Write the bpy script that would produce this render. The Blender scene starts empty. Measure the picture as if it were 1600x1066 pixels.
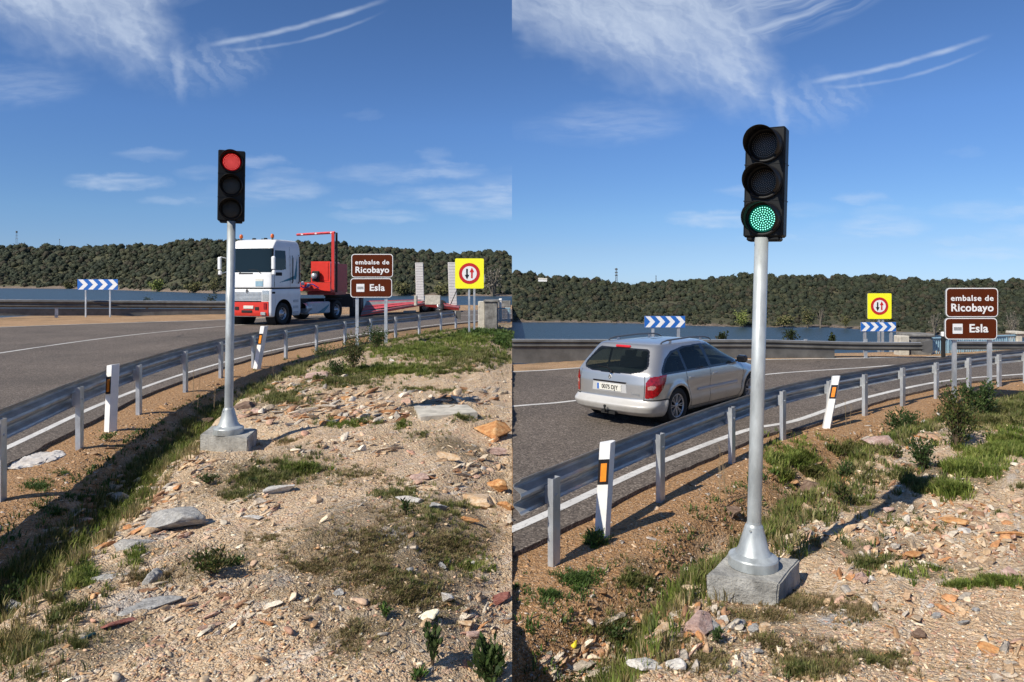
import bpy, math, random
import numpy as np
from mathutils import Vector, Matrix
R = math.radians
random.seed(7); rng = np.random.default_rng(7)
SC = bpy.context.scene
# ---------------------------------------------------------------- camera, sky, sun, exposure
F = 1100.0; CX = 800.0; HY = 440.0; CZ = 2.0          # focal length in photo pixels, horizon row, eye height
cam_d = bpy.data.cameras.new('camera'); cam = bpy.data.objects.new('camera', cam_d)
SC.collection.objects.link(cam); SC.camera = cam
cam.location = (0, 0, CZ); cam.rotation_euler = (R(90), 0, 0)
cam_d.sensor_width = 36; cam_d.lens = 36 * F / 1600; cam_d.shift_y = (HY - 533) / 1600
cam_d.clip_start = 0.05; cam_d.clip_end = 6000
SC.view_settings.view_transform = 'Standard'; SC.view_settings.look = 'None'
SC.view_settings.exposure = 0.16; SC.view_settings.gamma = 1
SUN_EL = 42.0; SUN_DIR = 44.0                           # light travels towards (cos, sin) of SUN_DIR on the ground
sd = bpy.data.lights.new('sun', 'SUN'); sd.energy = 5.0; sd.angle = R(0.53); sd.color = (1, .92, .79)
so = bpy.data.objects.new('sun', sd); SC.collection.objects.link(so)
tv = Vector((math.cos(R(SUN_DIR)) * math.cos(R(SUN_EL)), math.sin(R(SUN_DIR)) * math.cos(R(SUN_EL)), -math.sin(R(SUN_EL))))
so.rotation_euler = tv.to_track_quat('-Z', 'Y').to_euler()

class NT:
    """small helper for node trees"""
    def __init__(s, t): s.t = t; s.n = t.nodes; s.l = t.links
    def new(s, ty, **kw):
        n = s.n.new(ty)
        for k, v in kw.items(): setattr(n, k, v)
        return n
    def inp(s, sock, v):
        if isinstance(v, bpy.types.NodeSocket): s.l.new(v, sock)
        else: sock.default_value = v
    def m(s, op, a, b=0.0, c=0.0, clamp=False):
        n = s.new('ShaderNodeMath', operation=op); n.use_clamp = clamp
        s.inp(n.inputs[0], a); s.inp(n.inputs[1], b); s.inp(n.inputs[2], c)
        return n.outputs[0]
    def mr(s, v, a, b, c=0.0, d=1.0, smooth=True):
        n = s.new('ShaderNodeMapRange'); n.interpolation_type = 'SMOOTHSTEP' if smooth else 'LINEAR'
        s.inp(n.inputs[0], v); s.inp(n.inputs[1], a); s.inp(n.inputs[2], b); s.inp(n.inputs[3], c); s.inp(n.inputs[4], d)
        return n.outputs[0]
    def comb(s, x, y, z=0.0):
        n = s.new('ShaderNodeCombineXYZ'); s.inp(n.inputs[0], x); s.inp(n.inputs[1], y); s.inp(n.inputs[2], z); return n.outputs[0]
    def noise(s, vec, scale, detail=3, rough=.5, dist=0.0, col=False):
        n = s.new('ShaderNodeTexNoise'); s.inp(n.inputs['Vector'], vec); s.inp(n.inputs['Scale'], scale)
        n.inputs['Detail'].default_value = detail; n.inputs['Roughness'].default_value = rough; n.inputs['Distortion'].default_value = dist
        return n.outputs[1 if col else 0]
    def mixc(s, f, a, b, mode='MIX'):
        n = s.new('ShaderNodeMix', data_type='RGBA', blend_type=mode)
        s.inp(n.inputs[0], f); s.inp(n.inputs[6], a if not isinstance(a, tuple) else (*a[:3], 1)); s.inp(n.inputs[7], b if not isinstance(b, tuple) else (*b[:3], 1))
        return n.outputs[2]
    def ramp(s, f, stops):
        n = s.new('ShaderNodeValToRGB'); cr = n.color_ramp
        while len(cr.elements) < len(stops): cr.elements.new(.5)
        for e, (p, c) in zip(cr.elements, stops): e.position = p; e.color = (*c[:3], 1)
        s.inp(n.inputs[0], f); return n.outputs[0]

# sky: Nishita air, thin cirrus on top; clouds are a function of direction only
W = bpy.data.worlds.new('World'); SC.world = W; W.use_nodes = True
w = NT(W.node_tree); w.n.clear()
sky = w.new('ShaderNodeTexSky', sky_type='NISHITA'); sky.sun_disc = False
sky.sun_elevation = R(SUN_EL); sky.sun_rotation = math.atan2(-math.cos(R(SUN_DIR)), -math.sin(R(SUN_DIR)))
sky.air_density = 0.7; sky.dust_density = 0.0; sky.ozone_density = 6.0; sky.altitude = 1500
hs = w.new('ShaderNodeHueSaturation'); w.l.new(sky.outputs[0], hs.inputs['Color']); hs.inputs['Saturation'].default_value = 1.05
tc = w.new('ShaderNodeTexCoord'); sx = w.new('ShaderNodeSeparateXYZ'); w.l.new(tc.outputs['Generated'], sx.inputs[0])
yy = w.m('MAXIMUM', sx.outputs[1], 0.02)
right = w.m('GREATER_THAN', sx.outputs[0], 0.0)
p = w.m('SUBTRACT', w.m('MULTIPLY_ADD', w.m('DIVIDE', sx.outputs[0], yy), 11.0, 8.0), w.m('MULTIPLY', right, 9.40))
q = w.m('SUBTRACT', w.m('MULTIPLY_ADD', w.m('DIVIDE', sx.outputs[2], yy), -11.0, 4.4), w.m('MULTIPLY', right, .58))
pq = w.comb(p, q)
# warped coordinates (units: hundreds of photo pixels)
def warp(scale, amt, seed):
    nv = w.noise(w.comb(p, w.m('MULTIPLY', q, 1.6), seed), scale, 3, .6, col=True)
    s2 = w.new('ShaderNodeSeparateXYZ'); w.l.new(nv, s2.inputs[0])
    a = w.m('MULTIPLY_ADD', w.m('SUBTRACT', s2.outputs[0], .5), amt, p)
    b = w.m('MULTIPLY_ADD', w.m('SUBTRACT', s2.outputs[1], .5), amt, q)
    return a, b
pw, qw = warp(1.1, .9, 3.3)
pl, ql = warp(2.5, .45, 9.1)
def seg(x0, x1, v, soft):     # soft window along v
    return w.m('MULTIPLY', w.mr(v, x0 - soft, x0 + soft), w.mr(v, x1 - soft, x1 + soft, 1, 0))
# big cirrus mass, lower edge curve
edge = w.m('ADD', w.m('MULTIPLY_ADD', pw, .35, .72), w.m('MULTIPLY', w.m('POWER', w.m('ABSOLUTE', w.m('SUBTRACT', pw, .4)), 2.0), -.06))
dist = w.m('SUBTRACT', edge, qw)
mass = w.m('MULTIPLY', w.mr(dist, -.15, .9), w.mr(pw, 2.2, 3.0, 1, 0))
mass = w.m('MULTIPLY', mass, w.mr(w.m('SUBTRACT', w.m('MULTIPLY', pw, .5), qw), 1.0, 3.2, 1.0, .45))
# fibres running down-left to up-right in the mass, bent
fa = w.m('ADD', w.m('MULTIPLY', pw, .55), w.m('MULTIPLY', qw, -.85)); fb = w.m('ADD', w.m('MULTIPLY', pw, .85), w.m('MULTIPLY', qw, .55))
f1 = w.noise(w.comb(w.m('MULTIPLY', fa, 2.2), w.m('MULTIPLY', fb, .38), 1.7), 1.5, 4, .5, .15)
f2 = w.noise(w.comb(w.m('MULTIPLY', w.m('ADD', pl, w.m('MULTIPLY', ql, -.6)), 3.5), w.m('MULTIPLY', ql, .7), 5.1), 1.6, 4, .5, .25)
fib = w.m('ADD', w.m('MULTIPLY', w.mr(f1, .22, .80), .62), w.m('MULTIPLY', w.mr(f2, .2, .85), .42))
mass = w.m('MULTIPLY', mass, w.m('MULTIPLY_ADD', fib, .72, .24))
# upper long streaks
sqv = w.m('ADD', q, w.m('MULTIPLY', w.m('POWER', w.m('MAXIMUM', w.m('SUBTRACT', p, 1.0), 0), 2.0), .085))
st = w.noise(w.comb(w.m('MULTIPLY', p, .22), w.m('MULTIPLY_ADD', sqv, 3.2, w.m('MULTIPLY', w.noise(pq, 1.2, 2), .7)), 2.2), 1.5, 4, .6)
streak = w.m('MULTIPLY', w.m('MULTIPLY', w.mr(st, .36, .74), w.mr(sqv, .2, .45, 1, 0)), w.mr(p, 3.6, 4.9, 1, 0))
streak = w.m('MULTIPLY', w.m('MULTIPLY', streak, w.mr(p, .3, 1.6)), .5)
# two thin arcs
def arc(c0, c1, c2, x0, x1, wd, k):
    t = w.m('SUBTRACT', p, x0)
    wob = w.m('MULTIPLY', w.m('SUBTRACT', w.noise(w.comb(p, 0.0, c0 * 7), 2.2, 2), .5), .06)
    cy = w.m('ADD', w.m('ADD', w.m('MULTIPLY_ADD', t, c1, c0), w.m('MULTIPLY', w.m('MULTIPLY', t, t), c2)), wob)
    d = w.m('ABSOLUTE', w.m('SUBTRACT', q, cy))
    bt = w.noise(w.comb(w.m('MULTIPLY', p, .9), w.m('MULTIPLY', q, 2.5), 4.4), 2, 3, .5)
    a = w.m('MULTIPLY', w.mr(d, 0.0, w.m('MULTIPLY_ADD', bt, wd, wd * .5), 1, 0), seg(x0 + .05, x1, p, .35))
    return w.m('MULTIPLY', a, w.m('MULTIPLY', w.mr(bt, .25, .7, .45, 1.0), k))
arcs = w.m('ADD', arc(.69, -.16, -.038, 3.35, 5.85, .065, .46), arc(.78, -.02, -.095, 3.6, 5.75, .045, .24))
# hanging tail and fan
tx = w.m('SUBTRACT', p, w.m('MULTIPLY_ADD', w.m('SUBTRACT', q, .6), .16, 2.72))
tail = w.m('MULTIPLY', w.mr(w.m('ABSOLUTE', w.m('ADD', tx, w.m('MULTIPLY', w.m('SUBTRACT', w.noise(w.comb(w.m('MULTIPLY', p, .8), q, 3.0), 2.2, 4, .6), .5), .34))), 0.0, .13, .26, 0), seg(.8, 1.45, q, .28))
fan = w.m('MULTIPLY', seg(2.75, 3.95, w.m('ADD', pl, w.m('MULTIPLY', w.m('SUBTRACT', ql, 1.0), .55)), .4), seg(.75, 1.25, ql, .35))
fan = w.m('MULTIPLY', fan, w.m('MULTIPLY_ADD', w.mr(f2, .35, .7), .24, .07))
# low wisps
wsum = None
wn = w.noise(w.comb(w.m('MULTIPLY', p, .9), w.m('MULTIPLY', q, 4.6), 7.7), 1.7, 4, .55, .4)
for (cx, cy, rx, ry, k) in [(1.82, 2.84, .75, .13, .55), (2.35, 2.41, .55, .10, .26), (3.2, 2.7, .5, .10, .2), (4.08, 2.52, .42, .10, .42),
                            (4.4, 2.97, .70, .17, .42), (4.45, 2.74, .55, .11, .22), (5.9, 2.72, .75, .17, .28), (6.95, 2.67, .62, .13, .48), (6.8, 2.43, .25, .13, .25),
                            (7.2, 3.06, 1.15, .17, .46), (7.75, 3.28, .9, .15, .42), (5.95, 3.38, .75, .10, .34), (2.7, 3.14, .5, .07, .25), (5.6, 3.19, .5, .07, .22),
                            (.3, 1.30, 1.0, .30, .20), (-.1, 1.43, 1.3, .25, .12), (8.9, 2.9, 1.5, .3, .35), (5.7, 1.8, .3, .08, .1), (3.6, 3.08, 1.1, .2, .1)]:
    dx = w.m('DIVIDE', w.m('SUBTRACT', pl, cx), rx); dy = w.m('DIVIDE', w.m('SUBTRACT', w.m('MULTIPLY_ADD', w.m('SUBTRACT', ql, q), .45, q), cy), ry)
    r2 = w.m('ADD', w.m('MULTIPLY', dx, dx), w.m('MULTIPLY', dy, dy))
    a = w.mr(r2, 0.0, 1.6, k, 0.0)
    wsum = a if wsum is None else w.m('ADD', wsum, a)
wsum = w.m('MULTIPLY', wsum, w.mr(wn, .2, .8, .08, .78))
cl = w.m('ADD', w.m('ADD', w.m('MAXIMUM', w.m('MULTIPLY', mass, .8), streak), arcs), w.m('ADD', w.m('ADD', tail, fan), wsum), clamp=True)
cl = w.m('MULTIPLY', cl, w.mr(sx.outputs[1], 0.02, .12))
cl = w.m('MINIMUM', cl, .85)
air = w.mixc(1.0, hs.outputs[0], w.ramp(w.m('MULTIPLY', sx.outputs[2], 4.0), [(0, (.50, .57, .72)), (.18, (.72, .69, .71)), (.36, (.84, .83, .80)), (.85, (.98, 1, 1.03))]), 'MULTIPLY')
skycol = w.mixc(cl, air, (5.3, 6.0, 7.0))
bg = w.new('ShaderNodeBackground'); w.l.new(skycol, bg.inputs[0]); bg.inputs[1].default_value = 0.12
wo = w.new('ShaderNodeOutputWorld'); w.l.new(bg.outputs[0], wo.inputs[0])

# ---------------------------------------------------------------- object helpers
def link(o): SC.collection.objects.link(o); return o
def tag(o, label=None, cat=None, group=None, kind=None):
    if label: o['label'] = label
    if cat: o['category'] = cat
    if group: o['group'] = group
    if kind: o['kind'] = kind
    return o
def empty(name, loc=(0, 0, 0), rz=0.0, label=None, cat=None, group=None, rot=None):
    o = link(bpy.data.objects.new(name, None)); o.location = loc; o.rotation_euler = rot if rot else (0, 0, rz); o.empty_display_size = .2
    return tag(o, label, cat, group)
def copy_tree(o, parent=None):
    c = o.copy(); SC.collection.objects.link(c)
    if parent: c.parent = parent
    for ch in [k for k in bpy.data.objects if k.parent == o]: copy_tree(ch, c)
    return c
def np_mesh(name, V, Fa, mats, parent=None, smooth=False, midx=None, attr=None, uniform=None):
    """fast mesh from numpy: Fa is (n,k) array of indices, or a list of lists"""
    me = bpy.data.meshes.new(name); V = np.asarray(V, dtype=np.float32)
    if isinstance(Fa, np.ndarray):
        n, k = Fa.shape
        me.vertices.add(len(V)); me.vertices.foreach_set('co', V.ravel())
        me.loops.add(n * k); me.loops.foreach_set('vertex_index', Fa.astype(np.int32).ravel())
        me.polygons.add(n); me.polygons.foreach_set('loop_start', np.arange(0, n * k, k, dtype=np.int32))
        me.polygons.foreach_set('loop_total', np.full(n, k, dtype=np.int32))
        me.update(calc_edges=True)
    else:
        me.from_pydata([tuple(map(float, v)) for v in V], [], Fa); me.update()
    for m_ in (mats if isinstance(mats, (list, tuple)) else [mats]): me.materials.append(m_)
    if midx is not None: me.polygons.foreach_set('material_index', np.asarray(midx, dtype=np.int32))
    if smooth is True: me.polygons.foreach_set('use_smooth', np.ones(len(me.polygons), dtype=bool))
    elif smooth is not False: me.polygons.foreach_set('use_smooth', np.asarray(smooth, dtype=bool))
    if attr:
        for nm, (dom, arr) in attr.items():
            a = me.color_attributes.new(nm, 'FLOAT_COLOR', dom)
            arr = np.asarray(arr, dtype=np.float32)
            if arr.shape[1] == 3: arr = np.concatenate([arr, np.ones((len(arr), 1), np.float32)], 1)
            a.data.foreach_set('color', arr.ravel())
    me.validate(verbose=False)
    o = link(bpy.data.objects.new(name, me))
    if parent: o.parent = parent
    return o
class MB:
    """collects simple solids into ONE mesh"""
    def __init__(s): s.v = []; s.f = []; s.mi = []; s.sm = []
    def add(s, vs, fs, mi=0, sm=False):
        b = len(s.v); s.v += [tuple(v) for v in vs]
        for f in fs: s.f.append([b + i for i in f]); s.mi.append(mi); s.sm.append(sm)
    def box(s, c, sz, rz=0.0, mi=0, M=None, bev=0.0):
        hx, hy, hz = sz[0] / 2, sz[1] / 2, sz[2] / 2
        if bev > 0:
            b = min(bev, hx * .9, hy * .9, hz * .9); pts = []; 
            for sxx in (-1, 1):
                for sy in (-1, 1):
                    for sz_ in (-1, 1):
                        pts.append((sxx * (hx - b), sy * (hy - b), sz_ * hz)); pts.append((sxx * (hx - b), sy * hy, sz_ * (hz - b))); pts.append((sxx * hx, sy * (hy - b), sz_ * (hz - b)))
            def I(a, b_, c_, k): return ((a > 0) * 4 + (b_ > 0) * 2 + (c_ > 0)) * 3 + k
            fs = [[I(-1, -1, 1, 0), I(1, -1, 1, 0), I(1, 1, 1, 0), I(-1, 1, 1, 0)], [I(-1, 1, -1, 0), I(1, 1, -1, 0), I(1, -1, -1, 0), I(-1, -1, -1, 0)],
                  [I(-1, -1, -1, 1), I(1, -1, -1, 1), I(1, -1, 1, 1), I(-1, -1, 1, 1)], [I(1, 1, -1, 1), I(-1, 1, -1, 1), I(-1, 1, 1, 1), I(1, 1, 1, 1)],
                  [I(1, -1, -1, 2), I(1, 1, -1, 2), I(1, 1, 1, 2), I(1, -1, 1, 2)], [I(-1, 1, -1, 2), I(-1, -1, -1, 2), I(-1, -1, 1, 2), I(-1, 1, 1, 2)]]
            for a in (-1, 1):
                for c_ in (-1, 1):
                    fs.append([I(-1, a, c_, 0), I(1, a, c_, 0), I(1, a, c_, 1), I(-1, a, c_, 1)]); fs.append([I(a, -1, c_, 0), I(a, 1, c_, 0), I(a, 1, c_, 2), I(a, -1, c_, 2)]); fs.append([I(a, c_, -1, 1), I(a, c_, 1, 1), I(a, c_, 1, 2), I(a, c_, -1, 2)])
                    for d in (-1, 1): fs.append([I(a, c_, d, 0), I(a, c_, d, 1), I(a, c_, d, 2)])
            # fix winding by outward test
            out = []
            for f in fs:
                P = [Vector(pts[i]) for i in f]; nrm = (P[1] - P[0]).cross(P[2] - P[0]); ctr = sum(P, Vector()) / len(P)
                out.append(f if nrm.dot(ctr) > 0 else f[::-1])
            fs = out
        else:
            pts = [(a * hx, b * hy, c_ * hz) for a in (-1, 1) for b in (-1, 1) for c_ in (-1, 1)]
            fs = [[0, 1, 3, 2], [4, 6, 7, 5], [0, 4, 5, 1], [2, 3, 7, 6], [0, 2, 6, 4], [1, 5, 7, 3]]
        m_ = M if M is not None else Matrix.Translation(c) @ Matrix.Rotation(rz, 4, 'Z')
        s.add([m_ @ Vector(p_) for p_ in pts], fs, mi)
    def tube(s, path, r, n=10, mi=0, cap=True, sm=True):
        path = [Vector(p_) for p_ in path]; rr = r if isinstance(r, (list, tuple)) else [r] * len(path)
        vs = []; up = Vector((0, 0, 1))
        for i, p_ in enumerate(path):
            t = (path[min(i + 1, len(path) - 1)] - path[max(i - 1, 0)]).normalized()
            a = t.cross(up if abs(t.z) < .95 else Vector((0, 1, 0))).normalized(); b = t.cross(a)
            for k in range(n):
                an = 2 * math.pi * k / n; vs.append(p_ + (a * math.cos(an) + b * math.sin(an)) * rr[i])
        fs = []
        for i in range(len(path) - 1):
            for k in range(n): fs.append([i * n + k, i * n + (k + 1) % n, (i + 1) * n + (k + 1) % n, (i + 1) * n + k])
        s.add(vs, fs, mi, sm)
        if cap: s.add(vs[:n], [list(range(n))[::-1]], mi); s.add(vs[-n:], [list(range(n))], mi)
    def lathe(s, prof, n=32, M=None, mi=0, sm=True, closed=False):
        """prof: (r, z) list, revolved about z"""
        vs = []; M = M or Matrix()
        for (r, z) in prof:
            for k in range(n):
                an = 2 * math.pi * k / n; vs.append(M @ Vector((r * math.cos(an), r * math.sin(an), z)))
        fs = []
        for i in range(len(prof) - 1):
            for k in range(n): fs.append([i * n + k, i * n + (k + 1) % n, (i + 1) * n + (k + 1) % n, (i + 1) * n + k])
        s.add(vs, fs, mi, sm)
    def prism(s, poly, d, M=None, mi=0, mi_side=None):
        """poly in local x,z at y=0, extruded to y=+d (front at y=0)"""
        M = M or Matrix(); n = len(poly)
        fr = [M @ Vector((x, 0, z)) for x, z in poly]; bk = [M @ Vector((x, d, z)) for x, z in poly]
        s.add(fr, [list(range(n))], mi); s.add(bk, [list(range(n))[::-1]], mi if mi_side is None else mi_side)
        s.add(fr + bk, [[i, i + n, (i + 1) % n + n, (i + 1) % n] for i in range(n)], mi if mi_side is None else mi_side)
    def build(s, name, mats, parent=None, smooth=None):
        o = np_mesh(name, np.array(s.v, dtype=np.float32).reshape(-1, 3), s.f, mats, parent, smooth=s.sm if smooth is None else smooth, midx=s.mi)
        return o
def P(px, py, Z): return Vector(((px - CX) / F * Z, Z, CZ - (py - HY) / F * Z))

# ---------------------------------------------------------------- materials
MATS = {}
def mat(name, col, rough=.6, metal=0.0, var=0.0, vscale=8.0, bump=0.0, bscale=30.0, coat=0.0, spec=.5, col2=None, emit=None, es=1.0, alpha=1.0, coords='Object', stretch=None, rvar=0.0):
    m_ = bpy.data.materials.new(name); m_.use_nodes = True; t = NT(m_.node_tree)
    b = t.n['Principled BSDF']; b.inputs['Roughness'].default_value = rough; b.inputs['Metallic'].default_value = metal
    b.inputs['Coat Weight'].default_value = coat; b.inputs['Coat Roughness'].default_value = .06; b.inputs['Specular IOR Level'].default_value = spec
    c = (*col, 1)
    if var > 0 or col2 or bump > 0 or rvar > 0:
        g = t.new('ShaderNodeNewGeometry' if coords == 'World' else 'ShaderNodeTexCoord'); vec = g.outputs['Position' if coords == 'World' else 'Object']
        if stretch:
            mp = t.new('ShaderNodeMapping'); mp.inputs['Scale'].default_value = stretch; t.l.new(vec, mp.inputs[0]); vec = mp.outputs[0]
    if var > 0 or col2:
        n1 = t.noise(vec, vscale, 5, .65)
        a = tuple(x * (1 - var) for x in col); bcol = col2 if col2 else tuple(min(1, x * (1 + var)) for x in col)
        out = t.ramp(n1, [(.36, a), (.64, bcol)]); t.l.new(out, b.inputs['Base Color'])
    else: b.inputs['Base Color'].default_value = c
    if rvar > 0: t.l.new(t.mr(t.noise(vec, vscale * 1.7, 4, .6), .3, .7, rough - rvar, rough + rvar), b.inputs['Roughness'])
    if bump > 0:
        bn = t.new('ShaderNodeBump'); bn.inputs['Strength'].default_value = min(1, bump * 4); bn.inputs['Distance'].default_value = bump * .05
        t.l.new(t.noise(vec, bscale, 4, .6), bn.inputs['Height']); t.l.new(bn.outputs[0], b.inputs['Normal'])
    if emit: b.inputs['Emission Color'].default_value = (*emit, 1); b.inputs['Emission Strength'].default_value = es
    if alpha < 1: b.inputs['Alpha'].default_value = alpha
    MATS[name] = m_; return m_
galv = mat('galvanised_steel', (.50, .53, .56), .42, .55, var=.22, vscale=5, bump=.012, bscale=60, stretch=(1, 1, .5), rvar=.1)
galv_rail = mat('weathered_rail_steel', (.38, .385, .385), .46, .45, var=.22, vscale=3, bump=.01, bscale=25, stretch=(1, 1, 5), rvar=.09)
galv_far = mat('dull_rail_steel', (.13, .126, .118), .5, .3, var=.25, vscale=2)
galv_pole = mat('spangled_pole_steel', (.42, .455, .46), .46, .35, var=.26, vscale=7, bump=.01, bscale=50, stretch=(1, 1, .35), rvar=.08)
white_plastic = mat('white_plastic', (.80, .80, .78), .45, var=.06, vscale=6)
black_plastic = mat('black_plastic', (.006, .006, .007), .55, var=.3, vscale=10, spec=.3)
black_house = mat('black_housing', (.005, .006, .007), .5, spec=.25)
black_refl = mat('black_sheeting', (.015, .015, .018), .35)
orange_refl = mat('orange_reflector', (.85, .28, .03), .3, var=.1, vscale=40)
white_sheet = mat('white_sheeting', (.78, .79, .80), .45, var=.04, vscale=5)
blue_sheet = mat('blue_sheeting', (.02, .13, .48), .4, var=.06, vscale=5)
brown_sheet = mat('brown_sheeting', (.085, .017, .005), .75, spec=.1, var=.08, vscale=3)
red_sheet = mat('red_sheeting', (.52, .018, .02), .4)
yellow_sheet = mat('fluorescent_yellow_sheeting', (.92, .90, .02), .5, var=.02)
sign_back = mat('sign_back_grey', (.33, .34, .35), .5, .3, var=.1)
concrete = mat('rough_concrete', (.33, .325, .30), .95, var=.38, vscale=5, bump=.3, bscale=45)
concrete_pale = mat('pale_concrete', (.50, .47, .40), .92, var=.22, vscale=5, bump=.12, bscale=30)
concrete_dark = mat('stained_concrete', (.15, .145, .135), .95, col2=(.27, .265, .25), var=.35, vscale=3, bump=.3, bscale=12)
rubber = mat('rubber', (.018, .018, .018), .8, var=.2)
dark_part = mat('dark_undercarriage', (.012, .012, .012), .8)
alloy = mat('alloy_wheel', (.55, .55, .56), .35, .7)
red_paint = mat('red_paint', (.62, .035, .02), .38, coat=.4, var=.07, vscale=3)
red_dusty = mat('dusty_red_deck', (.58, .07, .08), .6, var=.15, vscale=2)
grey_deck = mat('grey_deck', (.22, .22, .22), .75, var=.2, vscale=3)
truck_white = mat('white_lorry_paint', (.78, .79, .79), .35, coat=.4, var=.04, vscale=2)
grey_white = mat('pale_grey_paint', (.50, .52, .53), .5, var=.08)
lamp_clear = mat('headlamp_glass', (.42, .45, .46), .12, .3, var=.3, vscale=25)
glass_dark = mat('dark_glass', (.010, .018, .02), .08, 0, spec=.35)
teal_paint = mat('teal_stripe', (.03, .19, .26), .4)
amber = mat('amber_beacon', (.62, .13, .02), .25)
yellow_paint = mat('yellow_paint', (.72, .70, .02), .5)
brass = mat('stainless', (.6, .6, .6), .25, 1.0)
rail_blue = mat('pale_blue_railing', (.25, .40, .50), .55, var=.1)
litter_y = mat('yellow_wrapper', (.75, .62, .04), .45, var=.15, vscale=30)
green_pipe = mat('green_plastic', (.01, .05, .05), .4)
white_powder = mat('white_lime', (.70, .68, .65), .95, col2=(.50, .46, .42), var=.0, vscale=5, bump=.25, bscale=20)
# ---------------------------------------------------------------- terrain mathematics
def vnoise(x, y, seed=0):
    xi = np.floor(x).astype(np.int64); yi = np.floor(y).astype(np.int64); xf = x - xi; yf = y - yi
    def h(a, b):
        n = (a * 374761393 + b * 668265263 + seed * 1442695041) & 0x7fffffff
        n = ((n ^ (n >> 13)) * 1274126177) & 0x7fffffff
        return ((n ^ (n >> 16)) & 0xffff) / 65535.0
    u = xf * xf * (3 - 2 * xf); v = yf * yf * (3 - 2 * yf)
    return (h(xi, yi) * (1 - u) + h(xi + 1, yi) * u) * (1 - v) + (h(xi, yi + 1) * (1 - u) + h(xi + 1, yi + 1) * u) * v
def fbm(x, y, oct=4, seed=0, g=.5):
    a, s, t = 1.0, 0.0, 0.0
    for i in range(oct): s = s + a * (vnoise(x * 2 ** i + 13.7 * i, y * 2 ** i - 7.1 * i, seed + i) - .5); t += a; a *= g
    return s / t
def catmull(pts, n=8):
    pts = [np.array(p_, float) for p_ in pts]; out = []
    for i in range(len(pts) - 1):
        p0 = pts[max(i - 1, 0)]; p1 = pts[i]; p2 = pts[i + 1]; p3 = pts[min(i + 2, len(pts) - 1)]
        for k in range(n):
            t = k / n; out.append(.5 * ((2 * p1) + (-p0 + p2) * t + (2 * p0 - 5 * p1 + 4 * p2 - p3) * t * t + (-p0 + 3 * p1 - 3 * p2 + p3) * t ** 3))
    out.append(pts[-1]); return np.array(out)
def sdist(x, y, C):
    """signed distance to polyline C (positive to the right of its direction)"""
    sh = x.shape; x = x.ravel(); y = y.ravel(); best = np.full(x.shape, 1e9); sg = np.ones(x.shape)
    for i in range(len(C) - 1):
        a = C[i]; d = C[i + 1] - a; L2 = d @ d
        t = ((x - a[0]) * d[0] + (y - a[1]) * d[1]) / L2
        lo = -1e3 if i == 0 else 0; hi = 1e3 if i == len(C) - 2 else 1
        t = np.clip(t, lo, hi); ex = x - a[0] - t * d[0]; ey = y - a[1] - t * d[1]; dd = np.hypot(ex, ey)
        cr = ex * d[1] - ey * d[0]; m_ = dd < best; best = np.where(m_, dd, best); sg = np.where(m_, np.sign(cr), sg)
    return (best * sg).reshape(sh)
def resample(C, n=None, step=None):
    d = np.r_[0, np.cumsum(np.hypot(*(np.diff(C[:, :2], axis=0).T)))]
    if n is None: n = max(2, int(d[-1] / step) + 1)
    s_ = np.linspace(0, d[-1], n); return np.stack([np.interp(s_, d, C[:, k]) for k in range(C.shape[1])], 1)
def offset(C, o):
    """shift curve to its right by o"""
    t = np.gradient(C[:, :2], axis=0); t /= np.hypot(t[:, 0], t[:, 1])[:, None]; nrm = np.stack([t[:, 1], -t[:, 0]], 1)
    D = C.copy(); D[:, :2] += nrm * o; return D
def gpt(px, py, z): Z = (CZ - z) * F / (py - HY); return ((px - CX) / F * Z, Z)

ZR0 = -0.45
railL = catmull([(-3.2, -3), (-3.75, 1.5), (-4.3, 4.3), (-4.75, 6.57), (-5.28, 8.7), (-5.72, 10.84), (-6.03, 13.17), (-6.16, 15.4), (-6.02, 17.9), (-5.75, 20.5), (-5.35, 22.7), (-4.80, 24.4), (-4.16, 25.8), (-3.5, 27.4), (-2.85, 29.2), (-2.2, 31.0), (-.9, 34)])
edgeL = catmull([(-4.3, -3), (-4.9, 2), (-5.5, 5.5), (-6.08, 8.49), (-6.73, 11.66), (-7.1, 15.17), (-7.07, 19.3), (-6.55, 23.0), (-5.6, 27.0), (-4.0, 31.4), (-2.5, 34.6), (0.0, 38.6), (3, 43)])
midL = catmull([(-11.5, 8), (-13.4, 14), (-14.3, 19.64), (-14.2, 26.4), (-12.3, 33.1), (-11.0, 34.9), (-8.2, 37.5), (-5, 40), (0, 44.0)])
farL = catmull([(-60, 2), (-38, 15.5), (-29, 24.5), (-22.4, 30.8), (-19.4, 33.6), (-15.0, 36.85), (-11.5, 41.0), (-6.5, 45.5), (-3, 48), (2, 52)])
railR = catmull([(-2.2, 2.5), (-.9, 4.35), (.394, 6.2), (1.70, 7.97), (3.07, 9.70), (4.35, 11.15), (5.55, 12.25), (6.72, 13.2), (8.12, 14.3), (9.5, 15.3), (10.95, 16.3), (12.5, 17.2), (14.6, 18.2), (18, 19.6), (24, 21.5), (34, 24)])
edgeR = catmull([(-4.5, 1.5), (-1.5, 5.2), (0.0, 6.95), (1.22, 8.54), (2.14, 9.69), (3.87, 11.6), (5.0, 12.4), (7.3, 14.7), (10.6, 17.3), (13.5, 18.6), (18, 20.3), (24, 22.3), (34, 25)])
midR = catmull([(-3.5, 12.0), (0.0, 13.8), (1.2, 14.4), (4.0, 16.4), (6.8, 18.6), (9.96, 20.0), (13, 21.4), (17, 22.3), (24, 24), (34, 27)])
farR = catmull([(-6, 17.5), (0, 19.1), (1.8, 19.9), (5.5, 21.6), (8.05, 22.1), (12.3, 22.7), (17.3, 23.8), (24, 25.8), (34, 29)])

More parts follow.
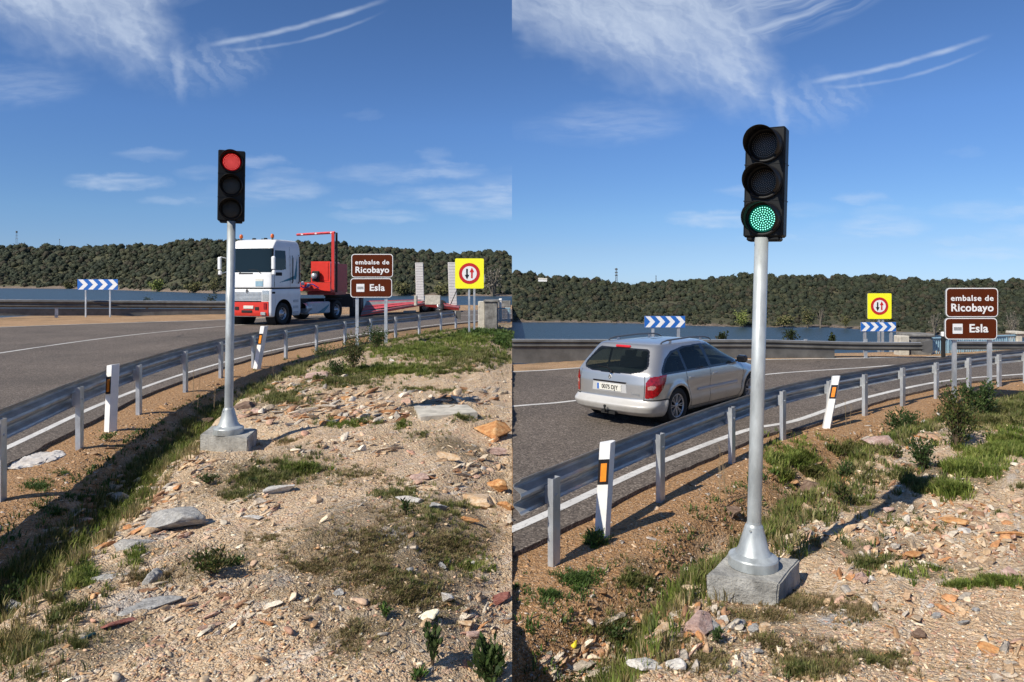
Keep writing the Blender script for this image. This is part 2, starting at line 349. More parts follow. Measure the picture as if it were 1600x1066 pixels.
railL0, railR0, farL0, farR0 = railL, railR, farL, farR
def prof(d):
    return np.interp(d, [-50, -.30, .15, .5, .72, .95, 1.2, 1.42, 1.8, 3.0, 8.0, 60], [-.05, -.05, -.045, -.10, -.25, -.34, -.24, .05, .13, .16, .14, .12])
def strata(x, y, seed):
    a = R(52); s_ = x * math.cos(a) + y * math.sin(a); c_ = -x * math.sin(a) + y * math.cos(a); wv = fbm(x * 1.1, y * 1.1, 3, seed) * 1.6
    t = c_ * 3.1 + wv + fbm(s_ * 2.0, c_ * 2.0, 2, seed + 3) * .8; saw = t - np.floor(t); saw = np.where(saw < .8, saw / .8, (1 - saw) / .2)
    t2 = c_ * 9.5 + wv * 2 + fbm(s_ * 3.0, c_ * 6.0, 2, seed + 5) * 1.4; s2 = t2 - np.floor(t2); s2 = np.where(s2 < .75, s2 / .75, (1 - s2) / .25)
    mk = np.clip(fbm(x * .7, y * .7, 3, seed + 7) * 3.5 + .45, 0, 1); return (saw * .06 + s2 * .022) * mk
def hL0(x, y, fine=True):
    d = sdist(x, y, railL0); e = -sdist(x, y, farL0) # farL runs left->right: beyond = left of it
    wig = fbm(x * .8, y * .8, 3, 5) * .35
    dd = d + np.where(d > .3, wig * np.clip((d - .3) / .5, 0, 1), 0)
    flat = np.clip((y - 18) / 8, 0, 1) * np.clip((x + 3.4) / 2.0, 0, 1)
    z = prof(dd); z = z * (1 - flat * (dd < 2.2)) + flat * (dd < 2.2) * np.clip(dd * .06, -.05, .12)
    on = np.clip((d - .9) / .5, 0, 1)
    z = z + on * (fbm(x * .55, y * .55, 3, 11) * .16 + fbm(x * 2.2, y * 2.2, 4, 21) * .07 + strata(x, y, 61))
    z = np.where((z > -.02) & (d < .35), -.02, z)
    if fine: z = z + np.clip((d - .1) / .3, 0, 1) * fbm(x * 9, y * 9, 3, 31) * .035
    bank = np.interp(e, [-100, 0, 2.0, 11, 14, 50, 400], [0, 0, .03, .03, -.6, -15.5, -16])
    z = np.where(e > 0, bank + .0 * z + np.where(e > 10, 0, fbm(x * 2, y * 2, 3, 9) * .03), z)
    return z
def hR0(x, y, fine=True):
    d = sdist(x, y, railR0); e = -sdist(x, y, farR0)
    wig = fbm(x * .8 + 40, y * .8, 3, 5) * .30
    dd = d + np.where(d > .3, wig * np.clip((d - .3) / .5, 0, 1), 0)
    z = np.interp(dd, [-50, -.30, .15, .5, .72, .95, 1.2, 1.42, 1.8, 3.0, 8.0, 60], [-.05, -.05, -.045, -.09, -.34, -.42, -.26, .12, .22, .27, .28, .3])
    on = np.clip((d - .9) / .5, 0, 1)
    z = z + on * (fbm(x * .55 + 9, y * .55, 3, 14) * .14 + fbm(x * 2.2, y * 2.2, 4, 24) * .09 + strata(x, y, 71) * 1.2)
    if fine: z = z + np.clip((d - .1) / .3, 0, 1) * fbm(x * 9, y * 9, 3, 34) * .035
    bank = np.interp(e, [-100, 0, .5, 1.6, 3.2, 45, 400], [0, 0, .02, .0, -.35, -19.0, -19.5])
    z = np.where(e > 0, bank, z)
    return z + ZR0
# metric scale of each of the two views (a single view leaves it open)
KL, KR = 1.12, 0.90
cL = P(357, 677, 8.2 * KL); cR = P(1176.5, 884, 5.21 * KR)      # where the two traffic lights stand (top of their footings)
def pad(z, x, y, c_, drop, r0, r1):
    k = np.clip((r1 - np.hypot(x - c_.x, y - c_.y)) / (r1 - r0), 0, 1); k = k * k * (3 - 2 * k); return z * (1 - k) + k * (c_.z - drop + fbm(x * 5, y * 5, 3, 8) * .05)
def hL(x, y, fine=True):
    z = CZ + KL * (hL0(x / KL, y / KL, fine) - CZ)
    z = pad(z, x, y, cL, .20, .45, 1.1)
    return z - (.13 + .07 * (y < 9)) * np.clip((x + .75) / .65, 0, 1) * (y < 45)
def hR(x, y, fine=True): return pad(CZ + KR * (hR0(x / KR, y / KR, fine) - CZ), x, y, cR, .16, .35, .8)
def _march(px, py, side):
    h = hL if side == 'L' else hR
    lo = np.full(px.shape, 2.5); hi = np.full(px.shape, 70.0); hit = np.zeros(px.shape, bool)
    Zs = 2.6 * (1.04 ** np.arange(84)); prev = Zs[0]
    for Z in Zs:
        zz = CZ - (py - HY) / F * Z; g = h((px - CX) / F * Z, np.full(px.shape, Z), False)
        new = (zz <= g) & ~hit
        lo = np.where(new, prev, lo); hi = np.where(new, Z, hi); hit |= new; prev = Z
    for _ in range(7):
        mid = (lo + hi) / 2; zz = CZ - (py - HY) / F * mid; g = h((px - CX) / F * mid, mid, False)
        below = zz <= g; hi = np.where(below, mid, hi); lo = np.where(below, lo, mid)
    return (lo + hi) / 2
_tab = {}
def ground(px, py, side):
    """where the sight line through photo pixel px,py meets the modelled ground"""
    px = np.atleast_1d(np.asarray(px, float)); py = np.atleast_1d(np.asarray(py, float))
    if side not in _tab:
        gx = np.arange(-310, 806, 9.0) if side == 'L' else np.arange(794, 1990, 9.0); gy = np.r_[np.arange(486, 620, 4.0), np.arange(620, 1100, 9.0)]
        X, Y = np.meshgrid(gx, gy); _tab[side] = (gx, gy, _march(X.ravel(), Y.ravel(), side).reshape(X.shape))
    gx, gy, T = _tab[side]
    i = np.clip(np.searchsorted(gx, px) - 1, 0, len(gx) - 2); j = np.clip(np.searchsorted(gy, py) - 1, 0, len(gy) - 2)
    u = np.clip((px - gx[i]) / (gx[i + 1] - gx[i]), 0, 1); v = np.clip((py - gy[j]) / (gy[j + 1] - gy[j]), 0, 1)
    Z = (T[j, i] * (1 - u) + T[j, i + 1] * u) * (1 - v) + (T[j + 1, i] * (1 - u) + T[j + 1, i + 1] * u) * v
    x = (px - CX) / F * Z; z = (hL if side == 'L' else hR)(x, Z, True)
    return np.stack([x, Z, z], 1), Z < 65
def g1(px, py, side): return Vector(ground([px], [py], side)[0][0])

railL, edgeL, midL, farL = railL * KL, edgeL * KL, midL * KL, farL * KL
railR, edgeR, midR, farR = railR * KR, edgeR * KR, midR * KR, farR * KR
ZL = CZ - 2.0 * KL; ZR = CZ - 2.45 * KR
# ---------------------------------------------------------------- ground materials
def ground_material(name):
    m_ = bpy.data.materials.new(name); m_.use_nodes = True; t = NT(m_.node_tree); b = t.n['Principled BSDF']; b.inputs['Roughness'].default_value = .95
    b.inputs['Specular IOR Level'].default_value = .2
    g = t.new('ShaderNodeNewGeometry').outputs['Position']
    za = t.new('ShaderNodeVertexColor'); za.layer_name = 'zone'; s3 = t.new('ShaderNodeSeparateColor'); t.l.new(za.outputs[0], s3.inputs[0])
    def vor(scale, feat='F1', rnd=1.0):
        v = t.new('ShaderNodeTexVoronoi', feature=feat); t.inp(v.inputs['Vector'], wv); v.inputs['Scale'].default_value = scale; v.inputs['Randomness'].default_value = rnd; return v
    mpn = t.new('ShaderNodeMapping'); t.l.new(g, mpn.inputs[0]); mpn.inputs['Rotation'].default_value = (0, 0, .5); mpn.inputs['Scale'].default_value = (.92, 1.12, 1)
    wn_ = t.noise(mpn.outputs[0], 7, 3, .6, col=True)
    vm = t.new('ShaderNodeVectorMath', operation='MULTIPLY_ADD'); t.l.new(wn_, vm.inputs[0]); vm.inputs[1].default_value = (.12, .12, .12); t.l.new(mpn.outputs[0], vm.inputs[2]); wv = vm.outputs[0]
    v1 = vor(66); v2 = vor(24); v3 = vor(135)
    def cellval(v): s_ = t.new('ShaderNodeSeparateColor'); t.l.new(v.outputs['Color'], s_.inputs[0]); return s_.outputs[0], s_.outputs[1]
    a1, b1 = cellval(v1); a2, b2 = cellval(v2); a3, b3 = cellval(v3)
    pale = t.ramp(a1, [(0, (.34, .22, .13)), (.22, (.52, .38, .24)), (.5, (.63, .48, .32)), (.75, (.70, .56, .40)), (.9, (.78, .68, .54)), (1, (.48, .41, .34))])
    pale2 = t.ramp(a3, [(0, (.34, .23, .14)), (.3, (.54, .40, .26)), (.7, (.66, .51, .35)), (1, (.78, .68, .54))])
    big = t.ramp(a2, [(0, (.50, .31, .18)), (.35, (.62, .49, .34)), (.6, (.66, .44, .33)), (.8, (.74, .65, .52)), (1, (.46, .40, .35))])
    c = t.mixc(.5, pale, pale2); c = t.mixc(t.m('MULTIPLY', t.m('GREATER_THAN', b2, .80), .7), c, big)
    n_l = t.noise(g, .9, 4, .6); n_m = t.noise(g, 3.3, 4, .65)
    tint = t.ramp(n_l, [(.3, (1.06, .98, .90)), (.5, (1.04, 1.03, 1.01)), (.7, (.88, .84, .78))])
    c = t.mixc(1.0, c, tint, 'MULTIPLY')
    c = t.mixc(t.mr(n_m, .50, .72, 0, .4), c, (.42, .29, .18))
    mp2 = t.new('ShaderNodeMapping'); t.l.new(g, mp2.inputs[0]); mp2.inputs['Rotation'].default_value = (0, 0, -R(52)); rot_ = mp2.outputs[0]
    mp3 = t.new('ShaderNodeMapping'); t.l.new(rot_, mp3.inputs[0]); mp3.inputs['Scale'].default_value = (.7, 5.5, 1)
    sn = t.noise(mp3.outputs[0], 1.5, 5, .68, .5); c = t.mixc(t.mr(sn, .56, .66, 0, .65), c, (.74, .66, .57)); c = t.mixc(t.mr(sn, .40, .33, 0, .55), c, (.42, .24, .17))
    sn2 = t.noise(mp3.outputs[0], 2.3, 4, .7, .4); c = t.mixc(t.mr(sn2, .66, .74, 0, .6), c, (.30, .12, .085))
    orange = t.ramp(a1, [(0, (.17, .09, .04)), (.3, (.38, .20, .085)), (.6, (.50, .29, .135)), (.85, (.62, .42, .24)), (1, (.52, .44, .36))])
    orange2 = t.ramp(a3, [(0, (.20, .11, .05)), (.5, (.42, .24, .12)), (1, (.56, .36, .20))])
    orange = t.mixc(.45, orange, orange2)
    c = t.mixc(s3.outputs[0], c, orange)
    soil = t.ramp(a3, [(0, (.07, .055, .03)), (.5, (.14, .11, .06)), (1, (.26, .21, .13))])
    c = t.mixc(s3.outputs[1], c, soil)
    grey = t.ramp(a2, [(0, (.30, .30, .30)), (.5, (.46, .46, .45)), (1, (.60, .60, .59))])
    c = t.mixc(s3.outputs[2], c, grey)
    t.l.new(c, b.inputs['Base Color'])
    h1 = t.m('MULTIPLY', v1.outputs['Distance'], -1.0); h2 = t.m('MULTIPLY', v2.outputs['Distance'], -1.6)
    hh = t.m('ADD', t.m('ADD', h1, h2), t.m('MULTIPLY', t.noise(g, 30, 5, .75), 1.6))
    bn = t.new('ShaderNodeBump'); bn.inputs['Strength'].default_value = .75; bn.inputs['Distance'].default_value = .022; t.l.new(hh, bn.inputs['Height']); t.l.new(bn.outputs[0], b.inputs['Normal'])
    return m_
gmat = ground_material('stony_ground')
# asphalt
m_ = bpy.data.materials.new('asphalt'); m_.use_nodes = True; t = NT(m_.node_tree); b = t.n['Principled BSDF']; b.inputs['Roughness'].default_value = .82; b.inputs['Specular IOR Level'].default_value = .35
g = t.new('ShaderNodeNewGeometry').outputs['Position']
fine = t.noise(g, 95, 2, .7); v = t.new('ShaderNodeTexVoronoi'); t.l.new(g, v.inputs['Vector']); v.inputs['Scale'].default_value = 60
s_ = t.new('ShaderNodeSeparateColor'); t.l.new(v.outputs['Color'], s_.inputs[0])
ag = t.ramp(s_.outputs[0], [(0, (.055, .045, .037)), (.5, (.118, .098, .082)), (.85, (.18, .152, .127)), (1, (.30, .26, .22))])
lg = t.ramp(t.noise(g, .35, 4, .6), [(.3, (.80, .80, .79)), (.7, (1.22, 1.20, 1.18))])
mg = t.ramp(t.noise(g, 9, 3, .7), [(.35, (.88, .87, .86)), (.65, (1.1, 1.1, 1.1))])
c = t.mixc(1, t.mixc(1, ag, lg, 'MULTIPLY'), mg, 'MULTIPLY')
cv = t.new('ShaderNodeTexVoronoi', feature='DISTANCE_TO_EDGE'); wv_ = t.new('ShaderNodeVectorMath', operation='MULTIPLY_ADD'); t.l.new(t.noise(g, .9, 4, .6, col=True), wv_.inputs[0]); wv_.inputs[1].default_value = (1.6, 1.6, 0); t.l.new(g, wv_.inputs[2]); t.l.new(wv_.outputs[0], cv.inputs['Vector']); cv.inputs['Scale'].default_value = .22
crk = t.m('MULTIPLY', t.mr(cv.outputs['Distance'], .0015, .004, 1, 0), t.mr(t.noise(g, .5, 2, .5), .48, .56, 0, .7)); c = t.mixc(crk, c, (.03, .027, .025))
st_ = t.mr(t.noise(g, .22, 5, .75), .60, .68, 0, .28); c = t.mixc(st_, c, (.055, .05, .046)); t.l.new(c, b.inputs['Base Color'])
bn = t.new('ShaderNodeBump'); bn.inputs['Strength'].default_value = .5; bn.inputs['Distance'].default_value = .006; t.l.new(t.m('ADD', fine, t.m('MULTIPLY', v.outputs['Distance'], -.8)), bn.inputs['Height']); t.l.new(bn.outputs[0], b.inputs['Normal'])
asphalt = m_
def road_paint():
    m_ = bpy.data.materials.new('road_paint'); m_.use_nodes = True; t = NT(m_.node_tree); b = t.n['Principled BSDF']; b.inputs['Roughness'].default_value = .7
    g = t.new('ShaderNodeNewGeometry').outputs['Position']
    f = t.mr(t.noise(g, 22, 5, .75), .52, .66, 0, .75); f2 = t.mr(t.noise(g, 1.3, 3, .6), .4, .75, 0, .45)
    c = t.mixc(t.m('MAXIMUM', f, f2), (.66, .65, .62), (.22, .205, .19)); t.l.new(c, b.inputs['Base Color']); return m_
paint = road_paint()
m_ = bpy.data.materials.new('water'); m_.use_nodes = True; t = NT(m_.node_tree); b = t.n['Principled BSDF']
b.inputs['Base Color'].default_value = (.030, .055, .072, 1); b.inputs['Roughness'].default_value = .30; b.inputs['IOR'].default_value = 1.33
g = t.new('ShaderNodeNewGeometry').outputs['Position']; mp = t.new('ShaderNodeMapping'); t.l.new(g, mp.inputs[0]); mp.inputs['Scale'].default_value = (1, .55, 1)
bn = t.new('ShaderNodeBump'); bn.inputs['Strength'].default_value = 1.0; bn.inputs['Distance'].default_value = .5
t.l.new(t.m('ADD', t.noise(mp.outputs[0], 1.6, 4, .7), t.m('MULTIPLY', t.noise(mp.outputs[0], .12, 3, .6), .6)), bn.inputs['Height']); t.l.new(bn.outputs[0], b.inputs['Normal']); water_m = m_

def mkgrid(xs, ys, h, side, name, rail, far):
    X, Y = np.meshgrid(xs, ys); Zz = h(X, Y)
    d = sdist(X, Y, rail); e = -sdist(X, Y, far); n = fbm(X * 1.7, Y * 1.7, 4, 77); n2 = fbm(X * .6, Y * .6, 3, 78)
    V = np.stack([X, Y, Zz], -1).reshape(-1, 3)
    ny, nx = X.shape; i = np.arange(nx * ny).reshape(ny, nx)
    Fa = np.stack([i[:-1, :-1], i[:-1, 1:], i[1:, 1:], i[1:, :-1]], -1).reshape(-1, 4)
    orange = np.clip((.85 + n * .5 - d) / .25, 0, 1); orange = np.where(e > 0, .75, orange)
    soil = np.clip(1 - np.abs(d - 1.0 + n * .3) / .42, 0, 1) * .9
    if side == 'L':
        far_green = np.clip((Y - 15.5 + n * 5) / 4, 0, 1) * np.clip((X + 5.0 - (19 - Y) * .1 + n * 3) / 1.5, 0, 1)
        brn = blob(X, Y, patchL) 
    else:
        far_green = np.clip((Y - 8.7 + n * 4) / 2, 0, 1) * np.clip((d - 1.2) / .6, 0, 1)
        brn = blob(X, Y, patchR)
    soil = np.maximum(soil, np.clip(far_green, 0, 1) * .75 * (.6 + n)); soil = np.maximum(soil, np.clip(brn * .62 * (1 + n * 1.2), 0, .8))
    soil = np.where(e > 0, np.clip(n * 2, 0, .4), soil)
    grey = blob(X, Y, greyL if side == 'L' else greyR) * np.clip(.7 + n * 3, 0, 1)
    zc = np.stack([orange, soil, np.clip(grey, 0, .85)], -1).reshape(-1, 3)
    o = np_mesh(name, V, Fa, gmat, smooth=True, attr={'zone': ('POINT', zc)}); tag(o, kind='structure'); return o
def blob(X, Y, L):
    r = 0 * X
    for (cx, cy, rx, ry) in L:
        r = np.maximum(r, np.clip(1.4 - ((X - cx) / rx) ** 2 - ((Y - cy) / ry) ** 2, 0, 1))
    return r
def pxblobs(L, side):
    out = []
    for (px, py, rx, ry) in L:
        p_ = g1(px, py, side); hgt = CZ - p_.z; out.append((p_.x, p_.y, rx / F * p_.y, ry * p_.y * p_.y / (F * hgt)))
    return out
patchL = pxblobs([(600, 880, 150, 80), (480, 900, 90, 50), (690, 810, 90, 50), (400, 740, 120, 30), (560, 830, 110, 60), (120, 915, 70, 45), (330, 880, 90, 35), (230, 870, 40, 18), (650, 930, 90, 60), (170, 1000, 70, 40), (60, 1020, 60, 40), (680, 640, 60, 10), (450, 630, 60, 14), (720, 700, 60, 14), (560, 990, 60, 40)], 'L')
patchR = pxblobs([(1010, 905, 40, 20), (1050, 960, 60, 20), (1180, 955, 90, 26), (1140, 985, 100, 30), (1260, 945, 50, 20), (1370, 860, 70, 20), (1460, 893, 70, 14), (1310, 855, 40, 16), (1540, 910, 50, 10), (1380, 790, 60, 20), (1300, 1030, 120, 22), (1240, 1000, 60, 20), (1480, 745, 80, 20)], 'R')
greyL = pxblobs([(255, 810, 55, 22), (290, 800, 40, 16), (220, 945, 50, 20), (240, 905, 12, 22), (170, 905, 34, 10), (270, 930, 30, 12), (230, 840, 40, 16), (430, 905, 30, 12), (610, 840, 40, 14)], 'L')
greyR = pxblobs([(1110, 975, 30, 14), (1190, 965, 30, 12), (1320, 965, 40, 16), (1050, 1040, 40, 14)], 'R')
def spac(a, b, s0, g_):
    out = [a]; s_ = s0
    while out[-1] < b: out.append(out[-1] + s_); s_ *= g_
    return np.array(out)
ysL = np.r_[np.array([-30, -12, -4, 0, 1.5]), spac(2.3, 60, .026, 1.0075), np.array([66, 75, 90])]
xsL = np.r_[np.array([-160, -110, -80, -60, -50, -42, -36]), np.arange(-31, -9, .45), -spac(0, 9, .032, 1.0055)[::-1]]
mkgrid(np.unique(xsL), ysL, hL, 'L', 'ground', railL, farL)
ysR = np.r_[np.array([-30, -12, -4, 0, 1.5]), spac(2.3, 60, .026, 1.0085), np.array([66, 75, 90])]
xsR = np.r_[spac(0, 12, .032, 1.004), np.arange(12.3, 34, .35), np.array([36, 40, 46, 55, 70, 100, 160])]
mkgrid(np.unique(xsR), ysR, hR, 'R', 'ground', railR, farR)

def clipx(C, side, eps=0.0):
    """cut a curve at the plane where the two places meet"""
    s_ = -1 if side == 'L' else 1; out = []; C = C.copy(); C[:, 0] -= s_ * eps
    for i in range(len(C)):
        ins = C[i, 0] * s_ > 0
        if i > 0:
            pin = C[i - 1, 0] * s_ > 0
            if ins != pin: t_ = C[i - 1, 0] / (C[i - 1, 0] - C[i, 0]); out.append(C[i - 1] + (C[i] - C[i - 1]) * t_)
        if ins: out.append(C[i])
    out = np.array(out); out[:, 0] += s_ * eps; return out
def ribbon(name, A, B, z, m__, kind='structure', skirt=0.0, nacross=1, label=None):
    n = 160; A = resample(A, n); B = resample(B, n); V = []; Fa = []
    for i in range(n):
        for k in range(nacross + 1):
            q_ = A[i] + (B[i] - A[i]) * k / nacross; V.append((q_[0], q_[1], z))
    w_ = nacross + 1
    for i in range(n - 1):
        for k in range(nacross): Fa.append([i * w_ + k, i * w_ + k + 1, (i + 1) * w_ + k + 1, (i + 1) * w_ + k])
    if skirt:
        b0 = len(V)
        for i in range(n): V.append((A[i][0], A[i][1], z - skirt))
        for i in range(n - 1): Fa.append([i * w_, (i + 1) * w_, b0 + i + 1, b0 + i])
    o = np_mesh(name, np.array(V), Fa, m__); tag(o, kind=kind); return o
rag = lambda C, s_: np.stack([C[:, 0] + fbm(C[:, 0] * 2.5, C[:, 1] * 2.5, 3, s_) * .16, C[:, 1]], 1)
ribbon('road', rag(clipx(resample(offset(edgeL, .42), step=.15), 'L'), 3), clipx(offset(farL, -.35), 'L'), ZL, asphalt, skirt=.12)
ribbon('road', rag(clipx(resample(offset(edgeR, .34), step=.15), 'R'), 4), clipx(offset(farR, -.3), 'R'), ZR, asphalt, skirt=.12)
def line(C, wd, z, side):
    o = ribbon('road_marking', clipx(offset(C, wd / 2), side), clipx(offset(C, -wd / 2), side), z + .004, paint); return o
line(edgeL, .12, ZL, 'L'); line(midL, .14, ZL, 'L'); line(farL, .2, ZL, 'L')
line(edgeR, .11, ZR, 'R'); line(midR, .10, ZR, 'R'); line(farR, .12, ZR, 'R')
def sheet(name, x0, x1, y0, y1, z, m__):
    o = np_mesh(name, np.array([(x0, y0, z), (x1, y0, z), (x1, y1, z), (x0, y1, z)]), [[0, 1, 2, 3]], m__); tag(o, kind='structure'); return o
WL, WR = -12.0, -18.0
sheet('water', -5200, -.001, 40, 3600, WL, water_m); sheet('water', .001, 2600, 30, 1500, WR, water_m)

# ---------------------------------------------------------------- hills with their wood
hm = bpy.data.materials.new('hillside_soil'); hm.use_nodes = True; t = NT(hm.node_tree); b = t.n['Principled BSDF']; b.inputs['Roughness'].default_value = .95
g = t.new('ShaderNodeNewGeometry').outputs['Position']; va = t.new('ShaderNodeVertexColor'); va.layer_name = 'zone'; s3 = t.new('ShaderNodeSeparateColor'); t.l.new(va.outputs[0], s3.inputs[0])
c = t.ramp(t.noise(g, .09, 5, .7), [(.35, (.035, .040, .018)), (.55, (.075, .075, .035)), (.7, (.15, .13, .07))])
rk = t.ramp(t.noise(g, .5, 5, .75), [(.35, (.07, .055, .04)), (.5, (.19, .145, .11)), (.68, (.34, .27, .21))])
c = t.mixc(s3.outputs[0], c, rk); t.l.new(c, b.inputs['Base Color'])
bn = t.new('ShaderNodeBump'); bn.inputs['Strength'].default_value = 1; bn.inputs['Distance'].default_value = 1.2; t.l.new(t.noise(g, .7, 5, .75), bn.inputs['Height']); t.l.new(bn.outputs[0], b.inputs['Normal'])
lm = bpy.data.materials.new('oak_foliage'); lm.use_nodes = True; t = NT(lm.node_tree); b = t.n['Principled BSDF']; b.inputs['Roughness'].default_value = .75; b.inputs['Specular IOR Level'].default_value = .25
va = t.new('ShaderNodeVertexColor'); va.layer_name = 'tint'; g = t.new('ShaderNodeNewGeometry').outputs['Position']
c = t.mixc(1.0, va.outputs[0], t.ramp(t.noise(g, 1.4, 3, .7), [(.3, (.6, .6, .6)), (.7, (1.3, 1.3, 1.3))]), 'MULTIPLY'); t.l.new(c, b.inputs['Base Color'])
bn = t.new('ShaderNodeBump'); bn.inputs['Strength'].default_value = .9; bn.inputs['Distance'].default_value = .5; t.l.new(t.noise(g, 1.6, 4, .75), bn.inputs['Height']); t.l.new(bn.outputs[0], b.inputs['Normal']); foliage_far = lm
def ico(sub):
    import bmesh
    bm = bmesh.new(); bmesh.ops.create_icosphere(bm, subdivisions=sub, radius=1); V = np.array([v_.co[:] for v_ in bm.verts]); Fa = np.array([[v_.index for v_ in f.verts] for f in bm.faces]); bm.free(); return V, Fa
IV1, IF1 = ico(1); IV2, IF2 = ico(2); IV3, IF3 = ico(3)
def n3(V, s_, seed): return fbm(V[:, 0] * s_ + V[:, 2] * s_ * .7 + seed, V[:, 1] * s_ - V[:, 2] * s_ * .6 + seed * 2, 3, seed)
def crown_templates(k, seed, spiky=.5):
    out = []
    for j in range(k):
        r_ = np.random.default_rng(seed + j); V = IV2.copy()
        L = 1 + n3(V, 1.6, seed + j) * .9 + n3(V, 4.2, seed + 50 + j) * spiky; V = V * L[:, None]; V *= [1, 1, .95]
        # loose leaf clumps round the outline
        n = 46; dd = r_.normal(size=(n, 3)); dd /= np.linalg.norm(dd, axis=1)[:, None]; dd[:, 2] = np.abs(dd[:, 2]) * 1.1 - .15
        cc = dd * r_.uniform(.86, 1.14, (n, 1)); a = r_.normal(size=(n, 3)) * .13; b_ = r_.normal(size=(n, 3)) * .13
        LV = np.concatenate([cc - a, cc + a * .5 - b_, cc + b_ + a], 0).reshape(3, n, 3).transpose(1, 0, 2).reshape(-1, 3)
        out.append((np.concatenate([V, LV]), np.concatenate([IF2, len(V) + np.arange(3 * n).reshape(n, 3)])))
    return out
CT = crown_templates(7, 100)
def scatter(tpl, pos, rad, tint, r_, squash=None, rot3=False, ang=None, tilt=0.0):
    """merge many copies of template meshes; returns V, F, C"""
    Vs, Fs, Cs = [], [], []; base = 0
    ch = r_.integers(0, len(tpl), len(pos))
    for j, (TV, TF) in enumerate(tpl):
        idx = np.where(ch == j)[0]; n = len(idx)
        if n == 0: continue
        if rot3:
            q4 = r_.normal(size=(n, 4)); q4 /= np.linalg.norm(q4, axis=1)[:, None]; a, b_, c_, d = q4.T
            Rm = np.stack([1 - 2 * (c_ * c_ + d * d), 2 * (b_ * c_ - a * d), 2 * (b_ * d + a * c_), 2 * (b_ * c_ + a * d), 1 - 2 * (b_ * b_ + d * d), 2 * (c_ * d - a * b_), 2 * (b_ * d - a * c_), 2 * (c_ * d + a * b_), 1 - 2 * (b_ * b_ + c_ * c_)], 1).reshape(n, 3, 3)
        else:
            an = r_.uniform(0, 6.283, n) if ang is None else ang[idx]; Rm = np.zeros((n, 3, 3)); Rm[:, 0, 0] = np.cos(an); Rm[:, 0, 1] = -np.sin(an); Rm[:, 1, 0] = np.sin(an); Rm[:, 1, 1] = np.cos(an); Rm[:, 2, 2] = 1
        B = TV[None] * squash[idx][:, None, :] if squash is not None else np.repeat(TV[None], n, 0)
        if tilt:
            tx_, ty_ = r_.normal(size=(2, n, 1)) * tilt; B = np.stack([B[..., 0] - B[..., 2] * ty_, B[..., 1] - B[..., 2] * tx_, B[..., 2] + B[..., 0] * ty_ + B[..., 1] * tx_], -1)
        V = np.einsum('nij,nvj->nvi', Rm, B)
        V = V * rad[idx][:, None, None] + pos[idx][:, None, :]
        m__ = len(TV); Fs.append((TF[None] + base + (np.arange(n) * m__)[:, None, None]).reshape(-1, TF.shape[1])); Vs.append(V.reshape(-1, 3)); Cs.append(np.repeat(tint[idx], m__, 0)); base += n * m__
    return np.concatenate(Vs), np.concatenate(Fs), np.concatenate(Cs)
def hill(side, shore, crest, wz, px0, px1, wood_label, seed):
    r_ = np.random.default_rng(seed); sp = np.array(shore, float); cp = np.array(crest, float)
    pxs = np.arange(px0, px1 + .1, 5.0); vs = np.r_[-.02, 0, np.linspace(.02, .16, 8), np.linspace(.2, 1, 22), 1.15, 1.5, 2.4]
    def pt(px, v, wob=True):
        sy = np.interp(px, sp[:, 0], sp[:, 1]); cy = np.interp(px, cp[:, 0], cp[:, 1]); Zs = (CZ - wz) * F / (sy - HY)
        vc = np.clip(v, -.05, 1); Z = Zs * (1 + .55 * v)
        py = sy + (cy - sy) * np.sign(vc) * np.abs(vc) ** .85; z = CZ - (py - HY) / F * Z
        z = np.where(v > 1, CZ - (cy - HY) / F * Zs * 1.55 - (v - 1) * Zs * .12, z)
        x = (px - CX) / F * Z
        if wob: z = z + (fbm(x * .02, Z * .02, 3, seed) * Zs * .016 + fbm(x * .3, Z * .3, 2, seed) * Zs * .002) * np.clip(v * 5, 0.15, 1)
        return x, Z, z
    PX, VV = np.meshgrid(pxs, vs); X, Y, Zz = pt(PX, VV); ny, nx = X.shape; i = np.arange(nx * ny).reshape(ny, nx)
    band = np.clip((.045 + fbm(PX * .03, VV * 5, 3, 4) * .09 - VV) / .02, 0, 1); i4 = np.stack([i[:-1, :-1], i[:-1, 1:], i[1:, 1:], i[1:, :-1]], -1).reshape(-1, 4)
    o = np_mesh('hill', np.stack([X, Y, Zz], -1).reshape(-1, 3), i4, hm, smooth=True, attr={'zone': ('POINT', np.repeat(band.reshape(-1, 1), 3, 1))}); tag(o, kind='structure')
    # wood
    N = int((px1 - px0) * 8.5); px = r_.uniform(px0, px1, N); v = r_.uniform(.012, 1.03, N) ** .95
    x, Z, z = pt(px, v); clear = fbm(x * .012, Z * .02, 3, seed + 9)
    keep = clear < .24 + r_.normal(size=len(x)) * .05; x, Z, z, px, v = x[keep], Z[keep], z[keep], px[keep], v[keep]; n = len(x)
    rad = (1.7 + 4.2 * r_.uniform(0, 1, n) ** 2.6) * Z / F * np.where(v < .16, .75, 1.0)
    base = np.array([(.034, .042, .023), (.042, .050, .027), (.030, .038, .023), (.054, .057, .030), (.052, .047, .030), (.038, .048, .029)])[r_.integers(0, 6, n)] * r_.uniform(.82, 1.2, (n, 1))
    pass
    pos = np.stack([x, Z, z + rad * .45], 1)
    if side == 'L': m0 = pos[:, 0] < -rad * 1.05
    else: m0 = pos[:, 0] > rad * 1.05
    V, Fa, C = scatter(CT, pos[m0], rad[m0], base[m0], r_)
    o = np_mesh('oak_wood', V, Fa, foliage_far, smooth=True, attr={'tint': ('POINT', C)}); tag(o, wood_label, 'wood', kind='stuff')
    return pt
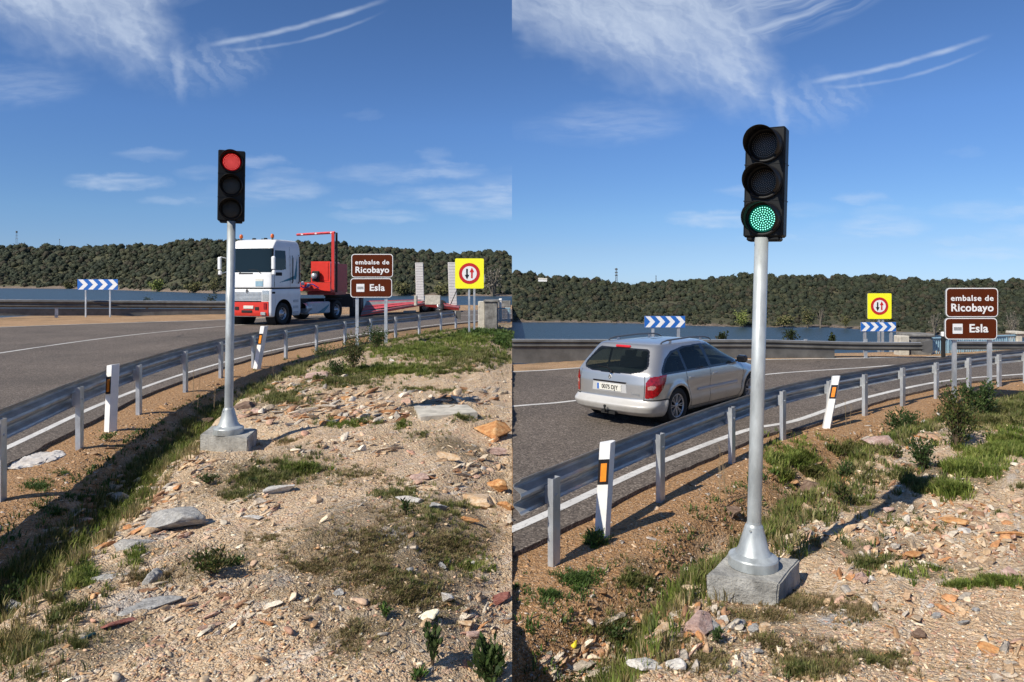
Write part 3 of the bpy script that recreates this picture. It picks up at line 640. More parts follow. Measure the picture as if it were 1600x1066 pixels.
HTL = hill('L', [(-500, 447), (0, 450.5), (120, 451.5), (200, 454), (345, 459), (560, 462), (800, 463)],
           [(-500, 396), (0, 390), (38, 389), (50, 394), (60, 395), (68, 389), (110, 391), (200, 388), (260, 384), (330, 379), (365, 379), (520, 386), (600, 390), (650, 393), (700, 398), (740, 401), (775, 396), (800, 399)], WL, -500, 800,
           'dark evergreen oak wood covering the hillside behind the white lorry', 5)
HTR = hill('R', [(800, 503.5), (900, 504), (1000, 506), (1060, 508.5), (1175, 511.5), (1300, 512), (1400, 519), (1480, 525), (1600, 527), (2200, 533)],
           [(800, 430), (850, 436), (900, 441), (925, 441), (960, 445), (978, 446), (985, 450), (995, 446), (1050, 446), (1100, 443), (1180, 435), (1250, 434), (1330, 436), (1400, 438), (1500, 440), (1600, 444), (1800, 450), (2200, 458)], WR, 800, 2100,
           'dark evergreen oak wood covering the hillside behind the silver car', 6)
# ---------------------------------------------------------------- guard rails
def at_col(C, px, ymin=3.0):
    """point of a curve seen in photo column px"""
    D = resample(C, 1500); D = D[D[:, 1] > ymin]; u = 800 + 1100 * D[:, 0] / D[:, 1]; i = int(np.argmin(np.abs(u - px))); t_ = D[min(i + 1, len(D) - 1)] - D[max(i - 1, 0)]
    return D[i], math.atan2(t_[1], t_[0])
def sweep(name, C, zs, prof_, m__, parent, thick=.004):
    """prof_: (n,z) offsets, n to the right of the curve; closed thin sheet"""
    n = len(C); tt = np.gradient(C, axis=0); tt /= np.hypot(tt[:, 0], tt[:, 1])[:, None]; nr = np.stack([tt[:, 1], -tt[:, 0]], 1)
    pr = [(a, b_) for a, b_ in prof_] + [(a + thick, b_) for a, b_ in prof_[::-1]]; k = len(pr); V = []
    for i in range(n):
        for a, b_ in pr: V.append((C[i, 0] + nr[i, 0] * a, C[i, 1] + nr[i, 1] * a, zs[i] + b_))
    Fa = [[i * k + j, (i + 1) * k + j, (i + 1) * k + (j + 1) % k, i * k + (j + 1) % k] for i in range(n - 1) for j in range(k)]
    Fa.append(list(range(k))); Fa.append([(n - 1) * k + j for j in range(k)][::-1])
    return np_mesh(name, np.array(V), Fa, m__, parent, smooth=False)
def wprof(s_=1.0):
    pts = [(0, -.155), (-.012, -.148), (-.020, -.13), (-.066, -.105), (-.080, -.09), (-.082, -.075), (-.070, -.06), (-.012, -.025), (-.004, 0)]
    pts = pts + [(a, -b_) for a, b_ in pts[-2::-1]]; return [(a * s_, b_ * s_) for a, b_ in pts]
def guardrail(label, C, cols, side, K, base, top, extra=(), name='guardrail', far=False, zfun=None, panel=None, post_name='post'):
    root = empty(name, (0, 0, 0), 0, label, 'guardrail'); Cc = clipx(offset(resample(C, step=.35), -.10 * K if not far else 0), side, .07 if not far else 0)
    zs = np.full(len(Cc), base + top - .155 * K) if zfun is None else np.array([zfun(p_) for p_ in Cc])
    sweep('beam', Cc, zs, [(a if not far else -a, b_) for a, b_ in wprof(K)], galv_rail if not far else galv_far, root)
    for px in cols:
        p_, an = at_col(C, px)
        post(p_, an, base, top - .065 * K, K, root, far)
    for (x, y) in extra:
        i = int(np.argmin(np.hypot(C[:, 0] - x, C[:, 1] - y))); t_ = C[min(i + 1, len(C) - 1)] - C[max(i - 1, 0)]; post(C[i], math.atan2(t_[1], t_[0]), base, top - .02, K, root, far)
    if far: sweep('top_edge', Cc, zs, [(.002, .150 * K), (-.06, .158 * K), (-.07, .166 * K)], galv, root)
    if panel: sweep('lower_panel', offset(panel[0], .02), np.array([zfun(p_) - panel[1] for p_ in panel[0]]), [(0, -.22), (-.015, -.21), (-.02, -.1), (-.02, .1), (-.015, .21), (0, .22)], galv_far, root)
    return root
def post(p_, an, base, h, K, root, far):
    m = MB(); d = -.55; L = h - d; M = Matrix.Translation((p_[0], p_[1], base)) @ Matrix.Rotation(an, 4, 'Z')
    w_ = .12 * K; dp = .055 * K
    # channel: web faces along the rail's back, two flanges reach towards the beam
    m.box((0, 0, 0), (w_, .006, L), M=M @ Matrix.Translation((0, 0, d + L / 2)))
    for s_ in (-1, 1): m.box((0, 0, 0), (.006, dp - .006, L - .002), M=M @ Matrix.Translation((s_ * (w_ / 2 - .003), (dp) / 2 - 0.0, d + L / 2)))
    o = m.build('post', galv, root)
    if not far:
        m2 = MB(); m2.box((0, 0, 0), (.075 * K, .045 * K, .16 * K), M=M @ Matrix.Translation((0, dp + .02 * K, h - .15 * K)))
        m2.tube([M @ Vector((0, -.012, h - .15 * K)), M @ Vector((0, .02, h - .15 * K))], .012 * K, 8)
        for dz in (-.07, .07): m2.tube([M @ Vector((.12 * K, dp + .036 * K, h - .15 * K + dz * K)), M @ Vector((.12 * K, dp + .05 * K, h - .15 * K + dz * K))], .011, 6)
        m2.build('spacer', galv, o)
guardrail('galvanised guardrail on steel posts along the gravel verge, in front of the white lorry', clipx(railL[:int(len(railL) * .985)], 'L')[:-8], [5, 128, 220, 292, 347, 398, 448, 496, 540, 580, 619, 656, 690, 719], 'L', KL, ZL - .01, .79 * KL, extra=[(-4.45, 4.7), (-3.95, 2.2)])
guardrail('galvanised guardrail on steel posts along the gravel verge, in front of the silver car', railR, [870, 1035, 1146, 1225, 1298, 1354, 1413, 1465, 1516, 1563, 1604], 'R', KR, ZR - .01, .80 * KR, extra=[(14.3, 17.4), (17, 18.5), (20, 19.4)])
# far rails, with the closed lower panel
farrailL = catmull([(-62, 18), (-46, 27), (-36, 32.2), (-26.6 * 1, 37.0), (-22.6, 40.0), (-17.1, 42.4), (-11, 43.6)]) * KL
def zfl(p_): u = 800 + 1100 * p_[0] / p_[1]; return CZ - (np.interp(u, [-600, 0, 345], [474.5, 474.5, 476.5]) - HY) / F * p_[1]
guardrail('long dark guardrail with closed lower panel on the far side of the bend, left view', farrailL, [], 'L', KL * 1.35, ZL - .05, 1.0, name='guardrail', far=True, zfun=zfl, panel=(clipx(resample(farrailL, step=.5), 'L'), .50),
          extra=[tuple(q_) for q_ in resample(farrailL, 16)[1:-1]])
farrailR = catmull([(-3, 20.9), (0, 21.5), (3.1, 22.0), (8.1, 22.4), (11.0, 22.5), (13.1, 22.5)]) * KR
def zfr(p_): u = 800 + 1100 * p_[0] / p_[1]; return CZ - (np.interp(u, [800, 1200, 1330, 1450], [537, 537.5, 541, 542]) - HY) / F * p_[1]
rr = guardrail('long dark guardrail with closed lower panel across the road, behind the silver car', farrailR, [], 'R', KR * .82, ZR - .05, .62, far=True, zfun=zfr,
          panel=(clipx(resample(farrailR, step=.5), 'R')[:int(.83 * 25)], .32), extra=[tuple(q_) for q_ in resample(farrailR, 10)[3:-1]])
m = MB(); e_ = farrailR[-1]; m.prism([(0, -.14), (.30, -.20), (.30, .20), (0, .14)], .05, Matrix.Translation((e_[0] - .02, e_[1] - .05, zfr(e_)))); m.build('flared_end', galv_far, rr)
m = MB(); e_ = clipx(railL[:int(len(railL) * .985)], 'L')[-9]; m.prism([(0, -.17), (.22, -.26), (.22, .2), (0, .17)], .06, Matrix.Translation((e_[0], e_[1] - .05, ZL + .64))); 
m.build('flared_end', galv_far, [o for o in bpy.data.objects if o.name == 'guardrail'][0])
farrailR2 = catmull([(14.6, 23.2), (17.5, 23.9), (22, 25.2), (34, 29.5)]) * KR
def zfr2(p_): u = 800 + 1100 * p_[0] / p_[1]; return CZ - (np.interp(u, [1470, 1600, 1900], [540, 540.5, 541]) - HY) / F * p_[1]
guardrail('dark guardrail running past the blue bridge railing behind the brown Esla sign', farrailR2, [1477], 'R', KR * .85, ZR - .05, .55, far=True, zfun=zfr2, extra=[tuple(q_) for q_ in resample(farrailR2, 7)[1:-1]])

# ---------------------------------------------------------------- signs
def rrect(w_, h_, r_, n=6):
    out = []
    for (cx, cz, a0) in [(w_ / 2 - r_, h_ / 2 - r_, 0), (-w_ / 2 + r_, h_ / 2 - r_, 90), (-w_ / 2 + r_, -h_ / 2 + r_, 180), (w_ / 2 - r_, -h_ / 2 + r_, 270)]:
        for k in range(n + 1): a = R(a0 + 90 * k / n); out.append((cx + r_ * math.cos(a), cz + r_ * math.sin(a)))
    return out[::-1]
def disc(r_, n=36, cx=0, cz=0): return [(cx + r_ * math.cos(-2 * math.pi * k / n), cz + r_ * math.sin(-2 * math.pi * k / n)) for k in range(n)]
def text(s_, size, M, m__, parent, name='lettering', bold=.0, sx_=1.0, ext=.0015, align='CENTER', space=1.0):
    c_ = bpy.data.curves.new('t', 'FONT'); c_.body = s_; c_.size = size; c_.align_x = align; c_.align_y = 'CENTER'; c_.offset = bold; c_.extrude = ext; c_.space_character = space; c_.resolution_u = 3
    o = bpy.data.objects.new('t', c_); SC.collection.objects.link(o); bpy.context.view_layer.update()
    me = bpy.data.meshes.new_from_object(o.evaluated_get(bpy.context.evaluated_depsgraph_get())); bpy.data.objects.remove(o)
    me.transform(Matrix.Diagonal((sx_, 1, 1, 1))); me.transform(M @ Matrix.Rotation(R(90), 4, 'X')); me.materials.clear(); me.materials.append(m__)
    q_ = link(bpy.data.objects.new(name, me)); q_.parent = parent; return q_
def brown_sign(px0, px1, side, Z, label, yu, yl, pxs, base):
    Wd = (px1 - px0) / F * Z; s_ = Wd; pu = P((px0 + px1) / 2, (yu[0] + yu[1]) / 2, Z); root = empty('direction_sign', (pu.x, Z, base), 0, label, 'road sign')
    def L(v): return v - Vector(root.location)
    def panel(pc, hh, nm):
        m = MB(); T = Matrix.Translation(L(pc)); m.prism(rrect(Wd, hh, .075 * s_), .03, T, 0, 1)
        o = m.build(nm, [white_sheet, sign_back], root)
        m = MB(); m.prism(rrect(Wd - .035 * s_, hh - .035 * s_, .06 * s_), .006, T @ Matrix.Translation((0, -.004, 0)), 0); m.build('brown_face', brown_sheet, o); return o, T
    hu = (yu[1] - yu[0]) / F * Z; o, T = panel(pu, hu, 'upper_panel')
    text('embalse de', .150 * s_, T @ Matrix.Translation((0, -.006, hu * .14)), white_sheet, o, bold=.0032 * s_, sx_=1.08, space=1.12)
    text('Ricobayo', .205 * s_, T @ Matrix.Translation((0, -.006, -hu * .19)), white_sheet, o, bold=.0048 * s_, sx_=1.04, space=1.04)
    pl_ = P((px0 + px1) / 2 - 1.5, (yl[0] + yl[1]) / 2, Z); hl = (yl[1] - yl[0]) / F * Z; o, T = panel(pl_, hl, 'lower_panel')
    text('Esla', .22 * s_, T @ Matrix.Translation((.14 * s_, -.006, 0)), white_sheet, o, bold=.005 * s_, sx_=1.06, space=1.04)
    m = MB(); q_ = .19 * s_; TT = T @ Matrix.Translation((-.26 * s_, -.007, 0.0)); m.prism([(-q_ / 2, -q_ / 2), (-q_ / 2, q_ / 2), (q_ / 2, q_ / 2), (q_ / 2, -q_ / 2)], .003, TT, 0)
    for dz in (-.022, .0, .022): m.box((0, 0, 0), (q_ * .78, .002, .014 * s_), mi=1, M=TT @ Matrix.Translation((0, -.003, dz * s_)))
    m.build('pictogram', [white_sheet, grey_deck], o)
    for px in pxs:
        t_ = P(px, yu[0] + 6, Z + .07); b_ = Vector((t_.x, t_.y, base - .3)); m = MB(); hh = t_.z - b_.z
        m.box(L(Vector((t_.x, t_.y, (t_.z + b_.z) / 2))), (.075 * s_, .04, hh)); m.build('post', galv, root)
    return root
zb = lambda px, py, side: g1(px, py, side).z
brown_sign(549, 614, 'L', 23.2, 'brown reservoir sign reading embalse de Ricobayo over Esla, beside the white lorry', (397, 433.5), (435, 465), (558, 603), -.02)
brown_sign(1478, 1559.5, 'R', 13.0, 'brown reservoir sign reading embalse de Ricobayo over Esla, in front of the blue railing', (450, 495.5), (497, 530.5), (1491, 1546), -.15)
def arrow(m, x, up, s_, T, mi):
    k = 1 if up else -1
    pts = [(x - .035 * s_, -.19 * s_ * k), (x + .035 * s_, -.19 * s_ * k), (x + .035 * s_, .05 * s_ * k), (x + .095 * s_, .05 * s_ * k), (x, .24 * s_ * k), (x - .095 * s_, .05 * s_ * k), (x - .035 * s_, .05 * s_ * k)]
    if k > 0: pts = pts[::-1]
    m.prism(pts, .003, T, mi)
def yellow_sign(px0, px1, y0, y1, Z, posts, ybot, label, hid=False):
    Wd = (px1 - px0) / F * Z; c_ = P((px0 + px1) / 2, (y0 + y1) / 2, Z); b_ = P(posts[0], ybot, Z + .06)
    root = empty('priority_sign', (c_.x, Z, b_.z), 0, label, 'road sign'); L = lambda v: Vector(v) - Vector(root.location)
    T = Matrix.Translation(L(c_)); hh = (y1 - y0) / F * Z
    m = MB(); m.prism(rrect(Wd, hh, .05 * Wd), .03, T, 0, 1); pn = m.build('yellow_board', [yellow_sheet, sign_back], root)
    m = MB(); m.prism(disc(Wd * .365), .004, T @ Matrix.Translation((0, -.004, 0)), 0); m.prism(disc(Wd * .255), .004, T @ Matrix.Translation((0, -.008, 0)), 1)
    arrow(m, -Wd * .085, False, Wd * .86, T @ Matrix.Translation((0, -.012, 0)), 2); arrow(m, Wd * .085, True, Wd * .86, T @ Matrix.Translation((0, -.012, 0)), 0)
    m.build('round_symbol', [red_sheet, white_sheet, black_refl], pn)
    for px in posts:
        q_ = P(px, y0 + 8, Z + .06); m = MB(); m.box(L((q_.x, q_.y, (q_.z + b_.z) / 2 - .15)), (.075, .05, q_.z - b_.z + .3)); m.build('post', galv, root)
    return root
yellow_sign(711, 756, 404, 451, 27.0, (733,), 521, 'yellow square priority sign with red and black arrows, beside the dark stained parapet wall')
r2 = empty('round_sign', P(741, 512, 28.0), 0, 'grey post with a round sign seen from behind, just behind the yellow board', 'road sign')
m = MB(); c_ = P(745, 436, 28.0) - Vector(r2.location); m.prism(disc(.33), .02, Matrix.Translation(c_)); m.build('sign_disc', sign_back, r2)
m = MB(); m.box((0, .05, 1.05), (.08, .05, 2.5)); m.build('post', galv, r2)
yellow_sign(1355.5, 1393, 458.5, 498.5, 23.9, (1373, 1379), 556, 'yellow square priority sign with red and black arrows, above a blue chevron board')
def chevrons(px0, px1, y0, y1, Z, posts, ybot, label, n=4):
    Wd = (px1 - px0) / F * Z; hh = (y1 - y0) / F * Z; c_ = P((px0 + px1) / 2, (y0 + y1) / 2, Z); b_ = P(posts[0], ybot, Z)
    root = empty('chevron_board', (c_.x, Z, b_.z), 0, label, 'chevron board'); T = Matrix.Translation(c_ - Vector(root.location))
    m = MB(); m.prism([(-Wd / 2, -hh / 2), (-Wd / 2, hh / 2), (Wd / 2, hh / 2), (Wd / 2, -hh / 2)], .03, T, 0, 2)
    pitch = Wd / n * .985; a = hh / 2 * .94; wd = pitch * .48
    for k in range(n):
        x0 = -Wd / 2 + pitch * k + Wd * .02; tip = pitch * .50
        m.prism([(x0, -a), (x0 + tip, 0), (x0, a), (x0 + wd, a), (x0 + wd + tip, 0), (x0 + wd, -a)], .004, T @ Matrix.Translation((0, -.004, 0)), 1)
    m.build('board', [blue_sheet, white_sheet, sign_back], root)
    for px in posts:
        q_ = P(px, y0 + 4, Z + .05) - Vector(root.location); m = MB(); m.box((q_.x, q_.y, q_.z / 2 - .1), (.085, .05, q_.z + .2)); m.build('post', galv, root)
chevrons(121, 184, 436.5, 453, 43.5, (134, 172), 498, 'blue and white chevron board on two posts left of the red traffic light')
chevrons(1007, 1070.5, 494, 512, 21.4, (1020, 1060), 550, 'blue and white chevron board on two posts behind the silver car')
chevrons(1345, 1400, 503.5, 518, 23.0, (1351, 1392), 556, 'blue and white chevron board under the yellow priority sign')

# ---------------------------------------------------------------- delineator posts
def delineator(bx, by, tx, ty, side, K, label, wpx):
    b_ = g1(bx, by, side); Z = b_.y; H_ = (by - ty) / F * Z; lean = math.atan2((tx - bx) / F * Z, H_)
    root = empty('delineator_post', b_, 0, label, 'marker post', rot=(0, lean, 0))
    w_ = wpx / F * Z; m = MB(); a = w_ * .62; c_ = w_ * .38
    foot = [(-w_ / 2, -.0), (-w_ / 2 + a, -.045 * K), (w_ / 2, .035 * K), (w_ / 2 - .02, .08 * K), (-w_ / 2 + .01, .07 * K)]
    n = len(foot); z0, z1 = -.25, H_
    lo = [(x, y, z0) for x, y in foot]; hi = [(x, y, z1 - .035 + (x / w_ + .5) * .03) for x, y in foot]
    m.add(lo + hi, [[i, (i + 1) % n, (i + 1) % n + n, i + n] for i in range(n)] + [list(range(n, 2 * n))])
    body = m.build('post_body', white_plastic, root)
    A = Vector((foot[0][0], foot[0][1], 0)); B = Vector((foot[1][0], foot[1][1], 0)); dr = (B - A); nrm = Vector((dr.y, -dr.x, 0)).normalized() * .003
    def quad(m, u0, u1, za, zb_, zs, k, mi): p0 = A + dr * u0 + nrm * k; p1 = A + dr * u1 + nrm * k; m.add([(p0.x, p0.y, za), (p1.x, p1.y, za + zs), (p1.x, p1.y, zb_ + zs), (p0.x, p0.y, zb_)], [[0, 1, 2, 3]], mi)
    m = MB(); quad(m, 0.0, 1.0, H_ * .545, H_ * .80, .02, 1, 0); bd = m.build('black_band', black_refl, body)
    m = MB(); quad(m, .24, .80, H_ * .58, H_ * .765, .012, 2, 0); m.build('reflector', orange_refl, bd)
delineator(171, 675, 175.5, 568, 'L', KL, 'upright white marker post with orange reflector, left of the red traffic light', 17)
delineator(401, 577, 413, 508, 'L', KL, 'leaning white marker post with orange reflector just right of the red traffic light pole', 11)
delineator(941, 842, 950, 688, 'R', KR, 'tall white marker post with orange reflector in front of the silver car', 25)
delineator(1293, 670, 1309, 585, 'R', KR, 'leaning white marker post with orange reflector right of the green traffic light pole', 13)

# ---------------------------------------------------------------- traffic lights on their concrete blocks
def lens_mats(nm, base, dot, es, lit):
    a = mat(nm + '_lens', base, .3, emit=base if lit else None, es=es * .22 if lit else 0, spec=.2); b_ = mat(nm + '_led', dot, .2, emit=dot if lit else None, es=es if lit else 0, coat=.5); return a, b_
red_l = lens_mats('lit_red', (.30, .002, .004), (1.0, .16, .14), 1.9, True); green_l = lens_mats('lit_green', (.0, .10, .07), (.28, 1.0, .74), 2.0, True)
off_l = lens_mats('unlit', (.012, .012, .012), (.22, .19, .15), 0, False)
def signal(base, Hp, lean, yaw, head_w, head_h, lit, label, seed, tipx=0, K=1.0):
    r_ = random.Random(seed); root = empty('traffic_light', base, 0, label, 'traffic light', rot=(0, lean, 0))
    m = MB(); m.lathe([(.050 * K, .25), (.050 * K, 1.2), (.049 * K, Hp - .022), (.0, Hp - .022)], 28); m.build('pole', galv_pole, root)
    m = MB(); SK = Matrix.Scale(K, 4)
    for pr in ([(.176, 0), (.178, .004), (.177, .066)], [(.177, .066), (.172, .076)], [(.172, .076), (.128, .098)], [(.128, .098), (.108, .135), (.066, .290)], [(.066, .290), (.064, .296)], [(.064, .296), (.0525, .312)], [(.0525, .312), (.0505, .33)]): m.lathe(pr, 48, SK)
    m.tube([(-.045 * K, -.052 * K, .275 * K), (-.048 * K, -.066 * K, .275 * K)], .008, 6); m.build('flared_base', galv_pole, root)
    hd = empty('signal_head', (0, 0, 0)); bpy.data.objects.remove(hd)
    Mh = Matrix.Translation((tipx, -.02, Hp + head_h / 2 - .02)) @ Matrix.Rotation(yaw, 4, 'Z'); unit = head_h / 3; S = unit / .27
    m = MB(); m.box((0, 0, 0), (head_w, .13, head_h), M=Mh @ Matrix.Translation((0, .065, 0)), bev=.012)
    for k in (-1, 1): m.box((0, 0, 0), (head_w + .004, .136, .006), M=Mh @ Matrix.Translation((0, .065, k * unit / 2)))
    m.box((0, 0, 0), (head_w * .84, .11, .03), M=Mh @ Matrix.Translation((0, .065, -head_h / 2 - .010)), bev=.01)
    house = m.build('housing', black_house, root)
    for k in range(3):
        zc = (1 - k) * unit; T = Mh @ Matrix.Translation((0, 0, zc)) @ Matrix.Scale(S, 4); on = (k == lit); mats = (red_l if k == 0 else green_l) if on else off_l
        m = MB(); m.lathe([(.102, 0), (.128, 0), (.128, .02), (.112, .024), (.102, .004)], 36, T @ Matrix.Rotation(R(90), 4, 'X'))
        Vv = []; nn = 30; a0, a1 = R(-42), R(222); ro, ri = .122, .119; L0 = .24
        for i in range(nn + 1):
            a = a0 + (a1 - a0) * i / nn; ln = L0 * (.40 + .60 * (math.sin(a) * .5 + .5) ** .8)
            for rr_ in (ro, ri):
                Vv.append(T @ Vector((rr_ * math.cos(a), -.015, rr_ * math.sin(a)))); Vv.append(T @ Vector((rr_ * .98 * math.cos(a), -ln, rr_ * .98 * math.sin(a) - .10 * ln * .5)))
        ff = []
        for i in range(nn): b_ = i * 4; ff += [[b_, b_ + 4, b_ + 5, b_ + 1], [b_ + 2, b_ + 3, b_ + 7, b_ + 6], [b_ + 1, b_ + 5, b_ + 7, b_ + 3]]
        m.add(Vv, ff, 0, True); vz = m.build('visor', black_plastic, root)
        m = MB(); pts = []; n = 36; vs = [T @ Vector((0, -.012, 0))]
        for rr_, yy_ in ((.05, -.010), (.100, -.004)): vs += [T @ Vector((rr_ * math.cos(2 * math.pi * i / n), yy_, rr_ * math.sin(2 * math.pi * i / n))) for i in range(n)]
        m.add(vs, [[0, 1 + (i + 1) % n, 1 + i] for i in range(n)] + [[1 + i, 1 + (i + 1) % n, 1 + n + (i + 1) % n, 1 + n + i] for i in range(n)], 0, True)
        rings = [(.0, 1), (.0165, 6), (.033, 12), (.0495, 18), (.066, 24), (.0825, 30)] if (k == 2) else [(.0, 1), (.012, 6), (.024, 12), (.036, 18), (.048, 23), (.060, 28), (.072, 33), (.086, 38)]
        ds = .0046 if k == 2 else .0030
        if not on: ds = .0032
        for rr_, cnt in rings:
            for j in range(cnt):
                a = 2 * math.pi * j / cnt + rr_ * 40; cx_, cz_ = rr_ * math.cos(a), rr_ * math.sin(a); yy_ = -.0142
                m.add([T @ Vector((cx_ + ds * math.cos(2 * math.pi * q_ / 6), yy_, cz_ + ds * math.sin(2 * math.pi * q_ / 6))) for q_ in range(6)], [[0, 1, 2, 3, 4, 5]], 1)
        m.build('lens', list(mats), root)
    return root
def block(corn, top, depth, name, m__, label, rough=.02):
    """footing from the four photo corners of its top face"""
    import bmesh
    Q = []
    for (px, py) in corn: Z = (CZ - top) * F / (py - HY); Q.append(Vector(((px - CX) / F * Z, Z, 0)))
    c0 = sum(Q, Vector()) / 4; bm = bmesh.new(); lo = [bm.verts.new((q_.x - c0.x, q_.y - c0.y, -depth)) for q_ in Q]; hi = [bm.verts.new((q_.x - c0.x, q_.y - c0.y, 0)) for q_ in Q]
    bm.faces.new(hi[::-1]); bm.faces.new(lo)
    for i in range(4): j = (i + 1) % 4; bm.faces.new([lo[j], lo[i], hi[i], hi[j]])
    bmesh.ops.recalc_face_normals(bm, faces=bm.faces[:])
    bmesh.ops.bevel(bm, geom=bm.edges[:], offset=.010, segments=2, affect='EDGES'); bmesh.ops.subdivide_edges(bm, edges=bm.edges[:], cuts=7, use_grid_fill=True)
    me = bpy.data.meshes.new(name); bm.to_mesh(me); bm.free()
    co = np.empty(len(me.vertices) * 3, np.float32); me.vertices.foreach_get('co', co); co = co.reshape(-1, 3); co = co + np.stack([fbm(co[:, 1] * 14 + co[:, 2] * 11, co[:, 0] * 14, 3, 3) * rough, fbm(co[:, 0] * 14, co[:, 2] * 14 + co[:, 1] * 9, 3, 4) * rough, fbm(co[:, 0] * 9, co[:, 1] * 9, 3, 5) * rough * .3], 1)
    me.vertices.foreach_set('co', co.ravel().astype(np.float32)); me.materials.append(m__); o = link(bpy.data.objects.new(name, me)); o.location = (c0.x, c0.y, top)
    return o
topL = cL.z
tag(block([(312.5, 679), (386, 685), (402, 670), (331, 665)], topL, .5, 'concrete_block', concrete, ''), 'square concrete footing carrying the pole of the red traffic light', 'concrete block')
HL_ = (677 - 343) / F * cL.y
signal((cL.x, cL.y, topL), HL_, R(.8), R(19), .30 * KL * .98, .82 * KL, 0, 'traffic light showing red on a galvanised pole, in front of the white lorry', 1, K=1.07)
topR = cR.z
tag(block([(1104, 898), (1217.5, 911), (1250, 873.5), (1138, 863)], topR, .5, 'concrete_block', concrete, ''), 'square concrete footing carrying the pole of the green traffic light', 'concrete block')
HR_ = (884 - 366) / F * cR.y
rt = signal((cR.x, cR.y, topR), HR_, R(1.5), R(-31), .285 * KR, .81 * KR, 2, 'traffic light showing green on a galvanised pole, right of the silver car', 2, K=.90)

# ---------------------------------------------------------------- bridge parapets, railings
def wall_block(x0, x1, y0, y1, Z, depth, m__, name, label, cat, cap=None, group=None):
    a = P(x0, y1, Z); b_ = P(x1, y0, Z); root = empty(name, ((a.x + b_.x) / 2, Z, a.z), 0, label, cat, group); w_ = b_.x - a.x; h_ = b_.z - a.z
    m = MB(); m.box((0, depth / 2, h_ / 2 - .1), (w_, depth, h_ + .2), bev=.02); m.build('body', m__, root)
    if cap: m = MB(); m.box((0, depth / 2, h_ + .035), (w_ + .12, depth + .12, .09), bev=.02); m.build('cap', cap, root)
    return root
wall_block(747, 757.5, 471, 510, 30.5, .5, concrete_pale, 'parapet_pier', 'pale stone end pier of the parapet just right of the yellow sign', 'pier')
wall_block(757.5, 777, 472, 514, 30.3, 1.2, concrete_dark, 'parapet_wall', 'dark stained parapet wall right of the yellow priority sign', 'wall', cap=concrete_dark)
wall_block(664, 688, 462, 471.5, 46.0, .5, concrete_pale, 'parapet_block', 'low pale wall block between the two upright lorry ramps', 'wall block')
wall_block(647, 651, 462, 473, 46.0, .5, concrete_pale, 'parapet_block', 'narrow pale wall block just left of the left upright lorry ramp', 'wall block')
def railing(px0, px1, Z0, Z1, yt, yb, n, label, side):
    a = P(px0, yb[0], Z0); b_ = P(px1, yb[1], Z1); at_ = P(px0, yt[0], Z0); bt = P(px1, yt[1], Z1)
    root = empty('bridge_railing', a, 0, label, 'railing'); L = lambda v: v - a
    m = MB(); m.tube([L(at_), L(bt)], .035, 8); m.build('top_rail', rail_blue, root)
    m = MB(); up = Vector((0, 0, .10)); m.tube([L(a + up), L(b_ + up)], .025, 8); m.build('bottom_rail', rail_blue, root)
    for k in range(n + 1):
        t_ = k / n; p0 = a.lerp(b_, t_); p1 = at_.lerp(bt, t_)
        m = MB(); m.tube([L(p0), L(p1)], .016 if k % 8 else .03, 6); m.build('baluster', rail_blue, root)
railing(778, 797, 31, 31, (482, 482), (505, 504), 9, 'short pale blue railing right of the dark parapet wall and yellow sign', 'L')
wall_block(778, 798, 470, 474, 36, .3, concrete_dark, 'parapet_wall', 'thin dark wall behind the short blue railing', 'wall')
m = MB(); a = P(782, 500, 31.2); m.box((0, 0, .38), (.10, .10, .95), bev=.01); m.box((0, 0, .9), (.14, .14, .1), bev=.02); o = m.build('marker_bollard', white_plastic, None); o.location = a; tag(o, 'small white bollard in front of the short blue railing', 'bollard')
wall_block(1406, 1421.5, 525, 558.5, 23.2 * KR, .35, concrete_pale, 'parapet_pier', 'pale concrete end pier of the bridge parapet behind the guardrail end', 'pier')
wall_block(1421.5, 1456, 526, 559, 23.35 * KR, .6, concrete_dark, 'parapet_wall', 'grey stained parapet wall with a dark cap behind the guardrail end', 'wall', cap=concrete_dark)
railing(1457, 1588, 23.6 * KR, 25.5 * KR, (529, 524.5), (560, 556), 46, 'long pale blue bridge railing behind the brown sign in the right view', 'R')
wall_block(1589, 1598, 522, 554, 25.4 * KR, .4, concrete_pale, 'parapet_pier', 'white square railing pier at the right edge of the picture', 'pier', cap=concrete_pale)
m = MB(); a = P(1474, 556, 22.6 * KR); m.box((0, 0, .27), (.09, .09, .75), bev=.01, mi=1); m.box((0, 0, .62), (.11, .11, .14), bev=.02); m.box((0, 0, .45), (.094, .094, .06), mi=1); o = m.build('marker_bollard', [white_plastic, dark_part], None); o.location = a; tag(o, 'white topped bollard at the start of the guardrail by the brown sign', 'bollard')

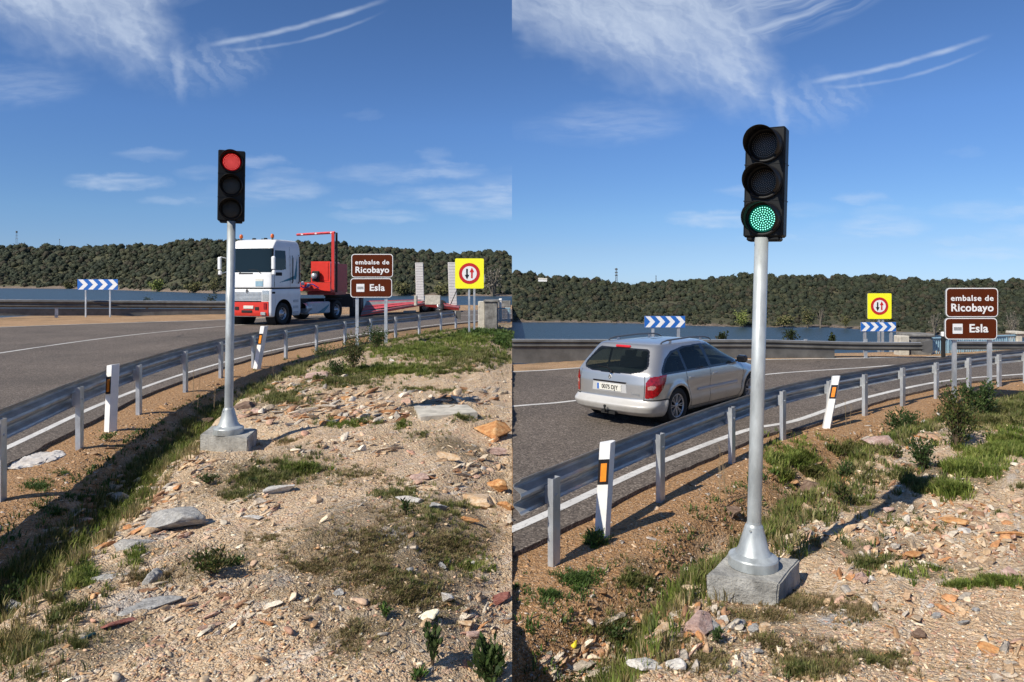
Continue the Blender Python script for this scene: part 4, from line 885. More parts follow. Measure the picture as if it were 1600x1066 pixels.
# radio masts on the crest
def mast(px, py0, py1, Z, label, w_):
    a = P(px, py1 + 3, Z); h_ = (py1 + 3 - py0) / F * Z; root = empty('radio_mast', a, 0, label, 'mast'); m = MB()
    for k in range(3):
        an = 2.1 * k; m.tube([(w_ * math.cos(an), w_ * math.sin(an), 0), (w_ * .35 * math.cos(an), w_ * .35 * math.sin(an), h_)], .03 * w_ + .08, 4)
    for j in range(11):
        t0, t1 = j / 11, (j + 1) / 11
        for k in range(3):
            r0 = w_ * (1 - .65 * t0); r1 = w_ * (1 - .65 * t1); a0 = 2.1 * k; a1 = 2.1 * (k + 1); m.tube([(r0 * math.cos(a0), r0 * math.sin(a0), h_ * t0), (r1 * math.cos(a1), r1 * math.sin(a1), h_ * t1)], .08, 4)
    m.build('lattice', galv_far, root); m = MB()
    for zz in (.62, .78, .97): m.tube([(-w_ * .9, 0, h_ * zz), (w_ * .9, 0, h_ * zz)], .45 if w_ > 1 else .25, 6); 
    m.tube([(0, 0, h_ * .93), (0, 0, h_ * 1.03)], w_ * .6, 8); m.build('antennas', galv_far, root)
mast(26, 362, 388, 2250, 'tall lattice radio mast on the hill crest at the far left', 4.2); mast(93, 374, 390, 2300, 'thin radio mast on the hill crest left of the blue chevron board', 1.6)
mast(963, 420, 444, 560, 'lattice radio mast on the crest above the silver car', 1.2); mast(1025, 431, 446, 590, 'thin radio mast on the crest left of the green traffic light', .4)
# tiny far houses / clearings
def cottage(px, py, Z, w_, label):
    a = P(px, py, Z); root = empty('cottage', a, 0, label, 'house'); m = MB(); m.box((0, 0, 0), (w_, w_ * .8, w_ * .5), bev=.02); m.build('wall', white_plastic, root)
    m = MB(); h = w_ * .25; m.add([(-w_ * .55, -w_ * .45, h), (w_ * .55, -w_ * .45, h), (w_ * .55, w_ * .45, h), (-w_ * .55, w_ * .45, h), (-w_ * .55, 0, h + w_ * .25), (w_ * .55, 0, h + w_ * .25)], [[0, 1, 5, 4], [2, 3, 4, 5], [0, 4, 3], [1, 2, 5], [0, 3, 2, 1]]); m.build('roof', concrete_pale, root)
cottage(845, 438.2, 455, 3.2, 'tiny white cottage on the wooded crest, left one of a pair'); cottage(851, 438.4, 460, 3.0, 'tiny white cottage on the wooded crest, right one of a pair')
# ---------------------------------------------------------------- stones
def tinted(name, rough=.9, bump=.5, dist=.01, scale=40, spec=.3, var=(.7, 1.25), trans=0.0):
    m_ = bpy.data.materials.new(name); m_.use_nodes = True; t = NT(m_.node_tree); b = t.n['Principled BSDF']; b.inputs['Roughness'].default_value = rough; b.inputs['Specular IOR Level'].default_value = spec
    va = t.new('ShaderNodeVertexColor'); va.layer_name = 'tint'; g = t.new('ShaderNodeNewGeometry').outputs['Position']; n_ = t.noise(g, scale, 4, .7)
    c = t.mixc(1.0, va.outputs[0], t.ramp(n_, [(.32, (var[0],) * 3), (.68, (var[1],) * 3)]), 'MULTIPLY'); t.l.new(c, b.inputs['Base Color'])
    if bump: bn = t.new('ShaderNodeBump'); bn.inputs['Strength'].default_value = bump; bn.inputs['Distance'].default_value = dist; t.l.new(t.noise(g, scale * 1.3, 4, .7), bn.inputs['Height']); t.l.new(bn.outputs[0], b.inputs['Normal'])
    if trans:
        ts = t.new('ShaderNodeBsdfTranslucent'); t.l.new(va.outputs[0], ts.inputs[0]); ms = t.new('ShaderNodeMixShader'); ms.inputs[0].default_value = trans
        t.l.new(b.outputs[0], ms.inputs[1]); t.l.new(ts.outputs[0], ms.inputs[2]); t.l.new(ms.outputs[0], t.n['Material Output'].inputs[0])
    return m_
stone_m = tinted('stone'); leaf_m = tinted('leaf', .6, 0, spec=.3, trans=.25, scale=12); grass_m = tinted('grass_blade', .6, 0, spec=.25, trans=.3, scale=6)
def streaked(name, cols, scale=6):
    m_ = bpy.data.materials.new(name); m_.use_nodes = True; t = NT(m_.node_tree); b = t.n['Principled BSDF']; b.inputs['Roughness'].default_value = .88; b.inputs['Specular IOR Level'].default_value = .25
    g = t.new('ShaderNodeTexCoord').outputs['Object']; mp = t.new('ShaderNodeMapping'); t.l.new(g, mp.inputs[0]); mp.inputs['Scale'].default_value = (1, 2.6, 2.6)
    n_ = t.noise(mp.outputs[0], scale, 6, .72, .6); k = len(cols); c = t.ramp(n_, [(.28 + .44 * i / (k - 1), c_) for i, c_ in enumerate(cols)])
    c = t.mixc(1.0, c, t.ramp(t.noise(g, 38, 3, .7), [(.3, (.72, .70, .68)), (.7, (1.12, 1.12, 1.12))]), 'MULTIPLY'); t.l.new(c, b.inputs['Base Color'])
    bn = t.new('ShaderNodeBump'); bn.inputs['Strength'].default_value = .8; bn.inputs['Distance'].default_value = .02; t.l.new(t.noise(mp.outputs[0], scale * 3, 5, .7), bn.inputs['Height']); t.l.new(bn.outputs[0], b.inputs['Normal']); return m_
ROCK = {'pale': streaked('pale_beige_rock', [(.38, .30, .22), (.60, .52, .42), (.74, .69, .60)]),
        'white': streaked('white_quartz_rock', [(.42, .39, .34), (.66, .64, .60), (.80, .79, .76)]),
        'rust': streaked('rust_orange_rock', [(.22, .10, .045), (.50, .23, .09), (.62, .36, .16), (.66, .55, .40)]),
        'tan': streaked('tan_rock', [(.34, .18, .09), (.56, .38, .22), (.66, .54, .40), (.50, .26, .12)]),
        'grey': streaked('grey_rock', [(.24, .24, .235), (.42, .42, .41), (.62, .62, .60)], 11),
        'pink': streaked('pinkish_rock', [(.30, .18, .15), (.52, .37, .32), (.66, .56, .50)]),
        'brown': streaked('dark_brown_rock', [(.10, .065, .05), (.22, .15, .11), (.36, .28, .22)]),
        'maroon': streaked('dark_red_rock', [(.16, .055, .045), (.33, .13, .10), (.48, .28, .23)])}
IV4, IF4 = ico(5)
def rock_shape(V, seed, ncut=9, lo=.45, hi=.85):
    r_ = np.random.default_rng(seed); V = V.copy()
    for _ in range(ncut):
        n_ = r_.normal(size=3); n_ /= np.linalg.norm(n_); d = r_.uniform(lo, hi); e = V @ n_ - d; V = V - np.outer(np.clip(e, 0, None), n_)
    return V
def rock(px, py, wpx, hpx, kind, side, label, rot=None, name='rock', deep=1.0, flat=None, group=None, tilt=0.0):
    seed = int(px * 7 + py * 3); r_ = np.random.default_rng(seed); p_ = g1(px, py + hpx * .3, side); Z = p_.y
    a = wpx / F * Z / 2 / .78; c_ = hpx / F * Z * .66; b_ = (flat if flat else min(a * .75, max(c_ * 1.5, a * .42))) * deep
    V = IV4 + n3(IV4, 1.5, seed % 97)[:, None] * .35 * IV4; V = rock_shape(V, seed, 10, .30, .72); V = V + (n3(V, 3.5, seed % 53) * .07 + n3(V, 9, seed % 31) * .045)[:, None] * V; V = V + (n3(V, 4.5, 11) * .30 + n3(V, 14, 12) * .12)[:, None] * V * (1.0 if kind == 'grey' else .25); V /= np.abs(V).max(0) * .78 / .62 + 1e-6; V *= .98; V = V * [a, b_, c_]
    o = np_mesh(name, V, IF4, ROCK[kind]); o.location = (p_.x, p_.y, p_.z + c_ * .36); o.rotation_euler = (r_.uniform(-.12, .12), tilt + r_.uniform(-.06, .06), rot if rot is not None else r_.uniform(-.5, .5))
    return tag(o, label, 'rock', group)
for a in [(770, 672, 60, 30, 'rust', 'big block of rust orange rock at the right end of the left view, topmost', .05),
          (768, 704, 48, 14, 'pink', 'pinkish grey slab just below the topmost rust orange block', .0),
          (774, 757, 44, 20, 'rust', 'dark rust orange block right above the streaked white and orange slab', .1),
          (748, 782, 78, 24, 'tan', 'long streaked white and orange slab near two pale boulders, left view', -.25),
          (790, 787, 30, 26, 'rust', 'small orange rock leaning on the right end of the streaked slab', .4),
          (645, 780, 56, 16, 'white', 'long whitish flat rock in the grass left of the streaked orange slab', .15),
          (683, 793, 34, 19, 'grey', 'rounded pale grey rock touching the long whitish flat rock', .2),
          (730, 813, 42, 9, 'rust', 'flat grey and rusty stone under the streaked orange slab', -.1),
          (797, 812, 14, 22, 'pale', 'cream rock cut by the right border of the left view', .3),
          (650, 745, 42, 12, 'pink', 'pale pink rock among dry grass above the long whitish flat rock', .1),
          (700, 714, 44, 12, 'tan', 'low brown and cream slab left of the pinkish grey slab', -.2),
          (668, 762, 46, 9, 'tan', 'thin tan slab behind the long whitish flat rock', .0),
          (784, 737, 34, 10, 'tan', 'thin tan slab above the dark rust orange block', .0),
          (494, 779, 24, 15, 'tan', 'small rust and white rock alone in the middle of the gravel, left view', -.4),
          (437, 763, 58, 17, 'white', 'whitish elongated rock with grassy edge below the red traffic light', .75),
          (404, 783, 26, 12, 'pale', 'cream stone at the lower left end of the whitish elongated rock', .4),
          (394, 808, 34, 10, 'white', 'small bright white flat stone below the whitish elongated rock', .0),
          (523, 692, 16, 13, 'brown', 'small dark brown cube shaped stone right of the left concrete footing', .2),
          (182, 780, 36, 20, 'pale', 'pale boulder on the ditch edge at lower left of the red traffic light', .4),
          (225, 765, 50, 14, 'pale', 'pale slab leaning next to the pale boulder on the ditch edge', .7),
          (180, 813, 22, 13, 'grey', 'grey stone below the pale boulder on the ditch edge', .1),
          (262, 815, 118, 42, 'grey', 'wide grey outcrop breaking through the gravel at the lower left', .45),
          (212, 843, 80, 26, 'grey', 'lower grey outcrop just left of the wide grey outcrop', .3),
          (172, 903, 80, 24, 'grey', 'crusty grey ridge beside the bright grass patch at lower left', .5),
          (236, 905, 34, 40, 'grey', 'upright crusty grey ridge right of the bright grass patch', 1.2),
          (228, 948, 108, 26, 'grey', 'long crusty grey ridge under the grass patches at lower left', .45),
          (193, 970, 66, 10, 'maroon', 'dark red streak of rock beside the short green pipe', .75),
          (17, 950, 34, 26, 'grey', 'grey boulder at the left border near the bottom', .2),
          (44, 945, 18, 16, 'pink', 'pink stone beside the grey boulder at the left border', .2),
          (76, 930, 34, 13, 'pink', 'pale pink slab above right of the grey boulder at the left border', .5),
          (27, 985, 14, 14, 'tan', 'small cream orange stone under the grey boulder at the left border', .2),
          (697, 936, 26, 20, 'white', 'white rounded stone in the dry grass at the lower right of the left view', -.2),
          (527, 925, 20, 14, 'grey', 'small grey green angular stone in the lower middle of the left view', .2),
          (532, 950, 9, 9, 'white', 'tiny white round stone below the grey green angular stone', .0),
          (732, 971, 38, 13, 'tan', 'yellowish flat stone with dark shadow in the lower right of the left view', .0),
          (780, 935, 50, 12, 'maroon', 'dark red rock streak touching the right border of the left view', .6),
          (735, 990, 36, 10, 'pink', 'reddish pink flat stone below the yellowish flat stone', .3),
          (640, 888, 14, 10, 'grey', 'small bluish grey stone in the dry grass, left of another grey one', .2),
          (689, 883, 17, 11, 'grey', 'small mottled grey stone in the dry grass, right of the bluish one', .2),
          (739, 880, 11, 8, 'white', 'small bright stone near the right border in the dry grass', .2),
          (646, 855, 16, 9, 'pale', 'small cream stone in the middle of the dry grass, left view', .2),
          (60, 800, 0, 0, '', '', 0)][:-1]:
    rock(a[0], a[1], a[2], a[3], a[4], 'L', a[5], rot=a[6])
for a in [(1092, 977, 78, 26, 'pink', 'long pinkish banded slab leaning in front of the right concrete footing', .75),
          (1040, 985, 66, 16, 'tan', 'tan splintered slab left of the long pinkish banded slab', .35),
          (1108, 977, 40, 20, 'grey', 'pale grey rock against the right end of the pinkish banded slab', .3),
          (1130, 968, 16, 16, 'white', 'bright white pointed stone behind the pale grey rock', .0),
          (1152, 975, 34, 14, 'grey', 'low grey stone right of the bright white pointed stone', .2),
          (1178, 985, 22, 22, 'grey', 'blue grey rounded rock touching an ochre one', .1),
          (1196, 983, 20, 18, 'tan', 'ochre yellow rock right of the blue grey rounded rock', .1),
          (1184, 1016, 18, 12, 'grey', 'small blue grey stone below the ochre yellow rock', .1),
          (1072, 889, 22, 9, 'pale', 'small pale oblong stone on the ditch edge, left of the concrete footing', .0),
          (1018, 922, 10, 9, 'pale', 'tiny pale round stone in the ditch grass', .0),
          (960, 965, 60, 10, 'pale', 'thin pale splinter of rock along the ditch edge at lower middle', .6),
          (905, 1040, 60, 12, 'pale', 'pale weathered slab along the ditch edge at the bottom', .6),
          (940, 1048, 70, 22, 'pale', 'cream banded slab at the bottom edge, right of the yellow wrapper', .5),
          (1010, 1040, 60, 16, 'white', 'whitish flat slab at the bottom edge of the right view', .2),
          (1055, 1040, 34, 16, 'white', 'pale flat stone right of the whitish flat slab at the bottom', .1),
          (1215, 906, 40, 10, 'brown', 'dark brown flat stone touching the front corner of the right concrete footing', .2),
          (1440, 990, 34, 20, 'brown', 'dark angular brown block alone on the pale gravel, right view', .2),
          (1548, 1012, 38, 18, 'rust', 'orange brown flat stone near the right border', -.3),
          (1576, 1008, 22, 12, 'brown', 'dark brown stone right beside the orange brown flat stone', .4),
          (1583, 1038, 30, 13, 'pale', 'cream block at the right border near the bottom', .0),
          (1577, 1053, 26, 8, 'pale', 'cream flat stone below the cream block at the right border', .0),
          (1558, 1062, 20, 14, 'pale', 'cream stone cut by the bottom border at lower right', .5),
          (1504, 973, 20, 11, 'grey', 'grey flat stone right of the dark angular brown block', .1),
          (1461, 962, 20, 10, 'grey', 'dark grey stone above the dark angular brown block', .1),
          (1455, 946, 18, 7, 'white', 'small white flat stone above the dark grey stone', .1),
          (1525, 955, 15, 8, 'grey', 'small blue grey stone above the grey flat stone', .1),
          (1597, 963, 16, 18, 'tan', 'yellowish rock cut by the right border', .1),
          (1488, 813, 46, 14, 'rust', 'dark rust coloured slab by the end of the pole shadow', -.1),
          (1508, 828, 26, 12, 'white', 'pale grey white stone below the dark rust coloured slab', .1),
          (1423, 868, 44, 15, 'rust', 'orange brown slab below the pole shadow', .3),
          (1452, 860, 26, 16, 'tan', 'cream and orange stone right of the orange brown slab', .2),
          (1410, 883, 34, 12, 'tan', 'tan slab in front of the orange brown slab', .2),
          (1515, 866, 34, 20, 'tan', 'pinkish tan rock with a grass tuft, right view', .1),
          (1540, 872, 34, 22, 'tan', 'orange faced rock right of the pinkish tan one', -.3),
          (1578, 835, 44, 12, 'rust', 'long rusty slab at the right border above the orange faced rock', -.2),
          (1583, 895, 36, 20, 'pink', 'pinkish slab at the right border below the orange faced rock', -.5),
          (1345, 898, 34, 12, 'pink', 'pinkish stone group below the pole shadow near the footing', .2),
          (1362, 902, 16, 10, 'white', 'small white stone touching the pinkish stones', .2),
          (1270, 762, 70, 26, 'brown', 'dark brown mossy boulder sitting in the ditch right of the pole', .5),
          (1258, 793, 22, 16, 'tan', 'ochre stone at the foot of the dark mossy boulder', .5),
          (1300, 775, 18, 11, 'maroon', 'small reddish stone right of the ochre stone', .1),
          (1281, 768, 12, 14, 'tan', 'small yellow ochre stone between the mossy boulder and the reddish stone', .1),
          (1380, 690, 80, 22, 'pink', 'pinkish layered ridge above the ditch, between the two dark shrubs', .3),
          (1145, 800, 34, 20, 'brown', 'reddish brown boulder in the shaded ditch just left of the pole', .1),
          (1389, 795, 26, 12, 'pink', 'pink grey stone on the ridge above the pole shadow', .4),
          (1445, 655, 20, 8, 'white', 'white stone left of the brown sign posts', .1),
          (1467, 647, 9, 6, 'white', 'small bright white stone between the brown sign posts', .1),
          (1567, 670, 11, 8, 'pink', 'small pink and white stone in the green grass by the right border', .1)]:
    rock(a[0], a[1], a[2], a[3], a[4], 'R', a[5], rot=a[6])
for a in [(490, 588, 60, 14, 'pink', 'pinkish layered ridge above the ditch, right of the leaning marker post', .3),
          (525, 556, 14, 5, 'white', 'small white stone between the shrubs by the brown sign, left view', .1),
          (537, 550, 8, 6, 'white', 'bright white stone under the brown sign, left view', .1),
          (612, 562, 9, 6, 'white', 'small white stone on the green grass under the brown sign, left view', .1),
          (385, 633, 40, 14, 'brown', 'dark mossy boulder in the ditch just right of the red light pole', .5),
          (315, 657, 34, 14, 'brown', 'reddish brown boulder in the ditch just left of the left footing', .3),
          (400, 640, 20, 9, 'pink', 'pink grey stone right of the dark mossy boulder, left view', .3),
          (546, 623, 26, 8, 'rust', 'dark rusty slab by the thin pole shadow, left view', .0),
          (515, 636, 44, 8, 'pale', 'long pale slab above the thin pole shadow, left view', .1),
          (505, 660, 24, 10, 'rust', 'orange brown stone below the thin pole shadow, left view', .3),
          (572, 648, 26, 9, 'tan', 'yellowish tan stone below the thin pole shadow, left view', .0)]:
    rock(a[0], a[1], a[2], a[3], a[4], 'L', a[5], rot=a[6])
# concrete slab lying in the gravel
p0 = g1(645, 640, 'L'); cs = [g1(645, 634, 'L'), g1(730, 636, 'L'), g1(746, 655, 'L'), g1(657, 657, 'L')]
top_z = sum(c_.z for c_ in cs) / 4 + .045; m = MB(); n = 4
m.add([(c_.x, c_.y, top_z) for c_ in cs] + [(c_.x, c_.y, top_z - .35) for c_ in cs], [[3, 2, 1, 0], [0, 1, 5, 4], [1, 2, 6, 5], [2, 3, 7, 6], [3, 0, 4, 7]])
o = m.build('concrete_slab', concrete_pale); tag(o, 'pale flat concrete slab lying in the gravel right of the red traffic light', 'slab')
# lime heap, litter, pipe
def heap(px, py, wpx, hpx, side, label):
    p_ = g1(px, py, side); a = wpx / F * p_.y / 2; b_ = hpx * p_.y ** 2 / (F * (CZ - p_.z)) / 2; V = IV4.copy(); V = V * (1 + n3(V, 2, 7) * .5 + n3(V, 6, 8) * .25)[:, None]; V *= [a, b_, .03]
    V[:, 2] += n3(V * [9, 9, 1], 1.0, 3) * .03; V[:, :2] *= (1 + n3(V, 9, 5) * .35)[:, None]; V[:, 2] += n3(V, 28, 6) * .035; o = np_mesh('lime_heap', V, IF4, white_powder, smooth=True); o.location = (p_.x, p_.y, p_.z + .005); tag(o, label, 'heap')
heap(47, 720, 70, 28, 'L', 'spilled heap of whitish lime on the verge at the left edge')
def wrapper(px, py, s_, side, label):
    p_ = g1(px, py, side); V = rock_shape(IV3, px, 20, .35, .8); V = V * (1 + n3(V, 4, 5) * .5)[:, None] * [s_, s_ * .6, s_ * .5]; o = np_mesh('crumpled_wrapper', V, IF3, litter_y); o.location = (p_.x, p_.y, p_.z + s_ * .5); o.rotation_euler = (.2, -.5, .5); tag(o, label, 'litter')
wrapper(183, 756, .055, 'L', 'crumpled yellow wrapper in the grass by the ditch, left view'); wrapper(897, 1012, .045, 'R', 'crumpled yellow wrapper in the ditch grass at the bottom of the right view')
pa, pb = g1(125, 1003, 'L'), g1(148, 992, 'L'); m = MB(); up = Vector((0, 0, .015)); m.tube([pa + up, pb + up], .012, 10); m.tube([pa + up, pa.lerp(pb, .25) + up], .0135, 10, mi=1); o = m.build('pipe_piece', [green_pipe, alloy]); tag(o, 'short dark green pipe piece with a metal end lying on the gravel', 'pipe')

pal_pale = np.array([(.62, .52, .40), (.54, .42, .30), (.70, .63, .53), (.46, .34, .24), (.60, .46, .37), (.78, .74, .66), (.38, .27, .19), (.44, .43, .41), (.60, .40, .24), (.50, .32, .26), (.66, .58, .46)])
pal_pale = pal_pale * [1.02, .93, .80]
pal_or = np.array([(.40, .23, .11), (.50, .31, .17), (.28, .16, .08), (.60, .44, .29), (.46, .27, .14), (.52, .46, .40), (.34, .22, .13)])
CV = np.array([(a, b_, c_) for a in (-1, 1) for b_ in (-1, 1) for c_ in (-1, 1)], float) * .62; CF = np.array([(0, 1, 3), (0, 3, 2), (4, 6, 7), (4, 7, 5), (0, 4, 5), (0, 5, 1), (2, 3, 7), (2, 7, 6), (0, 2, 6), (0, 6, 4), (1, 5, 7), (1, 7, 3)])
PT = [(CV * (1 + np.random.default_rng(500 + j).uniform(-.55, .45, (8, 1))) + np.random.default_rng(600 + j).normal(size=(8, 3)) * .16, CF) for j in range(14)]
MT = [(rock_shape(IV2 * (1 + .3 * np.random.default_rng(j).normal(size=(len(IV2), 1)) * .4), 700 + j, 8, .28, .62) * 1.25, IF2) for j in range(12)]
def stones(side, n, rmin, rmax, tpl, name, label, r_, h, railC, pale=True, ybias=True):
    if side == 'L': px = r_.uniform(-250, 798, n)
    else: px = r_.uniform(802, 1900, n)
    py = 500 + 575 * r_.uniform(0, 1, n) ** .8; P3, hit = ground(px, py, side); d = sdist(P3[:, 0], P3[:, 1], railC); e = -sdist(P3[:, 0], P3[:, 1], farL if side == 'L' else farR)
    size = rmin * (rmax / rmin) ** (r_.uniform(0, 1, n) ** 2.6)
    keep = hit & (d > -.32) & (e < 0) & (np.abs(P3[:, 0]) > size * 1.5) & ((d > .0) | (r_.uniform(size=n) < .4))
    dens = fbm(P3[:, 0] * 1.3, P3[:, 1] * 1.3, 3, 55) + .5; keep &= r_.uniform(size=n) < np.clip(dens * 1.3, .25, 1)
    ditch = (d > .7) & (d < 1.35); keep &= ~(ditch & (r_.uniform(size=n) < .7))
    P3, size, d = P3[keep], size[keep], d[keep]; n = len(P3)
    size = size * np.clip(P3[:, 1] / 6.5, .75, 1.7)
    tint = np.where((d < .85)[:, None], pal_or[r_.integers(0, len(pal_or), n)], pal_pale[r_.integers(0, len(pal_pale), n)]) * r_.uniform(.75, 1.2, (n, 1))
    sq = np.stack([r_.uniform(.9, 1.9, n), r_.uniform(.5, 1, n), r_.uniform(.22, .60, n)], 1); ang = np.where(r_.uniform(size=n) < .55, R(52) + r_.normal(size=n) * .35, r_.uniform(0, 6.283, n))
    P3[:, 2] += size * sq[:, 2] * .10
    V, Fa, C = scatter(tpl, P3, size, np.clip(tint, 0, .85), r_, squash=sq, ang=ang, tilt=.28)
    o = np_mesh(name, V, Fa, stone_m, attr={'tint': ('POINT', C)}); tag(o, label, 'stones', kind='stuff')
for side, h, rc, sd_ in (('L', hL, railL, 31), ('R', hR, railR, 32)):
    r_ = np.random.default_rng(sd_); wh = 'around the red traffic light' if side == 'L' else 'around the green traffic light'
    stones(side, 46000, .005, .021, PT, 'gravel', 'small pale and orange gravel stones ' + wh, r_, h, rc)
    stones(side, 1300, .018, .060, MT, 'stone_rubble', 'scattered fist sized broken stones ' + wh, r_, h, rc)

# broken slabs along the rim of the ditch and in bands on the bank
def slabs(side, spots, label, sd_, h):
    r_ = np.random.default_rng(sd_); Ps = []
    for (px, py, rx, ry, n) in spots:
        n = int(n * 1.15)
        a = r_.uniform(0, 6.283, n); q_ = np.sqrt(r_.uniform(0, 1, n)); x = px + rx * q_ * np.cos(a); y = py + ry * q_ * np.sin(a); ok = (x < 795) if side == 'L' else (x > 806); Ps.append(ground(x[ok], y[ok], side)[0])
    P3 = np.concatenate(Ps); n = len(P3); size = (.012 + .040 * r_.uniform(0, 1, n) ** 2.6) * np.clip(P3[:, 1] / 6, .8, 2.0); ang = R(52) + r_.normal(size=n) * .38
    sq = np.stack([r_.uniform(1.1, 2.6, n), r_.uniform(.5, 1, n), r_.uniform(.25, .6, n)], 1); P3[:, 2] += size * sq[:, 2] * .18
    pal = np.array([(.66, .54, .40), (.72, .64, .52), (.58, .42, .28), (.56, .30, .15), (.60, .42, .34), (.76, .72, .64), (.46, .44, .41), (.40, .24, .15), (.64, .48, .32)]); tint = pal[r_.integers(0, len(pal), n)] * [1, .93, .84] * r_.uniform(.8, 1.12, (n, 1))
    V, Fa, C = scatter(ST, P3, size, np.clip(tint, 0, .85), r_, squash=sq, ang=ang, tilt=.2); o = np_mesh('broken_slabs', V, Fa, slab_m, attr={'tint': ('POINT', C)}); tag(o, label, 'stones', kind='stuff')
ST = [(rock_shape(IV3 * (1 + n3(IV3, 1.6, 40 + j)[:, None] * .5), 800 + j, 8, .26, .58) * 1.3, IF3) for j in range(12)]
slab_m = tinted('slab_stone', .9, .8, .02, 22, var=(.62, 1.25))
slabs('L', [(110, 850, 60, 26, 60), (170, 800, 60, 24, 110), (230, 765, 60, 26, 130), (290, 720, 46, 18, 90), (200, 830, 60, 20, 60), (330, 690, 30, 12, 30), (430, 650, 60, 16, 80), (520, 640, 80, 16, 130), (580, 650, 80, 16, 90), (600, 620, 120, 14, 90), (740, 620, 60, 14, 60), (500, 596, 50, 12, 70), (450, 610, 40, 12, 40), (760, 720, 40, 40, 46), (690, 745, 60, 24, 46), (400, 790, 50, 20, 30), (560, 700, 80, 14, 40), (330, 950, 120, 50, 70), (250, 820, 60, 26, 50), (760, 960, 40, 30, 34), (110, 940, 60, 30, 24)],
      'broken angular slabs on the bank and ditch rim around the red traffic light', 51, hL)
slabs('R', [(900, 1040, 60, 24, 110), (960, 1015, 60, 26, 140), (1020, 985, 60, 24, 130), (1080, 965, 60, 22, 90), (1060, 1030, 60, 22, 80), (1130, 985, 60, 16, 60), (1085, 915, 24, 12, 22), (1240, 840, 40, 16, 40), (1300, 830, 60, 18, 50), (1400, 830, 80, 18, 110), (1430, 870, 90, 18, 120), (1520, 850, 80, 26, 130), (1560, 800, 50, 20, 60), (1480, 800, 70, 14, 80), (1350, 900, 50, 10, 40), (1400, 690, 60, 22, 90), (1300, 770, 50, 26, 90), (1380, 740, 60, 20, 70), (1460, 760, 60, 16, 50), (1560, 730, 40, 14, 30), (1580, 1030, 40, 30, 30), (1450, 950, 90, 22, 40), (1330, 940, 60, 20, 24)],
      'broken angular slabs on the bank and ditch rim around the green traffic light', 52, hR)

# ---------------------------------------------------------------- grass and weeds
def tuft_tpl(k, seed, nb, spread, bend, wd):
    out = []
    for j in range(k):
        r_ = np.random.default_rng(seed + j); V, Fa = [], []
        for i in range(nb):
            a = r_.uniform(0, 6.283); rr_ = spread * r_.uniform(0, 1) ** .6; b0 = np.array([math.cos(a) * rr_, math.sin(a) * rr_, -.05]); h_ = r_.uniform(.5, 1.0); ta = a + r_.normal() * .8; bd = bend * r_.uniform(.2, 1.1)
            dv = np.array([math.cos(ta), math.sin(ta), 0]); sv = np.array([-math.sin(ta + r_.normal() * .5), math.cos(ta), 0]) * wd * r_.uniform(.7, 1.3)
            p1 = b0 + dv * bd * .30 * h_ + [0, 0, h_ * .55]; p2 = b0 + dv * bd * h_ + [0, 0, h_ * (1 - bd * .35)]; q_ = len(V)
            V += [b0 - sv, b0 + sv, p1 - sv * .8, p1 + sv * .8, p2]; Fa += [[q_, q_ + 1, q_ + 3], [q_, q_ + 3, q_ + 2], [q_ + 2, q_ + 3, q_ + 4]]
        out.append((np.array(V), np.array(Fa)))
    return out
GT = tuft_tpl(8, 900, 13, .38, .75, .045); GF = tuft_tpl(6, 940, 9, .28, .5, .028); GL = tuft_tpl(6, 960, 12, .9, 1.0, .075)
GC = {'fresh': [(.15, .20, .035), (.20, .25, .05), (.11, .16, .03), (.26, .28, .08)], 'dark': [(.05, .10, .02), (.075, .13, .025), (.10, .15, .04)],
      'dry': [(.34, .27, .12), (.26, .21, .09), (.20, .19, .07), (.42, .34, .18)], 'moss': [(.24, .18, .085), (.20, .175, .065), (.30, .22, .12), (.15, .15, .05), (.36, .28, .16)],
      'mid': [(.15, .17, .045), (.21, .21, .07), (.27, .24, .11), (.10, .13, .035)]}
